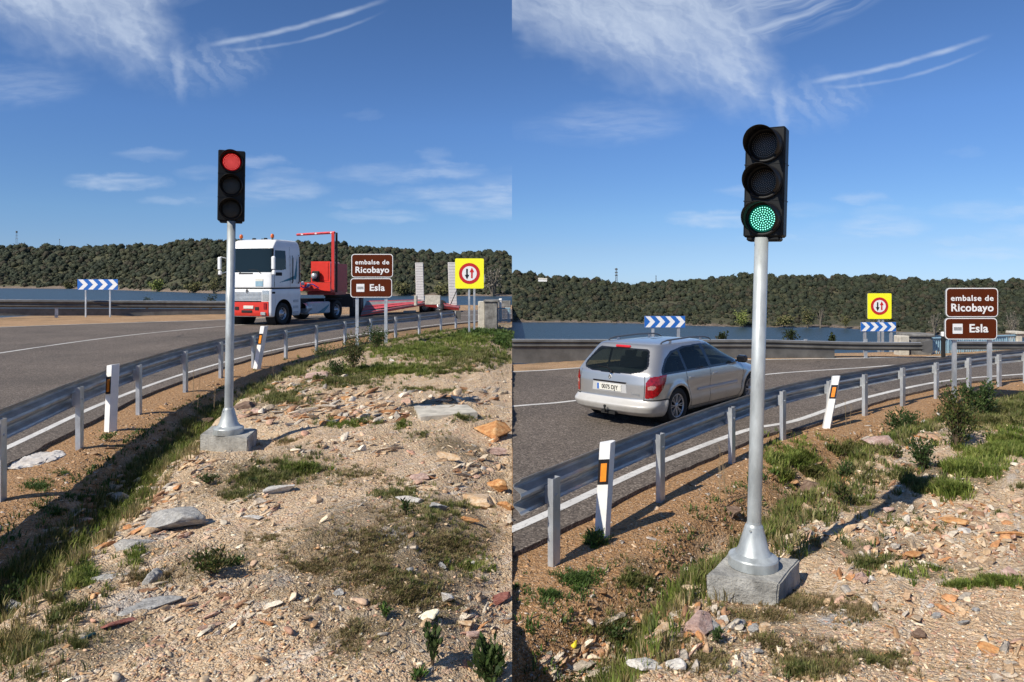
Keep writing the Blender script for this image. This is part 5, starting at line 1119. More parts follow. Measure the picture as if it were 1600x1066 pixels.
class Grass:
    def __init__(s, side, seed): s.side = side; s.r = np.random.default_rng(seed); s.parts = []
    def put(s, P3, h_, tpl, cols, hv=.4):
        n = len(P3)
        if n == 0: return
        lim = np.abs(P3[:, 0]) > .015; P3 = P3[lim]; n = len(P3)
        size = h_ * s.r.uniform(1 - hv, 1 + hv, n); c_ = np.array(GC[cols]); tint = c_[s.r.integers(0, len(c_), n)] * s.r.uniform(.7, 1.25, (n, 1))
        s.parts.append(scatter(tpl, P3, size, tint, s.r))
    def ell(s, px, py, rx, ry, n, h_, tpl=None, cols='mid', soft=True):
        n = int(n * 1.05); h_ = h_ * .82; a = s.r.uniform(0, 6.283, n); rr_ = np.abs(s.r.normal(size=n)) * .58; x = px + np.cos(a) * rr_ * rx; y = py + np.sin(a) * rr_ * ry
        ok = (x < 799) if s.side == 'L' else (x > 801); P3, hit = ground(x[ok], y[ok], s.side)
        ds = fbm(P3[:, 0] * 4, P3[:, 1] * 4, 3, 66); k = hit & (s.r.uniform(size=len(P3)) < np.clip(.55 + ds * 4.2, .02, 1))
        s.put(P3[k], h_, tpl or GT, cols)
    def band(s, C, d0, d1, y0, y1, n, h_, tpl, cols, hfun):
        D = resample(C, 2000); D = D[(D[:, 1] > y0) & (D[:, 1] < y1)]; i = s.r.integers(0, len(D) - 1, n); t_ = D[np.minimum(i + 1, len(D) - 1)] - D[i]; t_ /= np.hypot(t_[:, 0], t_[:, 1])[:, None] + 1e-9
        d = s.r.uniform(d0, d1, n); P2 = D[i] + np.stack([t_[:, 1], -t_[:, 0]], 1) * d[:, None]; sg = -1 if s.side == 'L' else 1; P2 = P2[P2[:, 0] * sg > .02]
        ds = fbm(P2[:, 0] * 2.2, P2[:, 1] * 2.2, 3, 68); P2 = P2[s.r.uniform(size=len(P2)) < np.clip(.8 + ds * 2.5, .05, 1)]
        s.put(np.stack([P2[:, 0], P2[:, 1], hfun(P2[:, 0], P2[:, 1])], 1), h_, tpl, cols)
    def build(s, label):
        b = 0; Vs, Fs, Cs = [], [], []
        for V, Fa, C in s.parts: Vs.append(V); Fs.append(Fa + b); Cs.append(C); b += len(V)
        o = np_mesh('grass', np.concatenate(Vs), np.concatenate(Fs), grass_m, attr={'tint': ('POINT', np.concatenate(Cs))}); tag(o, label, 'grass', kind='stuff')
g = Grass('L', 41)
g.band(railL, .72, 1.42, 3.5, 14, 4800, .115, GF, 'mid', hL); g.band(railL, .9, 1.5, 3.5, 14, 2200, .125, GF, 'fresh', hL); g.band(railL, 1.2, 1.7, 3.5, 10, 900, .12, GF, 'dry', hL)
g.band(railL, .7, 1.9, 13, 30, 3600, .15, GT, 'mid', hL); g.band(railL, .35, .8, 4.5, 16, 300, .07, GL, 'dark', hL)
for e_ in [(720, 530, 90, 12, 2600, .16, GT, 'fresh'), (660, 548, 110, 14, 3200, .15, GT, 'fresh'), (740, 560, 70, 14, 1900, .15, GT, 'mid'), (600, 580, 90, 10, 1900, .13, GT, 'fresh'), (700, 575, 60, 10, 900, .12, GT, 'mid'), (785, 530, 22, 14, 700, .22, GL, 'dark'), (750, 520, 40, 6, 600, .24, GL, 'dark'),
           (520, 600, 60, 12, 1100, .12, GT, 'mid'), (560, 590, 40, 14, 600, .12, GT, 'mid'), (440, 622, 50, 14, 700, .12, GT, 'mid'), (460, 580, 30, 12, 500, .14, GT, 'mid'), (640, 610, 50, 5, 260, .10, GT, 'mid'), (540, 664, 36, 8, 330, .09, GT, 'fresh'), (588, 664, 22, 6, 110, .09, GT, 'mid'), (625, 665, 14, 5, 90, .09, GT, 'fresh'),
           (460, 732, 60, 20, 900, .085, GT, 'mid'), (400, 748, 60, 18, 620, .08, GT, 'mid'), (370, 775, 30, 10, 200, .06, GT, 'mid'), (470, 735, 30, 9, 240, .12, GT, 'fresh'), (325, 700, 18, 5, 80, .06, GT, 'moss'), (440, 690, 50, 8, 240, .06, GT, 'moss'),
           (110, 905, 42, 22, 520, .085, GT, 'fresh'), (95, 940, 50, 18, 300, .075, GT, 'mid'), (210, 872, 26, 10, 240, .07, GT, 'fresh'), (90, 960, 30, 16, 160, .07, GT, 'mid'), (60, 1030, 60, 36, 420, .09, GF, 'mid'), (30, 1010, 40, 30, 200, .10, GF, 'dry'), (120, 1010, 60, 30, 200, .06, GF, 'mid'),
           (620, 770, 60, 14, 420, .06, GT, 'mid'), (700, 800, 70, 16, 500, .06, GT, 'mid'), (580, 800, 50, 16, 300, .05, GT, 'moss'), (600, 880, 140, 70, 2600, .032, GL, 'moss'), (690, 850, 90, 50, 1200, .036, GL, 'moss'), (490, 890, 80, 40, 900, .03, GL, 'moss'), (640, 930, 80, 50, 900, .032, GL, 'moss'), (560, 985, 70, 50, 600, .03, GL, 'moss'),
           (720, 830, 60, 40, 300, .05, GT, 'mid'), (640, 900, 90, 60, 300, .045, GT, 'mid'), (740, 885, 50, 22, 160, .055, GT, 'fresh'), (420, 845, 30, 20, 160, .04, GT, 'moss'), (260, 900, 60, 20, 200, .05, GT, 'moss'), (580, 840, 60, 30, 400, .04, GT, 'moss'), (230, 905, 40, 14, 160, .05, GT, 'moss'),
           (430, 840, 60, 30, 300, .03, GL, 'moss'), (560, 745, 80, 20, 500, .04, GL, 'moss'), (660, 680, 60, 14, 200, .05, GT, 'mid'), (720, 655, 40, 8, 160, .07, GT, 'mid'), (700, 612, 30, 5, 120, .08, GT, 'mid'), (140, 780, 60, 14, 260, .05, GL, 'dark'), (90, 800, 40, 18, 200, .05, GL, 'dark'), (60, 760, 24, 8, 90, .05, GL, 'dark'), (100, 740, 24, 6, 60, .05, GL, 'dark')]: g.ell(*e_)
g.build('green and dry grass in the ditch and on the slope around the red traffic light')
g = Grass('R', 42)
g.band(railR, .72, 1.30, 2.5, 13, 5200, .11, GF, 'mid', hR); g.band(railR, .9, 1.4, 2.5, 13, 2200, .12, GF, 'fresh', hR); g.band(railR, 1.15, 1.5, 2.5, 9, 900, .10, GF, 'dry', hR)
g.band(railR, 1.1, 1.7, 6, 14, 700, .12, GT, 'mid', hR); g.band(railR, .3, .8, 3, 9, 400, .06, GL, 'dark', hR)
for e_ in [(1560, 705, 60, 18, 1700, .13, GT, 'fresh'), (1510, 735, 60, 18, 800, .12, GT, 'fresh'), (1590, 690, 40, 14, 700, .13, GT, 'fresh'), (1580, 640, 40, 16, 1100, .15, GT, 'mid'), (1540, 660, 60, 14, 900, .12, GT, 'mid'), (1440, 762, 60, 13, 420, .10, GT, 'mid'), (1330, 785, 46, 22, 260, .10, GT, 'mid'), (1400, 748, 50, 16, 300, .10, GT, 'mid'), (1490, 768, 36, 9, 420, .12, GT, 'fresh'),
           (1240, 720, 50, 30, 700, .13, GT, 'fresh'), (1260, 740, 40, 20, 500, .12, GT, 'mid'), (1330, 705, 50, 14, 380, .12, GT, 'mid'), (1240, 865, 26, 7, 300, .07, GT, 'fresh'), (1320, 850, 40, 14, 420, .08, GT, 'mid'), (1350, 880, 50, 9, 400, .06, GT, 'mid'), (1460, 893, 60, 12, 700, .07, GT, 'fresh'), (1550, 912, 42, 8, 400, .06, GT, 'fresh'), (1500, 915, 24, 6, 150, .05, GT, 'fresh'),
           (1250, 945, 60, 18, 500, .045, GT, 'moss'), (1340, 955, 50, 18, 300, .04, GT, 'moss'), (1180, 1000, 80, 22, 800, .038, GL, 'moss'), (1100, 1035, 70, 20, 500, .038, GL, 'moss'), (1010, 905, 50, 22, 500, .05, GT, 'mid'), (1300, 1040, 140, 22, 900, .04, GT, 'moss'), (1360, 1035, 50, 12, 200, .05, GT, 'mid'), (1240, 1050, 60, 10, 200, .06, GT, 'mid'), (1010, 1000, 60, 20, 300, .05, GT, 'mid'), (960, 985, 50, 20, 300, .06, GT, 'mid'),
           (900, 905, 40, 14, 260, .05, GL, 'dark'), (860, 930, 50, 20, 260, .05, GL, 'dark'), (930, 845, 22, 10, 200, .05, GL, 'dark'), (1200, 960, 80, 20, 500, .035, GL, 'moss'), (1030, 960, 50, 18, 300, .06, GF, 'dry'), (1420, 820, 60, 12, 200, .05, GT, 'mid'), (1560, 800, 40, 10, 120, .06, GT, 'mid'), (1590, 765, 30, 8, 120, .07, GT, 'mid'), (1180, 940, 60, 10, 200, .05, GT, 'moss')]: g.ell(*e_)
g.build('green and dry grass in the ditch and on the slope around the green traffic light')

stem_m = mat('woody_stem', (.10, .07, .045), .9); dry_m = mat('dry_stalk', (.30, .22, .13), .9)
def shrub(px, py, wpx, hpx, side, n, leaf, cols, label, name='shrub', seed=0, upright=.5, dens=1.0):
    r_ = np.random.default_rng(int(px) + seed); b_ = g1(px, py, side); Z = b_.y; rx = wpx / F * Z / 2; hh = hpx / F * Z; root = empty(name, b_, 0, label, 'shrub' if name == 'shrub' else 'weed')
    m = MB(); ns = 13; tips = []
    for i in range(ns):
        a = 2.4 * i + r_.normal() * .3; k = r_.uniform(.35, 1); q0 = Vector((0, 0, -.02)); q2 = Vector((math.cos(a) * rx * k, math.sin(a) * rx * k * .8, hh * r_.uniform(.55, 1.0) * (1.15 - .35 * k))); q1 = Vector((q2.x * .45, q2.y * .45, q2.z * .62)); m.tube([q0, q1, q2], [.009 * hh + .002, .006 * hh + .0015, .002], 5); tips.append((q0, q1, q2))
    m.build('stems', stem_m, root)
    si = r_.integers(0, ns, n); t_ = r_.uniform(.25, 1.02, n); A = np.array([[*tips[i][1]] for i in si]); B = np.array([[*tips[i][2]] for i in si]); P0 = np.where(t_[:, None] < .5, A * (t_[:, None] * 2), A + (B - A) * ((t_[:, None] - .5) * 2))
    P0 = P0 + r_.normal(size=(n, 3)) * [rx * .17, rx * .17, hh * .09]; P0[:, 2] = np.abs(P0[:, 2])
    dd = P0 * [1, 1, .3] + r_.normal(size=(n, 3)) * rx * .8; dd[:, 2] += rx * upright * 2; dd /= np.linalg.norm(dd, axis=1)[:, None]; sd_ = np.cross(dd, r_.normal(size=(n, 3))); sd_ /= np.linalg.norm(sd_, axis=1)[:, None]
    L = leaf * r_.uniform(.6, 1.3, (n, 1)); V = np.stack([P0, P0 + dd * L * .5 + sd_ * L * .2, P0 + dd * L, P0 + dd * L * .5 - sd_ * L * .2], 1).reshape(-1, 3); Fa = np.arange(4 * n).reshape(n, 4)
    c_ = np.array(cols)[r_.integers(0, len(cols), n)] * r_.uniform(.7, 1.3, (n, 1)); np_mesh('foliage', V, Fa, leaf_m, root, attr={'tint': ('POINT', np.repeat(c_, 4, 0))}); return root
DK = [(.035, .065, .018), (.05, .085, .022), (.075, .11, .035)]; MX = [(.05, .08, .02), (.09, .12, .03), (.14, .11, .04), (.05, .06, .02)]; BR = [(.08, .16, .03), (.12, .20, .04), (.06, .12, .03)]
shrub(588, 546, 44, 38, 'L', 1500, .06, DK, 'dense dark green shrub under the right post of the brown sign, left view'); shrub(552, 578, 60, 62, 'L', 1500, .055, MX, 'tall loose shrub under the left post of the brown sign, left view')
shrub(505, 566, 40, 34, 'L', 900, .05, DK, 'small dark shrub right of the leaning marker post, left view'); shrub(525, 590, 40, 28, 'L', 700, .05, DK, 'low dark shrub below the tall loose shrub, left view'); shrub(485, 570, 24, 18, 'L', 300, .05, MX, 'tiny shrub at the rail left of the small dark shrub, left view')
shrub(498, 598, 20, 12, 'L', 200, .05, MX, 'tiny low shrub on the pinkish ridge, left view')
shrub(333, 898, 70, 34, 'L', 1000, .03, MX, 'low green weed in the gravel below the red traffic light', 'weed'); shrub(365, 885, 34, 20, 'L', 260, .025, BR, 'small weed right of the low green one, left view', 'weed'); shrub(325, 755, 32, 16, 'L', 300, .03, DK, 'dark low weed below the left concrete footing', 'weed'); shrub(394, 755, 14, 10, 'L', 60, .03, DK, 'tiny weed right of the dark low weed', 'weed')
shrub(676, 1040, 30, 62, 'L', 150, .045, DK, 'upright young plant at the bottom right of the left view', 'weed', upright=1.4); shrub(765, 1068, 60, 64, 'L', 420, .055, DK, 'leafy plant cut by the bottom border of the left view', 'weed', upright=1.2); shrub(655, 1062, 22, 20, 'L', 60, .04, BR, 'tiny weed left of the upright young plant', 'weed')
shrub(22, 950, 36, 44, 'L', 200, .035, DK, 'dark weed behind the grey boulder at the left border', 'weed', upright=1.3); shrub(168, 690, 30, 14, 'L', 200, .035, BR, 'bright weed at the foot of the upright marker post, left view', 'weed'); shrub(603, 968, 18, 20, 'L', 100, .03, BR, 'small green weed in the dry grass near the bottom, left view', 'weed'); shrub(634, 805, 18, 22, 'L', 90, .04, DK, 'dark weed beside the rounded pale grey rock', 'weed')
shrub(1532, 650, 60, 52, 'R', 2000, .05, DK, 'dense dark green shrub under the right post of the brown sign, right view'); shrub(1495, 700, 56, 96, 'R', 1900, .045, MX, 'tall loose shrub under the left post of the brown sign, right view'); shrub(1410, 680, 50, 52, 'R', 1400, .045, DK, 'dark shrub on the ditch edge between leaning marker post and brown sign'); shrub(1443, 735, 50, 56, 'R', 900, .04, DK, 'dark shrub with sparse leaves below the brown sign')
shrub(1315, 790, 24, 40, 'R', 400, .035, MX, 'small shrub among stones right of the green light pole', seed=2); shrub(1320, 750, 30, 26, 'R', 300, .035, DK, 'low dark shrub above the small shrub among stones'); shrub(1400, 715, 22, 20, 'R', 200, .035, MX, 'tiny shrub on the pinkish ridge, right view')
shrub(930, 852, 40, 24, 'R', 420, .03, BR, 'bright weed at the foot of the tall marker post, right view', 'weed'); shrub(1250, 1000, 0.1, 0.1, 'R', 1, .001, DK, '', 'weed') if False else None
shrub(962, 1000, 40, 22, 'R', 240, .03, DK, 'dark weed on the ditch edge near the bottom, right view', 'weed'); shrub(1120, 1010, 22, 22, 'R', 120, .03, DK, 'small dark weed in front of the blue grey rounded rock', 'weed')
def stalks(px, py, hpx, n, side, label, wpx=10):
    r_ = random.Random(px); b_ = g1(px, py, side); Z = b_.y; m = MB(); h_ = hpx / F * Z; w_ = wpx / F * Z
    for i in range(n):
        x0 = r_.uniform(-w_, w_) * .5; q2 = Vector((x0 + r_.uniform(-w_, w_) * .5, r_.uniform(-.05, .05), h_ * r_.uniform(.7, 1))); q0 = Vector((x0, 0, -.02)); q1 = q0.lerp(q2, .5) + Vector((r_.uniform(-.01, .01), 0, 0)); m.tube([q0, q1, q2], [.0035, .003, .002], 5)
        for j in range(4): t_ = r_.uniform(.55, 1); a = q1.lerp(q2, t_ * 2 - 1 if t_ > .5 else 0); m.tube([a, a + Vector((r_.uniform(-.04, .04), 0, .05))], [.002, .001], 4)
    o = m.build('dry_stalks', dry_m); o.location = b_; tag(o, label, 'dry weed')
stalks(305, 652, 92, 3, 'L', 'thin dry stalks in front of the guardrail, left of the red light pole', 12); stalks(337, 648, 60, 2, 'L', 'short dry stalks right beside the red light pole'); stalks(1135, 790, 90, 4, 'R', 'thin dry stalks in front of the guardrail, left of the green light pole', 22); stalks(430, 590, 60, 2, 'L', 'single dry stalk pair right of the leaning marker post, left view'); stalks(1326, 700, 90, 2, 'R', 'tall dry stalk pair right of the leaning marker post, right view'); stalks(286, 815, 50, 2, 'L', 'thin dark stalks over the wide grey outcrop')

# ---------------------------------------------------------------- single pale trees along the far shore
willow_m = tinted('willow_foliage', .8, .6, .4, 1.5)
def shore_tree(px, py, wpx, hpx, Z, cols, label, side, bare=False):
    r_ = np.random.default_rng(int(px)); b_ = P(px, py, Z); w_ = wpx / F * Z; h_ = hpx / F * Z; root = empty('shore_tree', b_, 0, label, 'tree'); m = MB(); ends = []
    for i in range(7 if not bare else 16):
        a = r_.uniform(0, 6.28); q2 = Vector((math.cos(a) * w_ * .42 * r_.uniform(.2, 1), math.sin(a) * w_ * .3, h_ * r_.uniform(.6, 1))); q1 = Vector((q2.x * .3, q2.y * .3, h_ * .35)); m.tube([Vector((0, 0, -h_ * .1)), q1, q2], [h_ * .028, h_ * .018, h_ * .006], 5); ends.append(q2)
    m.build('trunk', mat('shore_trunk', (.16, .14, .11), .9) if 'shore_trunk' not in MATS else MATS['shore_trunk'], root)
    n = 700 if not bare else 260; e_ = np.array([[*ends[i]] for i in r_.integers(0, len(ends), n)]); t_ = r_.uniform(.35, 1, (n, 1)); c0 = e_ * t_ + r_.normal(size=(n, 3)) * [w_ * .12, w_ * .12, h_ * .09]; s_ = (w_ * .05 if not bare else w_ * .03)
    V = (c0[:, None, :] + r_.normal(size=(n, 3, 3)) * s_).reshape(-1, 3); c_ = np.array(cols)[r_.integers(0, len(cols), n)] * r_.uniform(.7, 1.3, (n, 1)); np_mesh('crown', V, np.arange(3 * n).reshape(n, 3), willow_m, root, attr={'tint': ('POINT', np.repeat(c_, 3, 0))})
PG = [(.13, .13, .05), (.17, .15, .07), (.10, .11, .04)]; YG = [(.16, .20, .05), (.20, .22, .07)]; GRY = [(.14, .12, .10), (.19, .17, .14)]
for (px, py, w_, h_, cols, lb, br) in [(108, 451.5, 18, 10, PG, 'low olive bush on the far shore, left of the left chevron board', False), (247, 457, 24, 22, YG, 'yellow green willow on the far shore between chevron board and traffic light', False), (303, 458, 30, 18, PG, 'round olive willow on the far shore near the lorry', False), (334, 458, 20, 26, PG, 'tall olive tree on the far shore just left of the pole', False),
                                      (770, 464, 46, 50, GRY, 'bare greyish thicket on the shore right of the yellow sign', True), (690, 465, 26, 22, PG, 'olive bush behind the upright lorry ramps', False), (630, 464, 30, 24, PG, 'olive tree behind the brown sign, left view', False)]:
    shore_tree(px, py, w_, h_, CZ + 0 + (14.0 * F / (np.interp(px, [0, 120, 200, 345, 560, 800], [450.5, 451.5, 454, 459, 462, 463]) - HY)) - 2, cols, lb, 'L', br)
for (px, py, w_, h_, cols, lb, br) in [(1162, 511, 26, 26, YG, 'yellow green willow on the far shore left of the green light pole', False), (1225, 511, 30, 18, PG, 'wide olive willow on the far shore right of the green light pole', False), (1262, 512, 22, 30, PG, 'tall olive willow, second right of the green light pole', False), (1282, 512, 16, 32, GRY, 'thin greyish tree beside the tall olive willow', True), (1321, 512, 14, 18, PG, 'small olive tree on the shore left of the yellow sign', False),
                                      (1460, 521, 24, 34, GRY, 'bare grey tree on the shore left of the brown sign', True), (1582, 527, 26, 40, GRY, 'bare grey tree on the shore right of the brown sign', True)]:
    shore_tree(px, py, w_, h_, (20.0 * F / (np.interp(px, [800, 1175, 1300, 1400, 1480, 1600], [503.5, 511.5, 512, 519, 525, 527]) - HY)) - 2, cols, lb, 'R', br)
for (px, py, w_, h_, Z, lb, s_) in [(1235, 529, 26, 13, 23, 'small dark bush behind the far guardrail, right of the green light pole', 'R'), (1300, 531, 8, 6, 23, 'tiny sprig behind the far guardrail, left of the yellow sign', 'R'), (1128, 529, 14, 8, 23, 'tiny dark sprig behind the far guardrail above the silver car', 'R'), (230, 471, 12, 6, 49, 'tiny dark sprig above the far guardrail, right of the left chevron board', 'L'), (330, 472, 18, 10, 49, 'small dark bush above the far guardrail beside the pole, left view', 'L')]:
    b_ = P(px, py + 14, Z); root = empty('shrub', b_, 0, lb, 'shrub'); r_ = np.random.default_rng(px); n = 260; R0 = w_ / F * Z / 2; H0 = (h_ + 14) / F * Z; pos = r_.normal(size=(n, 3)) * [R0 * .4, R0 * .3, H0 * .16] + [0, 0, H0 * .72]; V = (pos[:, None, :] + r_.normal(size=(n, 3, 3)) * .035).reshape(-1, 3)
    np_mesh('foliage', V, np.arange(3 * n).reshape(n, 3), leaf_m, root, attr={'tint': ('POINT', np.tile([[.03, .045, .015]], (3 * n, 1)))}); m = MB()
    for i in range(6): m.tube([Vector((0, 0, -.3)), Vector((r_.normal() * R0 * .5, 0, H0 * .85))], [.02, .008], 5)
    m.build('stems', stem_m, root)
# ---------------------------------------------------------------- vehicle bodies as stacks of horizontal outlines
def smooth1(a, k=2):
    for _ in range(k): a = np.r_[a[0], (a[:-2] + 2 * a[1:-1] + a[2:]) / 4, a[-1]]
    return a
def body_grid(zk, x0k, x1k, wk, c0=.5, p0=3.2, c1=.9, p1=3.0, step=.0125, nside=220, side_fun=None, zdense=None, x0bow=None):
    """returns grid of points (levels x columns), arc coordinate per column (0 at the middle of end 0), column kind"""
    key = np.cumsum(np.r_[0, np.sqrt(np.diff(zk) ** 2 + .3 * np.diff(x0k) ** 2 + np.diff(wk) ** 2)]); n = int(key[-1] / step); tt = np.linspace(0, key[-1], n)
    z = smooth1(np.interp(tt, key, zk)); x0 = smooth1(np.interp(tt, key, x0k)); x1 = smooth1(np.interp(tt, key, x1k)); w_ = smooth1(np.interp(tt, key, wk)); wref = max(wk)
    def quarter(c_, p_):
        ph = np.linspace(0, math.pi / 2, 4000); y = wref * np.sin(ph) ** (2 / p_); x = c_ * (1 - np.cos(ph) ** (2 / p_)); s_ = np.r_[0, np.cumsum(np.hypot(np.diff(x), np.diff(y)))]
        m_ = int(s_[-1] / step); ss = np.linspace(0, s_[-1], m_); pq = np.interp(ss, s_, ph); return np.sin(pq) ** (2 / p_), 1 - np.cos(pq) ** (2 / p_), ss
    ya, xa, sa = quarter(c0, p0); yb, xb, sb = quarter(c1, p1); L0 = len(ya); L1 = len(yb)
    yc = np.r_[ya, np.ones(nside - 2), yb[::-1]]; n_c = len(yc); arc = np.r_[sa, sa[-1] + np.linspace(0, 3, nside)[1:-1], np.full(L1, 9.0)]; kind = np.r_[np.zeros(L0), np.ones(nside - 2), np.full(L1, 2)]
    X = np.zeros((n, n_c)); Y = np.zeros((n, n_c)); Zz = np.repeat(z[:, None], n_c, 1)
    sc = (w_ / wref)[:, None]
    X[:, :L0] = x0[:, None] + xa[None] * c0 * np.clip(sc, .35, 1); X[:, n_c - L1:] = x1[:, None] - xb[::-1][None] * c1 * np.clip(sc, .35, 1)
    u = np.linspace(0, 1, nside)[1:-1][None]; X[:, L0:n_c - L1] = X[:, L0 - 1:L0] * (1 - u) + X[:, n_c - L1:n_c - L1 + 1] * u
    Y[:] = w_[:, None] * yc[None]
    if side_fun is not None: Y = side_fun(X, Y, Zz)
    # mirror: full loop, side -1 first then +1
    G = np.stack([X, Y, Zz], -1); G2 = G[:, ::-1].copy(); G2[..., 1] *= -1
    full = np.concatenate([G2[:, :-1], G], 1); a2 = np.r_[-arc[::-1][:-1], arc]; k2 = np.r_[kind[::-1][:-1], kind]
    return full, a2, k2
def inpoly(x, y, poly):
    r = np.zeros(x.shape, bool); n = len(poly)
    for i in range(n):
        (x1, y1), (x2, y2) = poly[i], poly[(i + 1) % n]
        c_ = ((y1 > y) != (y2 > y)); 
        if y1 != y2: r ^= c_ & (x < (x2 - x1) * (y - y1) / (y2 - y1) + x1)
    return r
def split_build(G, cls, parts, T):
    """parts: cls id -> (name, material, parent object, push)"""
    nl, nc = G.shape[:2]; i = np.arange(nl * nc).reshape(nl, nc); Fa = np.stack([i[:-1, :-1], i[:-1, 1:], i[1:, 1:], i[1:, :-1]], -1); V = G.reshape(-1, 3)
    du = np.gradient(G, axis=1); dv = np.gradient(G, axis=0); nrm = np.cross(du, dv); nrm /= np.linalg.norm(nrm, axis=-1, keepdims=True) + 1e-9; nrm = nrm.reshape(-1, 3); out = {}
    for k, (nm, mt, par, push) in parts.items():
        f = Fa[cls == k]
        if len(f) == 0: continue
        u, inv = np.unique(f.ravel(), return_inverse=True); VV = V[u] + nrm[u] * push * (1 if NSIGN > 0 else -1)
        pr = out[par] if isinstance(par, int) else par
        out[k] = np_mesh(nm, VV @ T[:3, :3].T + T[:3, 3], inv.reshape(-1, 4), mt, pr, smooth=True)
    return out
NSIGN = 1
def wheel(root, c_, r_, w_, side, T, spokes=9, truck=False, name='wheel', twin=0):
    """wheel with its axis along local y; side=+1/-1 is the outward direction"""
    M = T @ Matrix.Translation(c_) @ Matrix.Rotation(R(-90 * side), 4, 'X'); ri = r_ * (.66 if not truck else .56)
    h = empty(name, (0, 0, 0)); h.parent = root
    m = MB(); m.lathe([(ri, -w_ / 2), (r_ * .90, -w_ / 2), (r_ * .985, -w_ * .42), (r_, -w_ * .3), (r_, w_ * .3), (r_ * .985, w_ * .42), (r_ * .93, w_ / 2), (ri * 1.03, w_ * .48), (ri, w_ * .40)], 40, M); m.build('tyre', rubber, h)
    m = MB()
    if truck:
        m.lathe([(ri, w_ * .42), (ri * .97, w_ * .44), (ri * .95, w_ * .2), (ri * .80, w_ * .12), (ri * .62, w_ * .30), (ri * .34, w_ * .34), (ri * .30, w_ * .50), (0, w_ * .52)], 40, M)
        for k in range(10): a = 2 * math.pi * k / 10; m.lathe([(.045, 0), (.045, .012), (0, .012)], 10, M @ Matrix.Translation((ri * .74 * math.cos(a), ri * .74 * math.sin(a), w_ * .21)), mi=1)
    else:
        m.lathe([(ri, w_ * .44), (ri * .95, w_ * .46), (ri * .92, w_ * .34)], 40, M); m.lathe([(ri * .92, w_ * .34), (ri * .90, w_ * .05)], 40, M, mi=1); m.lathe([(ri * .26, w_ * .34), (ri * .2, w_ * .40), (0, w_ * .41)], 20, M); m.lathe([(ri * .86, w_ * .05), (0, w_ * .05)], 24, M, mi=1)
        for k in range(spokes):
            for da in (-.085, .085):
                a = 2 * math.pi * k / spokes; a2 = a + da * 1.7; hw = ri * .032; dr = Vector((math.cos(a2), math.sin(a2), 0)); st = Vector((math.cos(a), math.sin(a), 0)); n_ = Vector((-math.sin(a2), math.cos(a2), 0)) * hw
                q0 = st * ri * .22; q1 = dr * ri * .94; z0, z1 = w_ * .36, w_ * .40; pts = [q0 - n_ + Vector((0, 0, z0)), q0 + n_ + Vector((0, 0, z0)), q1 + n_ + Vector((0, 0, z1)), q1 - n_ + Vector((0, 0, z1))]; lo = [p_ - Vector((0, 0, .03)) for p_ in pts]
                m.add([M @ p_ for p_ in pts + lo], [[0, 1, 2, 3], [0, 4, 5, 1], [2, 6, 7, 3], [1, 5, 6, 2], [3, 7, 4, 0]])
    m.build('rim', [alloy, dark_part], h); return h

# ---------------------------------------------------------------- the silver estate car
def car_paint(name, col, dust=.25):
    m_ = bpy.data.materials.new(name); m_.use_nodes = True; t = NT(m_.node_tree); b = t.n['Principled BSDF']; b.inputs['Metallic'].default_value = .8; b.inputs['Roughness'].default_value = .34; b.inputs['Coat Weight'].default_value = .7; b.inputs['Coat Roughness'].default_value = .08
    g = t.new('ShaderNodeTexCoord').outputs['Object']; s3 = t.new('ShaderNodeSeparateXYZ'); t.l.new(g, s3.inputs[0]); low = t.mr(s3.outputs[2], .15, .6, dust, 0.05)
    f = t.m('MULTIPLY', low, t.mr(t.noise(g, 4, 5, .7), .3, .7, .4, 1.6), clamp=True); c = t.mixc(f, col, (.30, .27, .22)); t.l.new(c, b.inputs['Base Color']); t.l.new(t.mr(f, 0, .6, .33, .6), b.inputs['Roughness']); return m_
silver = car_paint('silver_car_paint', (.60, .59, .56)); bumper_m = car_paint('bumper_paint', (.60, .59, .56), .4); bumper_m.node_tree.nodes['Principled BSDF'].inputs['Metallic'].default_value = .2
seam = mat('dark_panel_gap', (.02, .02, .022), .7); trim = mat('black_window_trim', (.008, .009, .011), .25, coat=.5)
m_ = bpy.data.materials.new('car_window_glass'); m_.use_nodes = True; t = NT(m_.node_tree); b = t.n['Principled BSDF']; b.inputs['Base Color'].default_value = (.01, .015, .015, 1); b.inputs['Roughness'].default_value = .04; b.inputs['Coat Weight'].default_value = .6
tr = t.new('ShaderNodeBsdfTransparent'); tr.inputs[0].default_value = (.62, .72, .69, 1); ms = t.new('ShaderNodeMixShader'); ms.inputs[0].default_value = .62; t.l.new(b.outputs[0], ms.inputs[1]); t.l.new(tr.outputs[0], ms.inputs[2]); t.l.new(ms.outputs[0], t.n['Material Output'].inputs[0]); car_glass = m_
tail_red = mat('tail_lamp_red', (.26, .004, .008), .16, coat=.5, var=.45, vscale=22); tail_clear = mat('tail_lamp_clear', (.40, .22, .20), .12, coat=1.0, var=.4, vscale=50); plate_w = mat('plate_white', (.66, .65, .58), .5, var=.12, vscale=20); seat_m = mat('dark_seat_cloth', (.035, .037, .04), .9)
seat_l = mat('pale_interior', (.22, .23, .22), .8)
root = empty('estate_car', (0, 0, 0), 0, 'silver estate car with roof rails driving away on the road behind the guardrail', 'car')
zk = np.array([.17, .20, .27, .35, .385, .40, .43, .47, .50, .75, .90, .93, .96, 1.05, 1.15, 1.25, 1.33, 1.385, 1.415, 1.43, 1.445, 1.452, 1.455])
x0k = np.array([.30, .15, .045, .008, .00, .015, .055, .095, .105, .115, .135, .145, .165, .24, .335, .43, .505, .555, .60, .68, .85, 1.05, 1.4])
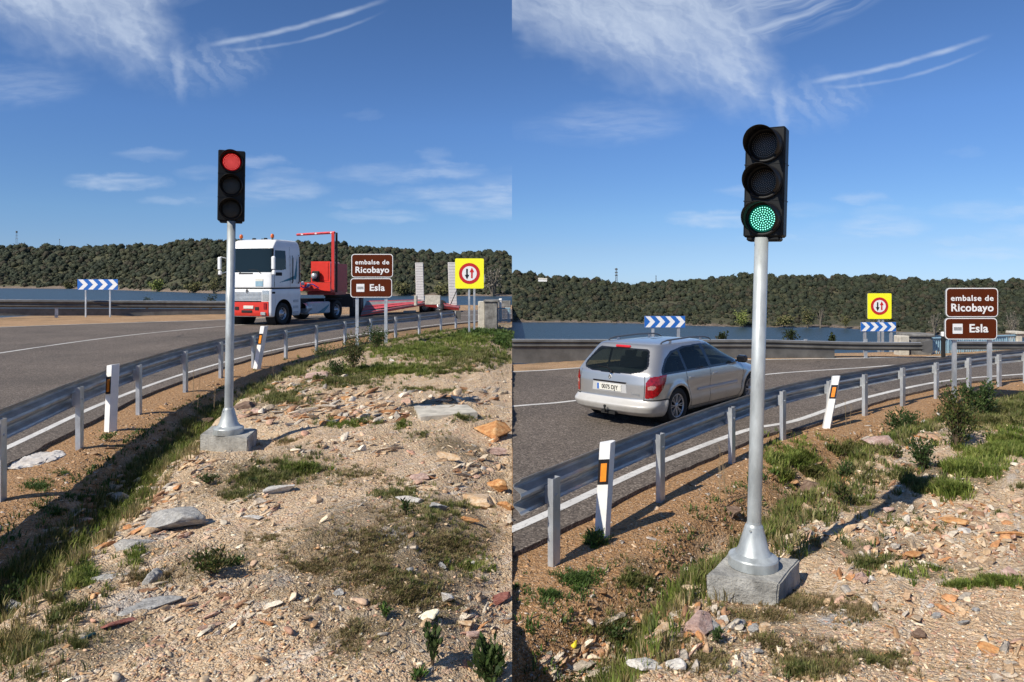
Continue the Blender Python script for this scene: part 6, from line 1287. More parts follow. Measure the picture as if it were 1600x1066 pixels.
x1k = np.array([4.50, 4.60, 4.67, 4.69, 4.69, 4.69, 4.68, 4.66, 4.62, 4.50, 3.95, 3.80, 3.70, 3.46, 3.20, 2.98, 2.80, 2.66, 2.52, 2.4, 2.2, 2.0, 1.8])
wk = np.array([.76, .80, .845, .868, .874, .876, .876, .874, .876, .888, .872, .862, .852, .818, .780, .738, .700, .664, .618, .54, .36, .20, .03])
def cside(X, Y, Zz):
    # wheel-arch lips and a shoulder line
    k = np.zeros_like(X)
    for wx in (.95, 3.70):
        d = np.hypot(X - wx, Zz - .33); k += .022 * np.exp(-((d - .385) / .05) ** 2) * (Zz < .85)
    k += -.018 * np.exp(-((Zz - .60) / .13) ** 2) * np.clip((X - 1.2) / .3, 0, 1) * np.clip((3.4 - X) / .3, 0, 1)
    return Y * (1 + k * (np.abs(Y) > .3))
G, arc, kind = body_grid(zk, x0k, x1k, wk, .42, 3.6, 1.25, 2.6, .0115, 300, cside)
# round the arches
for wx in (.95, 3.70):
    dx = G[..., 0] - wx; dz = G[..., 2] - .33; d = np.hypot(dx, dz); m_ = (np.abs(d - .365) < .010) & (G[..., 2] < .8) & (np.abs(G[..., 1]) > .6)
    k = np.where(m_, .365 / np.maximum(d, 1e-3), 1); G[..., 0] = wx + dx * k; G[..., 2] = .33 + dz * k
C4 = (G[:-1, :-1] + G[1:, :-1] + G[:-1, 1:] + G[1:, 1:]) / 4; fx, fy, fz = C4[..., 0], C4[..., 1], C4[..., 2]; ay = np.abs(fy)
fa = np.abs((arc[:-1] + arc[1:]) / 2)[None].repeat(C4.shape[0], 0); fk = np.round((kind[:-1] + kind[1:]) / 2 + .01)[None].repeat(C4.shape[0], 0)
arch = np.zeros(fx.shape, bool)
for wx in (.95, 3.70): arch |= (np.hypot(fx - wx, fz - .33) < .365) & (fz < .75) & (ay > .5)
side_ = (ay > .35) & ~((fk == 0) & (fa < .62))
cls = np.zeros(fx.shape, int)                                   # 0 body
rear = (fk == 0) & (fx < 1.0)
gate = rear & (fa < .70) & (fz > .50) & (fz < 1.385); cls[gate] = 1
rg = rear & inpoly(ay, fz, [(-.1, .915), (.40, .925), (.60, .965), (.675, 1.03), (.66, 1.10), (.565, 1.30), (.52, 1.34), (-.1, 1.355)]) & (fz > .9); cls[rg] = 2
rg2 = rear & inpoly(ay, fz, [(-.1, .935), (.40, .945), (.585, .985), (.645, 1.04), (.63, 1.10), (.54, 1.285), (.50, 1.318), (-.1, 1.333)]) & (fz > .9); cls[rg2] = 3
gap = rear & (np.abs(fa - .705) < .007) & (fz > .50) & (fz < .95); cls[gap] = 9
cls[(fz < .487)] = 4                                             # sill + bumpers band
bump_r = (fz < .487) & (fx < .62); cls[bump_r] = 5
bump_f = (fz < .487) & (fx > 4.05); cls[bump_f] = 6
cls[(np.abs(fz - .492) < .008) & (fx < .60) & (fa > .68)] = 9
cls[(fz < .487) & ~bump_r & ~bump_f] = 0
cls[(fx > .60) & (fx < .612) & (fz < .492) & side_] = 9
tl = (fk <= 1) & (fx < .75) & inpoly(fa, fz, [(.715, .55), (.722, .80), (.80, .895), (1.06, .918), (1.19, .915), (1.13, .80), (1.04, .67), (.94, .575), (.84, .535), (.73, .525)]); cls[tl] = np.where(fy[tl] < 0, 7, 8)
tlc = tl & inpoly(fa, fz, [(.75, .68), (.76, .735), (.88, .75), (.90, .715), (.86, .68)]); cls[tlc] = np.where(fy[tlc] < 0, 20, 21)
dlo = side_ & (fx > .45) & inpoly(fx, fz, [(.40, .915), (.50, 1.03), (.67, 1.18), (.93, 1.30), (1.35, 1.358), (1.9, 1.372), (2.35, 1.36), (2.66, 1.30), (2.98, 1.17), (3.30, 1.0), (3.38, .945), (3.30, .925), (1.2, .912)]); cls[dlo] = 10
panes = {11: [(.50, .945), (.59, 1.055), (.74, 1.17), (.96, 1.265), (1.14, 1.30), (1.20, .945)], 12: [(1.27, .945), (1.22, 1.305), (1.42, 1.335), (1.93, 1.345), (2.02, .95)], 13: [(2.12, .955), (2.05, 1.345), (2.34, 1.334), (2.62, 1.285), (2.92, 1.16), (3.20, 1.01), (3.22, .96)]}
for k, pl_ in panes.items(): mk = side_ & inpoly(fx, fz, pl_); cls[mk] = k + np.where(fy[mk] < 0, 0, 20)
def gapline(pts, wd=.0065):
    g = np.zeros(fx.shape, bool)
    for (x1, z1), (x2, z2) in zip(pts[:-1], pts[1:]):
        d = np.array([x2 - x1, z2 - z1]); L = np.hypot(*d); d /= L; t_ = (fx - x1) * d[0] + (fz - z1) * d[1]; e = np.abs((fx - x1) * d[1] - (fz - z1) * d[0]); g |= (t_ > -.004) & (t_ < L) & (e < wd)
    return g & side_
fr = side_ & ~dlo & inpoly(fx, fz, [(2.06, .93), (3.30, .95), (3.33, .72), (3.24, .30), (3.18, .25), (2.06, .25)]); rd = side_ & ~dlo & inpoly(fx, fz, [(1.22, .93), (2.05, .93), (2.05, .25), (1.42, .25), (1.36, .45), (1.24, .70)])
cls[fr & (cls == 0)] = np.where(fy[fr & (cls == 0)] < 0, 14, 34); cls[rd & (cls == 0)] = np.where(fy[rd & (cls == 0)] < 0, 15, 35)
gl = gapline([(2.055, .93), (2.055, .25)]) | gapline([(1.215, .93), (1.235, .70), (1.355, .45), (1.42, .25), (3.18, .25), (3.25, .33), (3.335, .72), (3.31, .95)])
cls[gl & ~dlo & ~arch] = 9
ws = (fk == 2) & inpoly(ay, fz, [(-.1, .97), (.70, .95), (.60, 1.33), (-.1, 1.36)]) & (fx > 2.3); cls[ws] = 16
hl_ = (fx > 4.05) & inpoly(ay, fz, [(.42, .60), (.90, .60), (.90, .76), (.5, .74)]) & (fz > .58); cls[hl_ & (fy < 0)] = 17; cls[hl_ & (fy > 0)] = 37
cls[arch] = -1
CT_ = Matrix()
cz = np.array([[*r_] for r_ in Matrix.Identity(4)])
tmp = np.cross(G[5, 1] - G[5, 0], G[6, 0] - G[5, 0]); NSIGN = 1 if np.dot(tmp, G[5, 0] - np.array([2.3, 0, .5])) > 0 else -1
split_build(G, cls, {0: ('body', silver, root, 0), 1: ('tailgate', silver, root, .002), 2: ('window_frame', trim, 1, .001), 3: ('rear_window', car_glass, 1, .0), 5: ('rear_bumper', bumper_m, root, .003), 6: ('front_bumper', bumper_m, root, .003), 7: ('tail_light', tail_red, root, .007), 8: ('tail_light', tail_red, root, .007), 20: ('lamp_lens', tail_clear, 7, .009), 21: ('lamp_lens', tail_clear, 8, .009),
                    9: ('panel_gaps', seam, root, -.004), 10: ('window_surround', trim, root, -.001), 11: ('side_window', car_glass, root, -.003), 31: ('side_window', car_glass, root, -.003), 14: ('door', silver, root, .001), 34: ('door', silver, root, .001), 15: ('door', silver, root, .001), 35: ('door', silver, root, .001),
                    12: ('window_pane', car_glass, 15, -.003), 32: ('window_pane', car_glass, 35, -.003), 13: ('window_pane', car_glass, 14, -.003), 33: ('window_pane', car_glass, 34, -.003), 16: ('windscreen', car_glass, root, -.002), 17: ('headlight', lamp_clear, root, .002), 37: ('headlight', lamp_clear, root, .002)}, cz) if False else None
def ordered(G, cls, spec, T):
    done = {}
    for k, v in spec: 
        r = split_build(G, cls, {k: (v[0], v[1], done.get(v[2]) if isinstance(v[2], int) else v[2], v[3])}, T)
        if k in r: done[k] = r[k]
    return done
CP = ordered(G, cls, [(0, ('body', silver, root, 0)), (1, ('tailgate', silver, root, .002)), (2, ('window_frame', trim, 1, .001)), (3, ('rear_window', car_glass, 1, .0)), (5, ('rear_bumper', bumper_m, root, .003)), (6, ('front_bumper', bumper_m, root, .003)), (7, ('tail_light', tail_red, root, .007)), (8, ('tail_light', tail_red, root, .007)), (20, ('lamp_lens', tail_clear, 7, .007)), (21, ('lamp_lens', tail_clear, 8, .007)),
                      (9, ('panel_gaps', seam, root, -.003)), (10, ('window_surround', trim, root, -.001)), (11, ('side_window', car_glass, root, -.001)), (31, ('side_window', car_glass, root, -.001)), (14, ('door', silver, root, .001)), (34, ('door', silver, root, .001)), (15, ('door', silver, root, .001)), (35, ('door', silver, root, .001)),
                      (12, ('window_pane', car_glass, 15, -.001)), (32, ('window_pane', car_glass, 35, -.001)), (13, ('window_pane', car_glass, 14, -.001)), (33, ('window_pane', car_glass, 34, -.001)), (16, ('windscreen', car_glass, root, -.001)), (17, ('headlight', lamp_clear, root, .002)), (37, ('headlight', lamp_clear, root, .002))], cz)
gate_o = CP[1]
I4 = Matrix()
for wx in (.95, 3.70):
    for s_ in (-1, 1):
        wheel(root, (wx, s_ * .765, .325), .325, .20, s_, I4, 8)
        m = MB(); m.lathe([(.372, 0), (.372, .26), (.36, .28), (0, .28)], 36, Matrix.Translation((wx, s_ * .855, .33)) @ Matrix.Rotation(R(90 * s_), 4, 'X')); m.build('wheel_arch_liner', dark_part, root)
m = MB(); m.box((2.35, 0, .33), (4.1, 1.1, .26)); m.box((2.35, 0, .24), (1.9, 1.5, .10)); m.box((.5, 0, .30), (.55, 1.3, .12)); m.build('underbody', dark_part, root)
m = MB(); m.box((1.9, 0, .62), (2.6, 1.36, .06)); m.build('cabin_floor', dark_part, root)
for (x, y) in [(2.15, -.36), (2.15, .36)]:
    m = MB(); m.box((x + .25, y, .68), (.5, .48, .16), bev=.05); m.box((x, y, .95), (.14, .46, .56), bev=.06); m.box((x - .03, y, 1.27), (.10, .26, .17), bev=.04); m.build('seat', seat_m, root)
m = MB(); m.box((1.30, 0, .85), (.16, 1.24, .5), bev=.06)
for y in (-.38, 0, .38): m.box((1.27, y, 1.15), (.09, .24, .14), bev=.04)
m.build('rear_seat', seat_m, root)
m = MB(); m.box((.72, 0, .90), (.9, 1.2, .02)); m.build('luggage_cover', seat_m, root); m = MB(); m.box((3.12, 0, .90), (.5, 1.3, .12), bev=.05); m.build('dashboard', seat_m, root)
# tailgate furniture
T0 = Matrix.Translation((.112, 0, 0)) @ Matrix.Rotation(R(-90), 4, 'Z')     # local x -> -y world, faces -x
TR = Matrix.Rotation(R(-90), 4, 'Z')
m = MB(); rw, rh = .74, .20; m.prism([(-rw / 2, .585), (-rw / 2 + .02, .755), (rw / 2 - .02, .755), (rw / 2, .585)], .03, Matrix.Translation((.105, 0, 0)) @ TR, 0); rp = m.build('plate_recess', mat('bright_recess', (.66, .67, .67), .3, .4), gate_o)
m = MB(); m.prism([(-.35, .75), (-.35, .778), (.35, .778), (.35, .75)], .03, Matrix.Translation((.098, 0, 0)) @ TR, 0); m.build('handle_strip', trim, gate_o)
m = MB(); m.prism([(-.26, .605), (-.26, .722), (.26, .722), (.26, .605)], .012, Matrix.Translation((.092, 0, 0)) @ TR, 0); m.prism([(-.255, .610), (-.255, .717), (-.215, .717), (-.215, .610)], .003, Matrix.Translation((.0895, 0, 0)) @ TR, 1); pl_o = m.build('number_plate', [plate_w, blue_sheet], gate_o)
text('0075 DJY', .105, Matrix.Translation((.0895, -.02, .663)) @ TR, black_refl, pl_o, bold=.0015, sx_=.86, name='plate_lettering')
text('Laguna', .052, Matrix.Translation((.112, -.54, .60)) @ TR, sign_back, gate_o, bold=.001, sx_=1.15, name='badge_lettering')
m = MB(); Tb = Matrix.Translation((.118, 0, .845)) @ TR; a_, b_ = .033, .048; ring = []
outer = [(0, b_), (a_, 0), (0, -b_), (-a_, 0)]; inner = [(0, b_ * .45), (a_ * .42, 0), (0, -b_ * .45), (-a_ * .42, 0)]
for i in range(4): j = (i + 1) % 4; m.prism([outer[i], outer[j], inner[j], inner[i]], .012, Tb, 0)
m.build('badge', brass, gate_o)
m = MB(); m.tube([(.135, -.02, .945), (.19, .10, 1.0), (.21, .36, 1.01)], [.016, .012, .008], 8); m.lathe([(.03, 0), (.03, .02), (0, .025)], 14, Matrix.Translation((.125, -.03, .94)) @ Matrix.Rotation(R(-70), 4, 'Y')); m.build('wiper', black_plastic, gate_o)
m = MB(); m.box((0, 0, 0), (.05, .32, .035), M=Matrix.Translation((.525, 0, 1.372)) @ Matrix.Rotation(R(-50), 4, 'Y'), bev=.012); m.build('brake_light', mat('brake_lamp_red', (.55, .02, .03), .2, coat=.6), gate_o)
m = MB(); m.tube([(.06, -.02, .24), (-.03, -.02, .24), (-.05, -.02, .30), (-.05, -.02, .33)], .016, 8); m.lathe([(0, -.028), (.02, -.018), (.027, 0), (.02, .018), (0, .026)], 12, Matrix.Translation((-.05, -.02, .345))); m.box((.12, -.02, .22), (.16, .30, .05)); m.build('tow_hitch', dark_part, root)
for s_ in (-1, 1):
    y = s_ * .575; m = MB(); m.tube([(.80, y, 1.40), (.90, y * 1.0, 1.455), (1.05, y, 1.478), (1.8, y * 1.0, 1.495), (2.35, y * .99, 1.478), (2.52, y * .98, 1.45), (2.62, y * .97, 1.40)], [.012, .015, .016, .016, .016, .015, .01], 8, mi=0)
    for x in (1.15, 2.2): m.box((x, y, 1.45), (.07, .028, .055), bev=.01, mi=1)
    m.build('roof_rail', [mat('roof_rail_grey', (.16, .165, .17), .35, .6) if 'roof_rail_grey' not in MATS else MATS['roof_rail_grey'], alloy], root)
    m = MB(); m.box((3.14, s_ * .955, 1.005), (.13, .20, .145), bev=.035); m.box((3.17, s_ * .85, .96), (.06, .08, .04)); m.build('door_mirror', trim, root)
    for x, k in ((2.22, 14), (1.38, 15)):
        k2 = k if s_ < 0 else k + 20; m = MB(); m.box((x, s_ * .888, .80), (.17, .026, .035), bev=.01); m.build('handle', silver, CP[k2]); 
    m = MB(); m.box((2.36, s_ * .874, .545), (1.50, .022, .05), bev=.009); m.build('side_moulding', bumper_m, root)
yaw = R(45.2); KC = .90
# rear right wheel contact and heading fix the car on the road
wr = Vector((2.84 * KR, 12.18 * KR, ZR)); hd = Vector((math.cos(yaw), math.sin(yaw), 0)); rt_ = Vector((math.sin(yaw), -math.cos(yaw), 0))
root.location = wr - hd * .95 * KC - rt_ * .80 * KC; root.rotation_euler = (0, 0, yaw); root.scale = (KC * .985, KC * .98, KC * .955)

# ---------------------------------------------------------------- the lorry tractor
lorry = empty('lorry_tractor', (0, 0, 0), 0, 'white lorry cab with red bumper and amber beacons behind the red traffic light', 'lorry')
zk = np.array([.40, .45, .60, 1.10, 1.5, 1.70, 1.74, 1.765, 1.80, 2.0, 2.45, 2.55, 3.2, 3.66, 3.75, 3.95, 4.08, 4.13, 4.15, 4.16])
x0k = np.array([.10, .04, .0, .0, .0, .01, .05, .05, .02, .02, .03, .05, .12, .18, .22, .42, .62, .85, 1.1, 1.2])
x1k = np.array([2.4, 2.42, 2.45, 2.45, 2.45, 2.45, 2.43, 2.43, 2.45, 2.45, 2.45, 2.45, 2.45, 2.45, 2.45, 2.43, 2.38, 2.3, 2.0, 1.6])
wk = np.array([1.24, 1.28, 1.30, 1.30, 1.30, 1.29, 1.26, 1.26, 1.29, 1.29, 1.29, 1.29, 1.28, 1.25, 1.24, 1.19, 1.11, .95, .5, .03])
G, arc, kind = body_grid(zk, x0k, x1k, wk, .22, 5.5, .12, 7, .022, 110)
AX, AZ, AR = 1.02, .53, .70
dx = G[..., 0] - AX; dz = G[..., 2] - AZ; d = np.hypot(dx, dz); m_ = (np.abs(d - AR) < .018) & (np.abs(G[..., 1]) > .9); k = np.where(m_, AR / np.maximum(d, 1e-3), 1); G[..., 0] = AX + dx * k; G[..., 2] = AZ + dz * k
C4 = (G[:-1, :-1] + G[1:, :-1] + G[:-1, 1:] + G[1:, 1:]) / 4; fx, fy, fz = C4[..., 0], C4[..., 1], C4[..., 2]; ay = np.abs(fy)
fa = np.abs((arc[:-1] + arc[1:]) / 2)[None].repeat(C4.shape[0], 0); fk = np.round((kind[:-1] + kind[1:]) / 2 + .01)[None].repeat(C4.shape[0], 0)
front = (fk == 0) & (fx < .45); side_ = (fk >= 1) & (fx < 2.40); cls = np.zeros(fx.shape, int)
arch = (np.hypot(fx - AX, fz - AZ) < AR) & (ay > .9) & (fz < 1.4)
cls[(fz > 1.725) & (fz < 1.785)] = 3
low = fz <= 1.725; cls[low] = 4
cls[low & side_ & (fx > .35)] = np.where(fy[low & side_ & (fx > .35)] < 0, 5, 25)
cls[front & (fa < 1.16) & (fz < 1.12) & (fz > .44)] = 6
cls[front & (fa < .80) & (fz > 1.14) & (fz < 1.60)] = 7
cls[front & (fa < .78) & (fz > 1.10) & (fz <= 1.16)] = 3
hp = front & (fa > .84) & (fa < 1.20) & (fz > 1.16) & (fz < 1.66); cls[hp] = np.where(fy[hp] < 0, 8, 28)
cls[front & (fa < 1.26) & (fz > 2.52) & (fz < 3.66)] = 9
cls[((fk == 0)) & (fa >= 1.26) & (fa < 1.34) & (fz > 2.52) & (fz < 3.66)] = 3
dr = side_ & (fx > .30) & (fx < 1.55) & (fz > 1.80) & (fz < 3.78); cls[dr] = np.where(fy[dr] < 0, 10, 11)
wd_ = side_ & inpoly(fx, fz, [(.36, 2.62), (.36, 3.58), (1.20, 3.58), (1.20, 2.68), (.75, 2.62)]); cls[wd_] = np.where(fy[wd_] < 0, 12, 13)
gp = side_ & ((np.abs(fx - .295) < .012) | (np.abs(fx - 1.55) < .012)) & (fz > 1.8) & (fz < 3.78); cls[gp] = 14
stripe = side_ & (inpoly(fx, fz, [(.62, 2.02), (1.95, 2.38), (1.95, 2.22), (1.45, 2.12)]) | inpoly(fx, fz, [(1.85, 2.2), (2.16, 3.35), (2.10, 2.35), (2.02, 2.18)])) & (fx > .3); 
sm_ = stripe & ((cls == 0) | (cls == 10) | (cls == 11)); cls[sm_] = np.where(fy[sm_] < 0, 15, 16)
cls[arch] = -1
tmp = np.cross(G[5, 1] - G[5, 0], G[6, 0] - G[5, 0]); NSIGN = 1 if np.dot(tmp, G[5, 0] - np.array([1.2, 0, .5])) > 0 else -1
LP = ordered(G, cls, [(0, ('cab', truck_white, lorry, 0)), (3, ('dark_joints', dark_part, lorry, -.01)), (4, ('lower_front', truck_white, lorry, .0)), (5, ('side_skirt', truck_white, lorry, .004)), (25, ('side_skirt', truck_white, lorry, .004)), (28, ('headlight_panel', lamp_clear, lorry, .004)), (6, ('bumper', red_paint, lorry, .02)), (7, ('grille', grey_white, lorry, .0)), (8, ('headlight_panel', lamp_clear, lorry, .004)), (9, ('windscreen', glass_dark, lorry, .004)), (10, ('door', truck_white, lorry, .004)), (11, ('door', truck_white, lorry, .004)), (12, ('window', glass_dark, 10, -.006)), (13, ('window', glass_dark, 11, -.006)), (14, ('panel_gap', dark_part, lorry, -.004)), (15, ('teal_stripe', teal_paint, 0, .003)), (16, ('teal_stripe', teal_paint, 0, .003))], cz)
# front faces -x local; the side seen in the photo is the +y one (see rotation below)
def fbox(nm, mt, c_, sz, par=lorry, bev=.02, mi=None): m = MB(); m.box(c_, sz, bev=bev); return m.build(nm, mt, par)
m = MB()
for z in np.linspace(1.18, 1.56, 7): m.box((-.012, 0, z), (.03, 1.56, .022))
m.build('grille_bars', galv, LP[7])
m = MB(); Tg = Matrix.Translation((-.03, 0, 1.63)) @ TR
for i in range(4): j = (i + 1) % 4; k_ = 2.3; m.prism([(outer[i][0] * k_, outer[i][1] * k_), (outer[j][0] * k_, outer[j][1] * k_), (inner[j][0] * k_, inner[j][1] * k_), (inner[i][0] * k_, inner[i][1] * k_)], .02, Tg, 0)
m.build('badge', galv_far, lorry)
fbox('number_plate', plate_w, (-.045, -.10, .86), (.03, .56, .15)); fbox('bumper_slot', dark_part, (-.03, .0, .66), (.03, .6, .12)); fbox('bumper_slot', dark_part, (-.03, .56, .80), (.03, .22, .16)); fbox('bumper_slot', dark_part, (-.03, -.56, .80), (.03, .22, .16))
for y in (.62, -.62): fbox('fog_light', lamp_clear, (-.03, y * 1.45, .56), (.05, .28, .16)); fbox('indicator', tail_red, (-.025, y * 1.62, .92), (.03, .16, .30))
fbox('badge_strip', dark_part, (.035, .1, 2.46), (.03, .8, .07)); fbox('inspection_sticker', rail_blue, (.012, -.66, 1.98), (.02, .42, .26)); fbox('inspection_sticker', plate_w, (.012, -.66, 2.15), (.02, .42, .12))
for y in (-.75, .35): m = MB(); m.tube([(.02, y, 2.46), (.06, y + .25, 2.62), (.07, y + .75, 2.64)], .018, 6); m.build('wiper', dark_part, lorry)
for y in (-.85, .92):
    m = MB(); m.lathe([(.05, 0), (.05, .16)], 12, Matrix.Translation((.75, y, 4.05))); bs = m.build('beacon_stem', galv_far, lorry); m = MB(); m.lathe([(.075, 0), (.085, .03), (.08, .13), (.05, .18), (0, .19)], 16, Matrix.Translation((.75, y, 4.20))); m.build('beacon_lens', amber, bs)
for y in (-.30, .35, .8): m = MB(); m.box((.98 if y < .7 else 1.5, y if y < .7 else 1.16, 4.17 if y < .7 else 4.02), (.18, .12, .08), bev=.02); m.build('horn', dark_part, lorry)
fbox('top_lamp', dark_part, (.62, 1.19, 3.86), (.14, .08, .10)); fbox('top_lamp', lamp_clear, (2.0, 1.17, 3.96), (.2, .12, .12)); fbox('top_lamp', dark_part, (1.45, 1.19, 3.90), (.12, .08, .09))
for s_ in (-1, 1):
    m = MB(); m.box((-.08, s_ * 1.50, 2.95), (.12, .20, .62), bev=.04); m.box((-.05, s_ * 1.50, 2.50), (.12, .19, .22), bev=.04); m.tube([(.12, s_ * 1.28, 3.2), (-.05, s_ * 1.5, 3.28)], .02, 6); m.tube([(.12, s_ * 1.28, 2.55), (-.05, s_ * 1.5, 2.45)], .02, 6); m.build('mirror', truck_white, lorry)
    m = MB(); m.tube([(1.66, s_ * 1.33, 2.0), (1.66, s_ * 1.37, 2.1), (1.66, s_ * 1.37, 3.25), (1.66, s_ * 1.33, 3.35)], .028, 8); m.build('grab_handle', dark_part, lorry)
    m = MB(); m.tube([(2.2, s_ * 1.33, 1.98), (2.2, s_ * 1.37, 2.1), (2.2, s_ * 1.37, 3.3), (2.2, s_ * 1.33, 3.4)], .028, 8); m.build('grab_handle', dark_part, lorry)
    m = MB()
    for z in (.55, .82, 1.12): m.box((2.0, s_ * 1.295, z), (.42, .06, .13), bev=.01)
    m.build('steps', grey_white, lorry)
    fbox('door_handle', dark_part, (.62, s_ * 1.30, 2.44), (.5, .03, .16), LP[11 if s_ > 0 else 10]); fbox('marker_lamp', dark_part, (.22, s_ * 1.305, 1.55), (.22, .03, .09))
    m = MB(); m.lathe([(AR + .01, 0), (AR + .01, .5), (0, .5)], 36, Matrix.Translation((AX, s_ * 1.27, AZ)) @ Matrix.Rotation(R(90 * s_), 4, 'X')); m.build('wheel_arch_liner', dark_part, lorry)
    wheel(lorry, (AX, s_ * 1.10, .53), .53, .32, s_, I4, truck=True); wheel(lorry, (5.9, s_ * 1.0, .53), .53, .6, s_, I4, truck=True)
    m = MB(); m.box((4.15, s_ * 1.05, .70), (2.0, .55, .62), bev=.05); tk = m.build('side_fairing', grey_white, lorry); m = MB(); m.prism([(3.9, .45), (5.0, .86), (5.0, .80), (4.5, .45)], .01, Matrix.Translation((0, s_ * 1.332 if s_ > 0 else s_ * 1.34, 0))); m.build('teal_stripe', teal_paint, tk)
    m = MB(); m.lathe([(.26, 0), (.26, .5), (0, .5)], 20, Matrix.Translation((2.85, s_ * 1.1, .72)) @ Matrix.Rotation(R(90), 4, 'Y')); m.build('air_tank', galv, lorry)
    m = MB(); m.lathe([(.70, 0), (.70, .62), (.66, .62), (.66, 0)], 30, Matrix.Translation((5.9, s_ * .69 if s_ > 0 else s_ * 1.31, .53)) @ Matrix.Rotation(R(-90), 4, 'X')); 
for y in (-.42, .42): fbox('chassis_beam', dark_part, (4.4, y, .88), (4.6, .12, .28))
fbox('fifth_wheel', dark_part, (5.3, 0, 1.08), (1.2, 1.0, .14)); fbox('back_panel', truck_white, (2.47, 0, 2.7), (.05, 2.3, 2.0)); fbox('undertray', dark_part, (1.3, 0, .62), (2.1, 1.7, .35)); fbox('rear_mudguard', dark_part, (5.9, 0, 1.12), (1.3, 2.5, .05)); fbox('exhaust_box', dark_part, (3.0, 0, .95), (.7, 2.2, .5))
for z in np.linspace(1.5, 2.2, 4): pass
fbox('yellow_lamp', yellow_paint, (2.75, 1.1, 3.05), (.14, .16, .42), bev=.04); m = MB(); m.tube([(2.75, 1.1, 1.2), (2.75, 1.1, 2.9)], .06, 8); m.build('exhaust_pipe', dark_part, lorry)
AL = R(17); KT = KL
c0 = Vector((-10.9 * KT, 31.8 * KT, ZL))      # left front corner of the cab on the road
fwd = Vector((math.sin(AL), math.cos(AL), 0)); lef = Vector((math.cos(AL), -math.sin(AL), 0))   # local +x runs towards the rear of the lorry, local +y... mirrored side chosen below
# local +x (rearwards) -> fwd, local -y... keep right handed: +y -> (-cos, sin) ; visible side is local -y
lorry.rotation_euler = (0, 0, math.atan2(fwd.y, fwd.x)); lorry.scale = (1.04, 1.0, 1.06); sc_ = 1.08
lorry.scale = (1.08, 1.08, 1.075); yax = Vector((-fwd.y, fwd.x, 0)); lorry.location = c0 - yax * (-1.30 * sc_)

# ---------------------------------------------------------------- the low-loader trailer
trl = empty('low_loader_trailer', (P(600, 490, 46).x, 46, ZL), 0, 'red low loader trailer with upright loading ramps, coupled behind the white lorry', 'trailer'); TO = Vector(trl.location)
def Q(px, py, Z): return P(px, py, Z * KL) - TO
def hexa(nm, mt, lo4, hi4, par=None):
    m = MB(); m.add(list(lo4) + list(hi4), [[3, 2, 1, 0], [4, 5, 6, 7], [0, 1, 5, 4], [1, 2, 6, 5], [2, 3, 7, 6], [3, 0, 4, 7]]); return m.build(nm, mt, par or trl)
def pbox(nm, mt, pxa, pxb, y0, y1, Za, Zb, dep, par=None, dx=.25):
    """upright box: front face from column pxa (depth Za) to pxb (depth Zb), rows y0..y1 measured at pxb, running dep metres back"""
    A = Q(pxa, 0, Za); B = Q(pxb, 0, Zb); zt = Q(pxb, y0, Zb).z; zb_ = Q(pxb, y1, Zb).z; v = Vector((dx, 1, 0)).normalized() * dep
    a, b_ = Vector((A.x, A.y, zb_)), Vector((B.x, B.y, zb_)); up = Vector((0, 0, zt - zb_)); lo = [a, b_, b_ + v, a + v]; return hexa(nm, mt, lo, [p_ + up for p_ in lo], par)
bx_ = pbox('machinery_box', red_paint, 486, 516, 408.5, 441, 36.65, 36.5, 1.8, dx=.05)
pbox('box_door', red_paint, 488.5, 512.5, 411, 438.5, 36.62, 36.49, .06, bx_, dx=.05)
m = MB(); c_ = Q(493.5, 432, 36.4); m.box(c_, (.42, .25, .62), bev=.05); m.build('winch_motor', dark_part, bx_)
m = MB(); m.lathe([(.17, 0), (.17, .12), (0, .12)], 16, Matrix.Translation(c_ + Vector((-.05, -.1, .02))) @ Matrix.Rotation(R(90), 4, 'X')); m.build('winch_drum', galv, bx_)
pbox('gooseneck_front', red_paint, 469, 516, 441.5, 455, 36.4, 36.2, 1.9, dx=.05)
pbox('gooseneck_side', mat('shaded_side_red', (.42, .028, .018), .45), 516.5, 528, 412, 457, 36.6, 37.2, 1.3, dx=.2)  # darker copy of the red: the side's shade is put into the colour
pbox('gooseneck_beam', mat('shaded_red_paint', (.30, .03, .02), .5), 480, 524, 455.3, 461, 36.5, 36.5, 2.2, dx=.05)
# gantry
m = MB(); a = Q(519.5, 457, 36.1); b_ = Q(521.5, 363.5, 36.1); m.box(((a.x + b_.x) / 2, a.y, (a.z + b_.z) / 2), (.16, .16, b_.z - a.z)); m.build('gantry_post', red_paint, trl)
m = MB(); m.box(((a.x + b_.x) / 2 + .17, a.y + .1, (a.z + b_.z) / 2), (.10, .12, b_.z - a.z)); m.build('gantry_cable', dark_part, trl)
m = MB(); t0 = Q(464, 367, 37.6); t1 = Q(523, 363.5, 36.1); m.tube([t0, t1], .075, 4, sm=False); gb = m.build('gantry_beam', red_dusty, trl)
for k_ in (.15, .52, .92): m = MB(); m.box(t0.lerp(t1, k_) + Vector((0, -.08, 0)), (.13, .04, .08)); m.build('reflector', white_sheet, gb)
for (x, y) in ((473, 446), (482, 449)): m = MB(); m.lathe([(.10, 0), (.12, .1), (.07, .22), (0, .24)], 10, Matrix.Translation(Q(x, y, 36.2))); m.build('coupling', galv, trl)
m = MB(); prev = None; pts = [Q(470 + i * 4, 447 + 3 * math.sin(i * 1.1), 36.1) for i in range(8)]; m.tube(pts, .035, 6); m.build('air_hose', blue_sheet, trl)
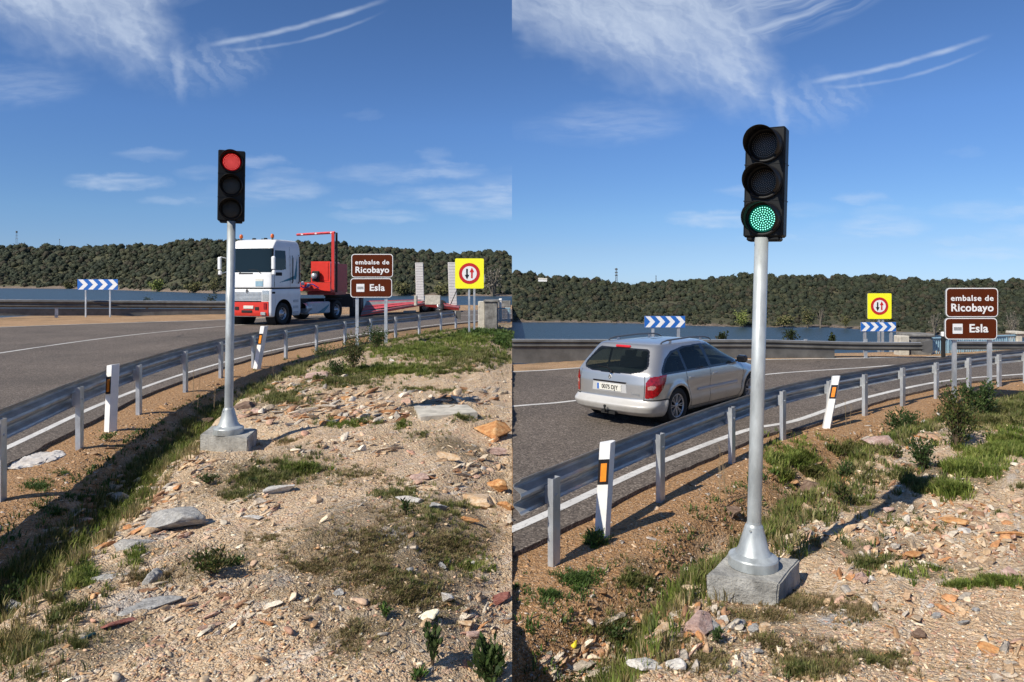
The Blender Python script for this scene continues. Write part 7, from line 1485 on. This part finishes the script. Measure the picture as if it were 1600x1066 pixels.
# dark neck deck above the drive axle, running back to the bed
hexa('neck_deck', dark_part, [Q(506, 463, 37), Q(563, 464, 41), Q(566, 464, 44), Q(516, 463, 40)], [Q(506, 458, 37), Q(563, 459.5, 41), Q(566, 459.8, 44), Q(516, 458.2, 40)])
hexa('neck_web', dark_part, [Q(546, 497, 40.2), Q(564, 494, 41.2), Q(568, 492, 43.5), Q(552, 494, 42.5)], [Q(546, 463, 40.2), Q(564, 464, 41.2), Q(568, 464, 43.5), Q(552, 463, 42.5)])
hexa('neck_frame', dark_part, [Q(508, 479, 38.2), Q(552, 480, 39.5), Q(556, 479, 41.5), Q(514, 478, 40)], [Q(508, 462.8, 38.2), Q(552, 463.6, 39.5), Q(556, 463.8, 41.5), Q(514, 463, 40)])
# sloping bed with stripes
A, B, C_, D = Q(564, 490.5, 40.4), Q(664, 473.5, 44.5), Q(672, 468, 47.2), Q(573, 470.5, 44.2); dn = Vector((0, 0, -.16)); E, F_ = Q(717, 481, 46), Q(719, 477.5, 48.2)
def strip(n0, t0_, t1_, p0, p1, p2, p3, nm, mt, par, lift=0.0, th=.16):
    a, b_ = p0.lerp(p3, t0_), p1.lerp(p2, t0_); c_, d_ = p1.lerp(p2, t1_), p0.lerp(p3, t1_); u = Vector((0, 0, lift)); d2 = Vector((0, 0, -th)); return hexa(nm, mt, [a + u + d2, b_ + u + d2, c_ + u + d2, d_ + u + d2], [a + u, b_ + u, c_ + u, d_ + u], par)
bed = strip(0, 0, 1, A, B, C_, D, 'bed', grey_deck, trl)
for (t0_, t1_) in ((.02, .06), (.22, .44), (.49, .62), (.94, .99)): strip(0, t0_, t1_, A, B, C_, D, 'bed_track', red_dusty, bed, .012, .010)
strip(0, 0, 1, B, E, F_, C_, 'tail_slope', grey_deck, trl)
for (t0_, t1_) in ((.02, .25), (.5, .8)): strip(0, t0_, t1_, B, E, F_, C_, 'tail_track', red_dusty, trl, .012, .010)
hexa('side_beam', red_paint, [A + Vector((0, -.03, -.15)), B + Vector((0, -.03, -.15)), B + Vector((0, .12, -.15)), A + Vector((0, .12, -.15))], [A + Vector((0, -.03, -.06)), B + Vector((0, -.03, -.06)), B + Vector((0, .12, -.06)), A + Vector((0, .12, -.06))])
hexa('side_beam', red_paint, [B + Vector((0, -.03, -.24)), E + Vector((0, -.03, -.2)), E + Vector((0, .12, -.2)), B + Vector((0, .12, -.24))], [B + Vector((0, -.03, -.03)), E + Vector((0, -.03, -.03)), E + Vector((0, .12, -.03)), B + Vector((0, .12, -.03))])
for px in (664.5, 684.5):
    for back in (0, 2.1): wheel(trl, (0, 0, 0), .42, .3, -1, Matrix.Translation(Vector((Q(px, 486, 45).x, Q(px, 486, 45).y + .1 + back, .44))), truck=True)
hexa('axle_frame', dark_part, [Q(655, 488, 46), Q(708, 486, 46.6), Q(708, 484, 48), Q(655, 486, 47.6)], [Q(655, 477, 46), Q(708, 480, 46.6), Q(708, 479, 48), Q(655, 476, 47.6)])
hexa('outrigger', grey_white, [Q(630, 491, 44.6), Q(650, 490, 45), Q(650, 489, 45.6), Q(630, 490, 45.2)], [Q(630, 486.5, 44.6), Q(650, 486, 45), Q(650, 485, 45.6), Q(630, 485.6, 45.2)])
ramp_m = mat('pale_ramp_metal', (.56, .55, .53), .6, .1, var=.1)
def ramp(pxb, pxt, w_px, yb, yt, Z):
    w_ = w_px / F * Z * KL; a = Q(pxb, yb, Z); b_ = Q(pxt, yt, Z + .4); d_ = (b_ - a); L = d_.length; zax = d_.normalized(); xax = Vector((1, .12, 0)).normalized(); yax = zax.cross(xax); M = Matrix.Identity(4); M.col[0][:3] = xax; M.col[1][:3] = yax; M.col[2][:3] = zax; M.translation = a
    m = MB(); m.box((0, 0, 0), (w_ + .06, .05, L), M=M @ Matrix.Translation((0, -.0, L / 2))); 
    for s_ in (-1, 1): m.box((0, 0, 0), (.07, .12, L + .002), M=M @ Matrix.Translation((s_ * (w_ / 2 + .03), .08, L / 2)))
    o = m.build('loading_ramp', ramp_m, trl); m = MB()
    n = 15
    for k in range(n): m.box((0, 0, 0), (w_ + .04, .05, .022), M=M @ Matrix.Translation((0, -.004, L * (k + .5) / n)))
    m.build('ramp_bars', grey_deck, o)
ramp(656.5, 655, 10, 470.5, 410.5, 46.6); ramp(708, 706, 10, 477, 410, 47.2)
m = MB(); m.tube([Q(704, 476, 46.2), Q(714, 453, 46.4)], .03, 6); m.build('ramp_strut', dark_part, trl)
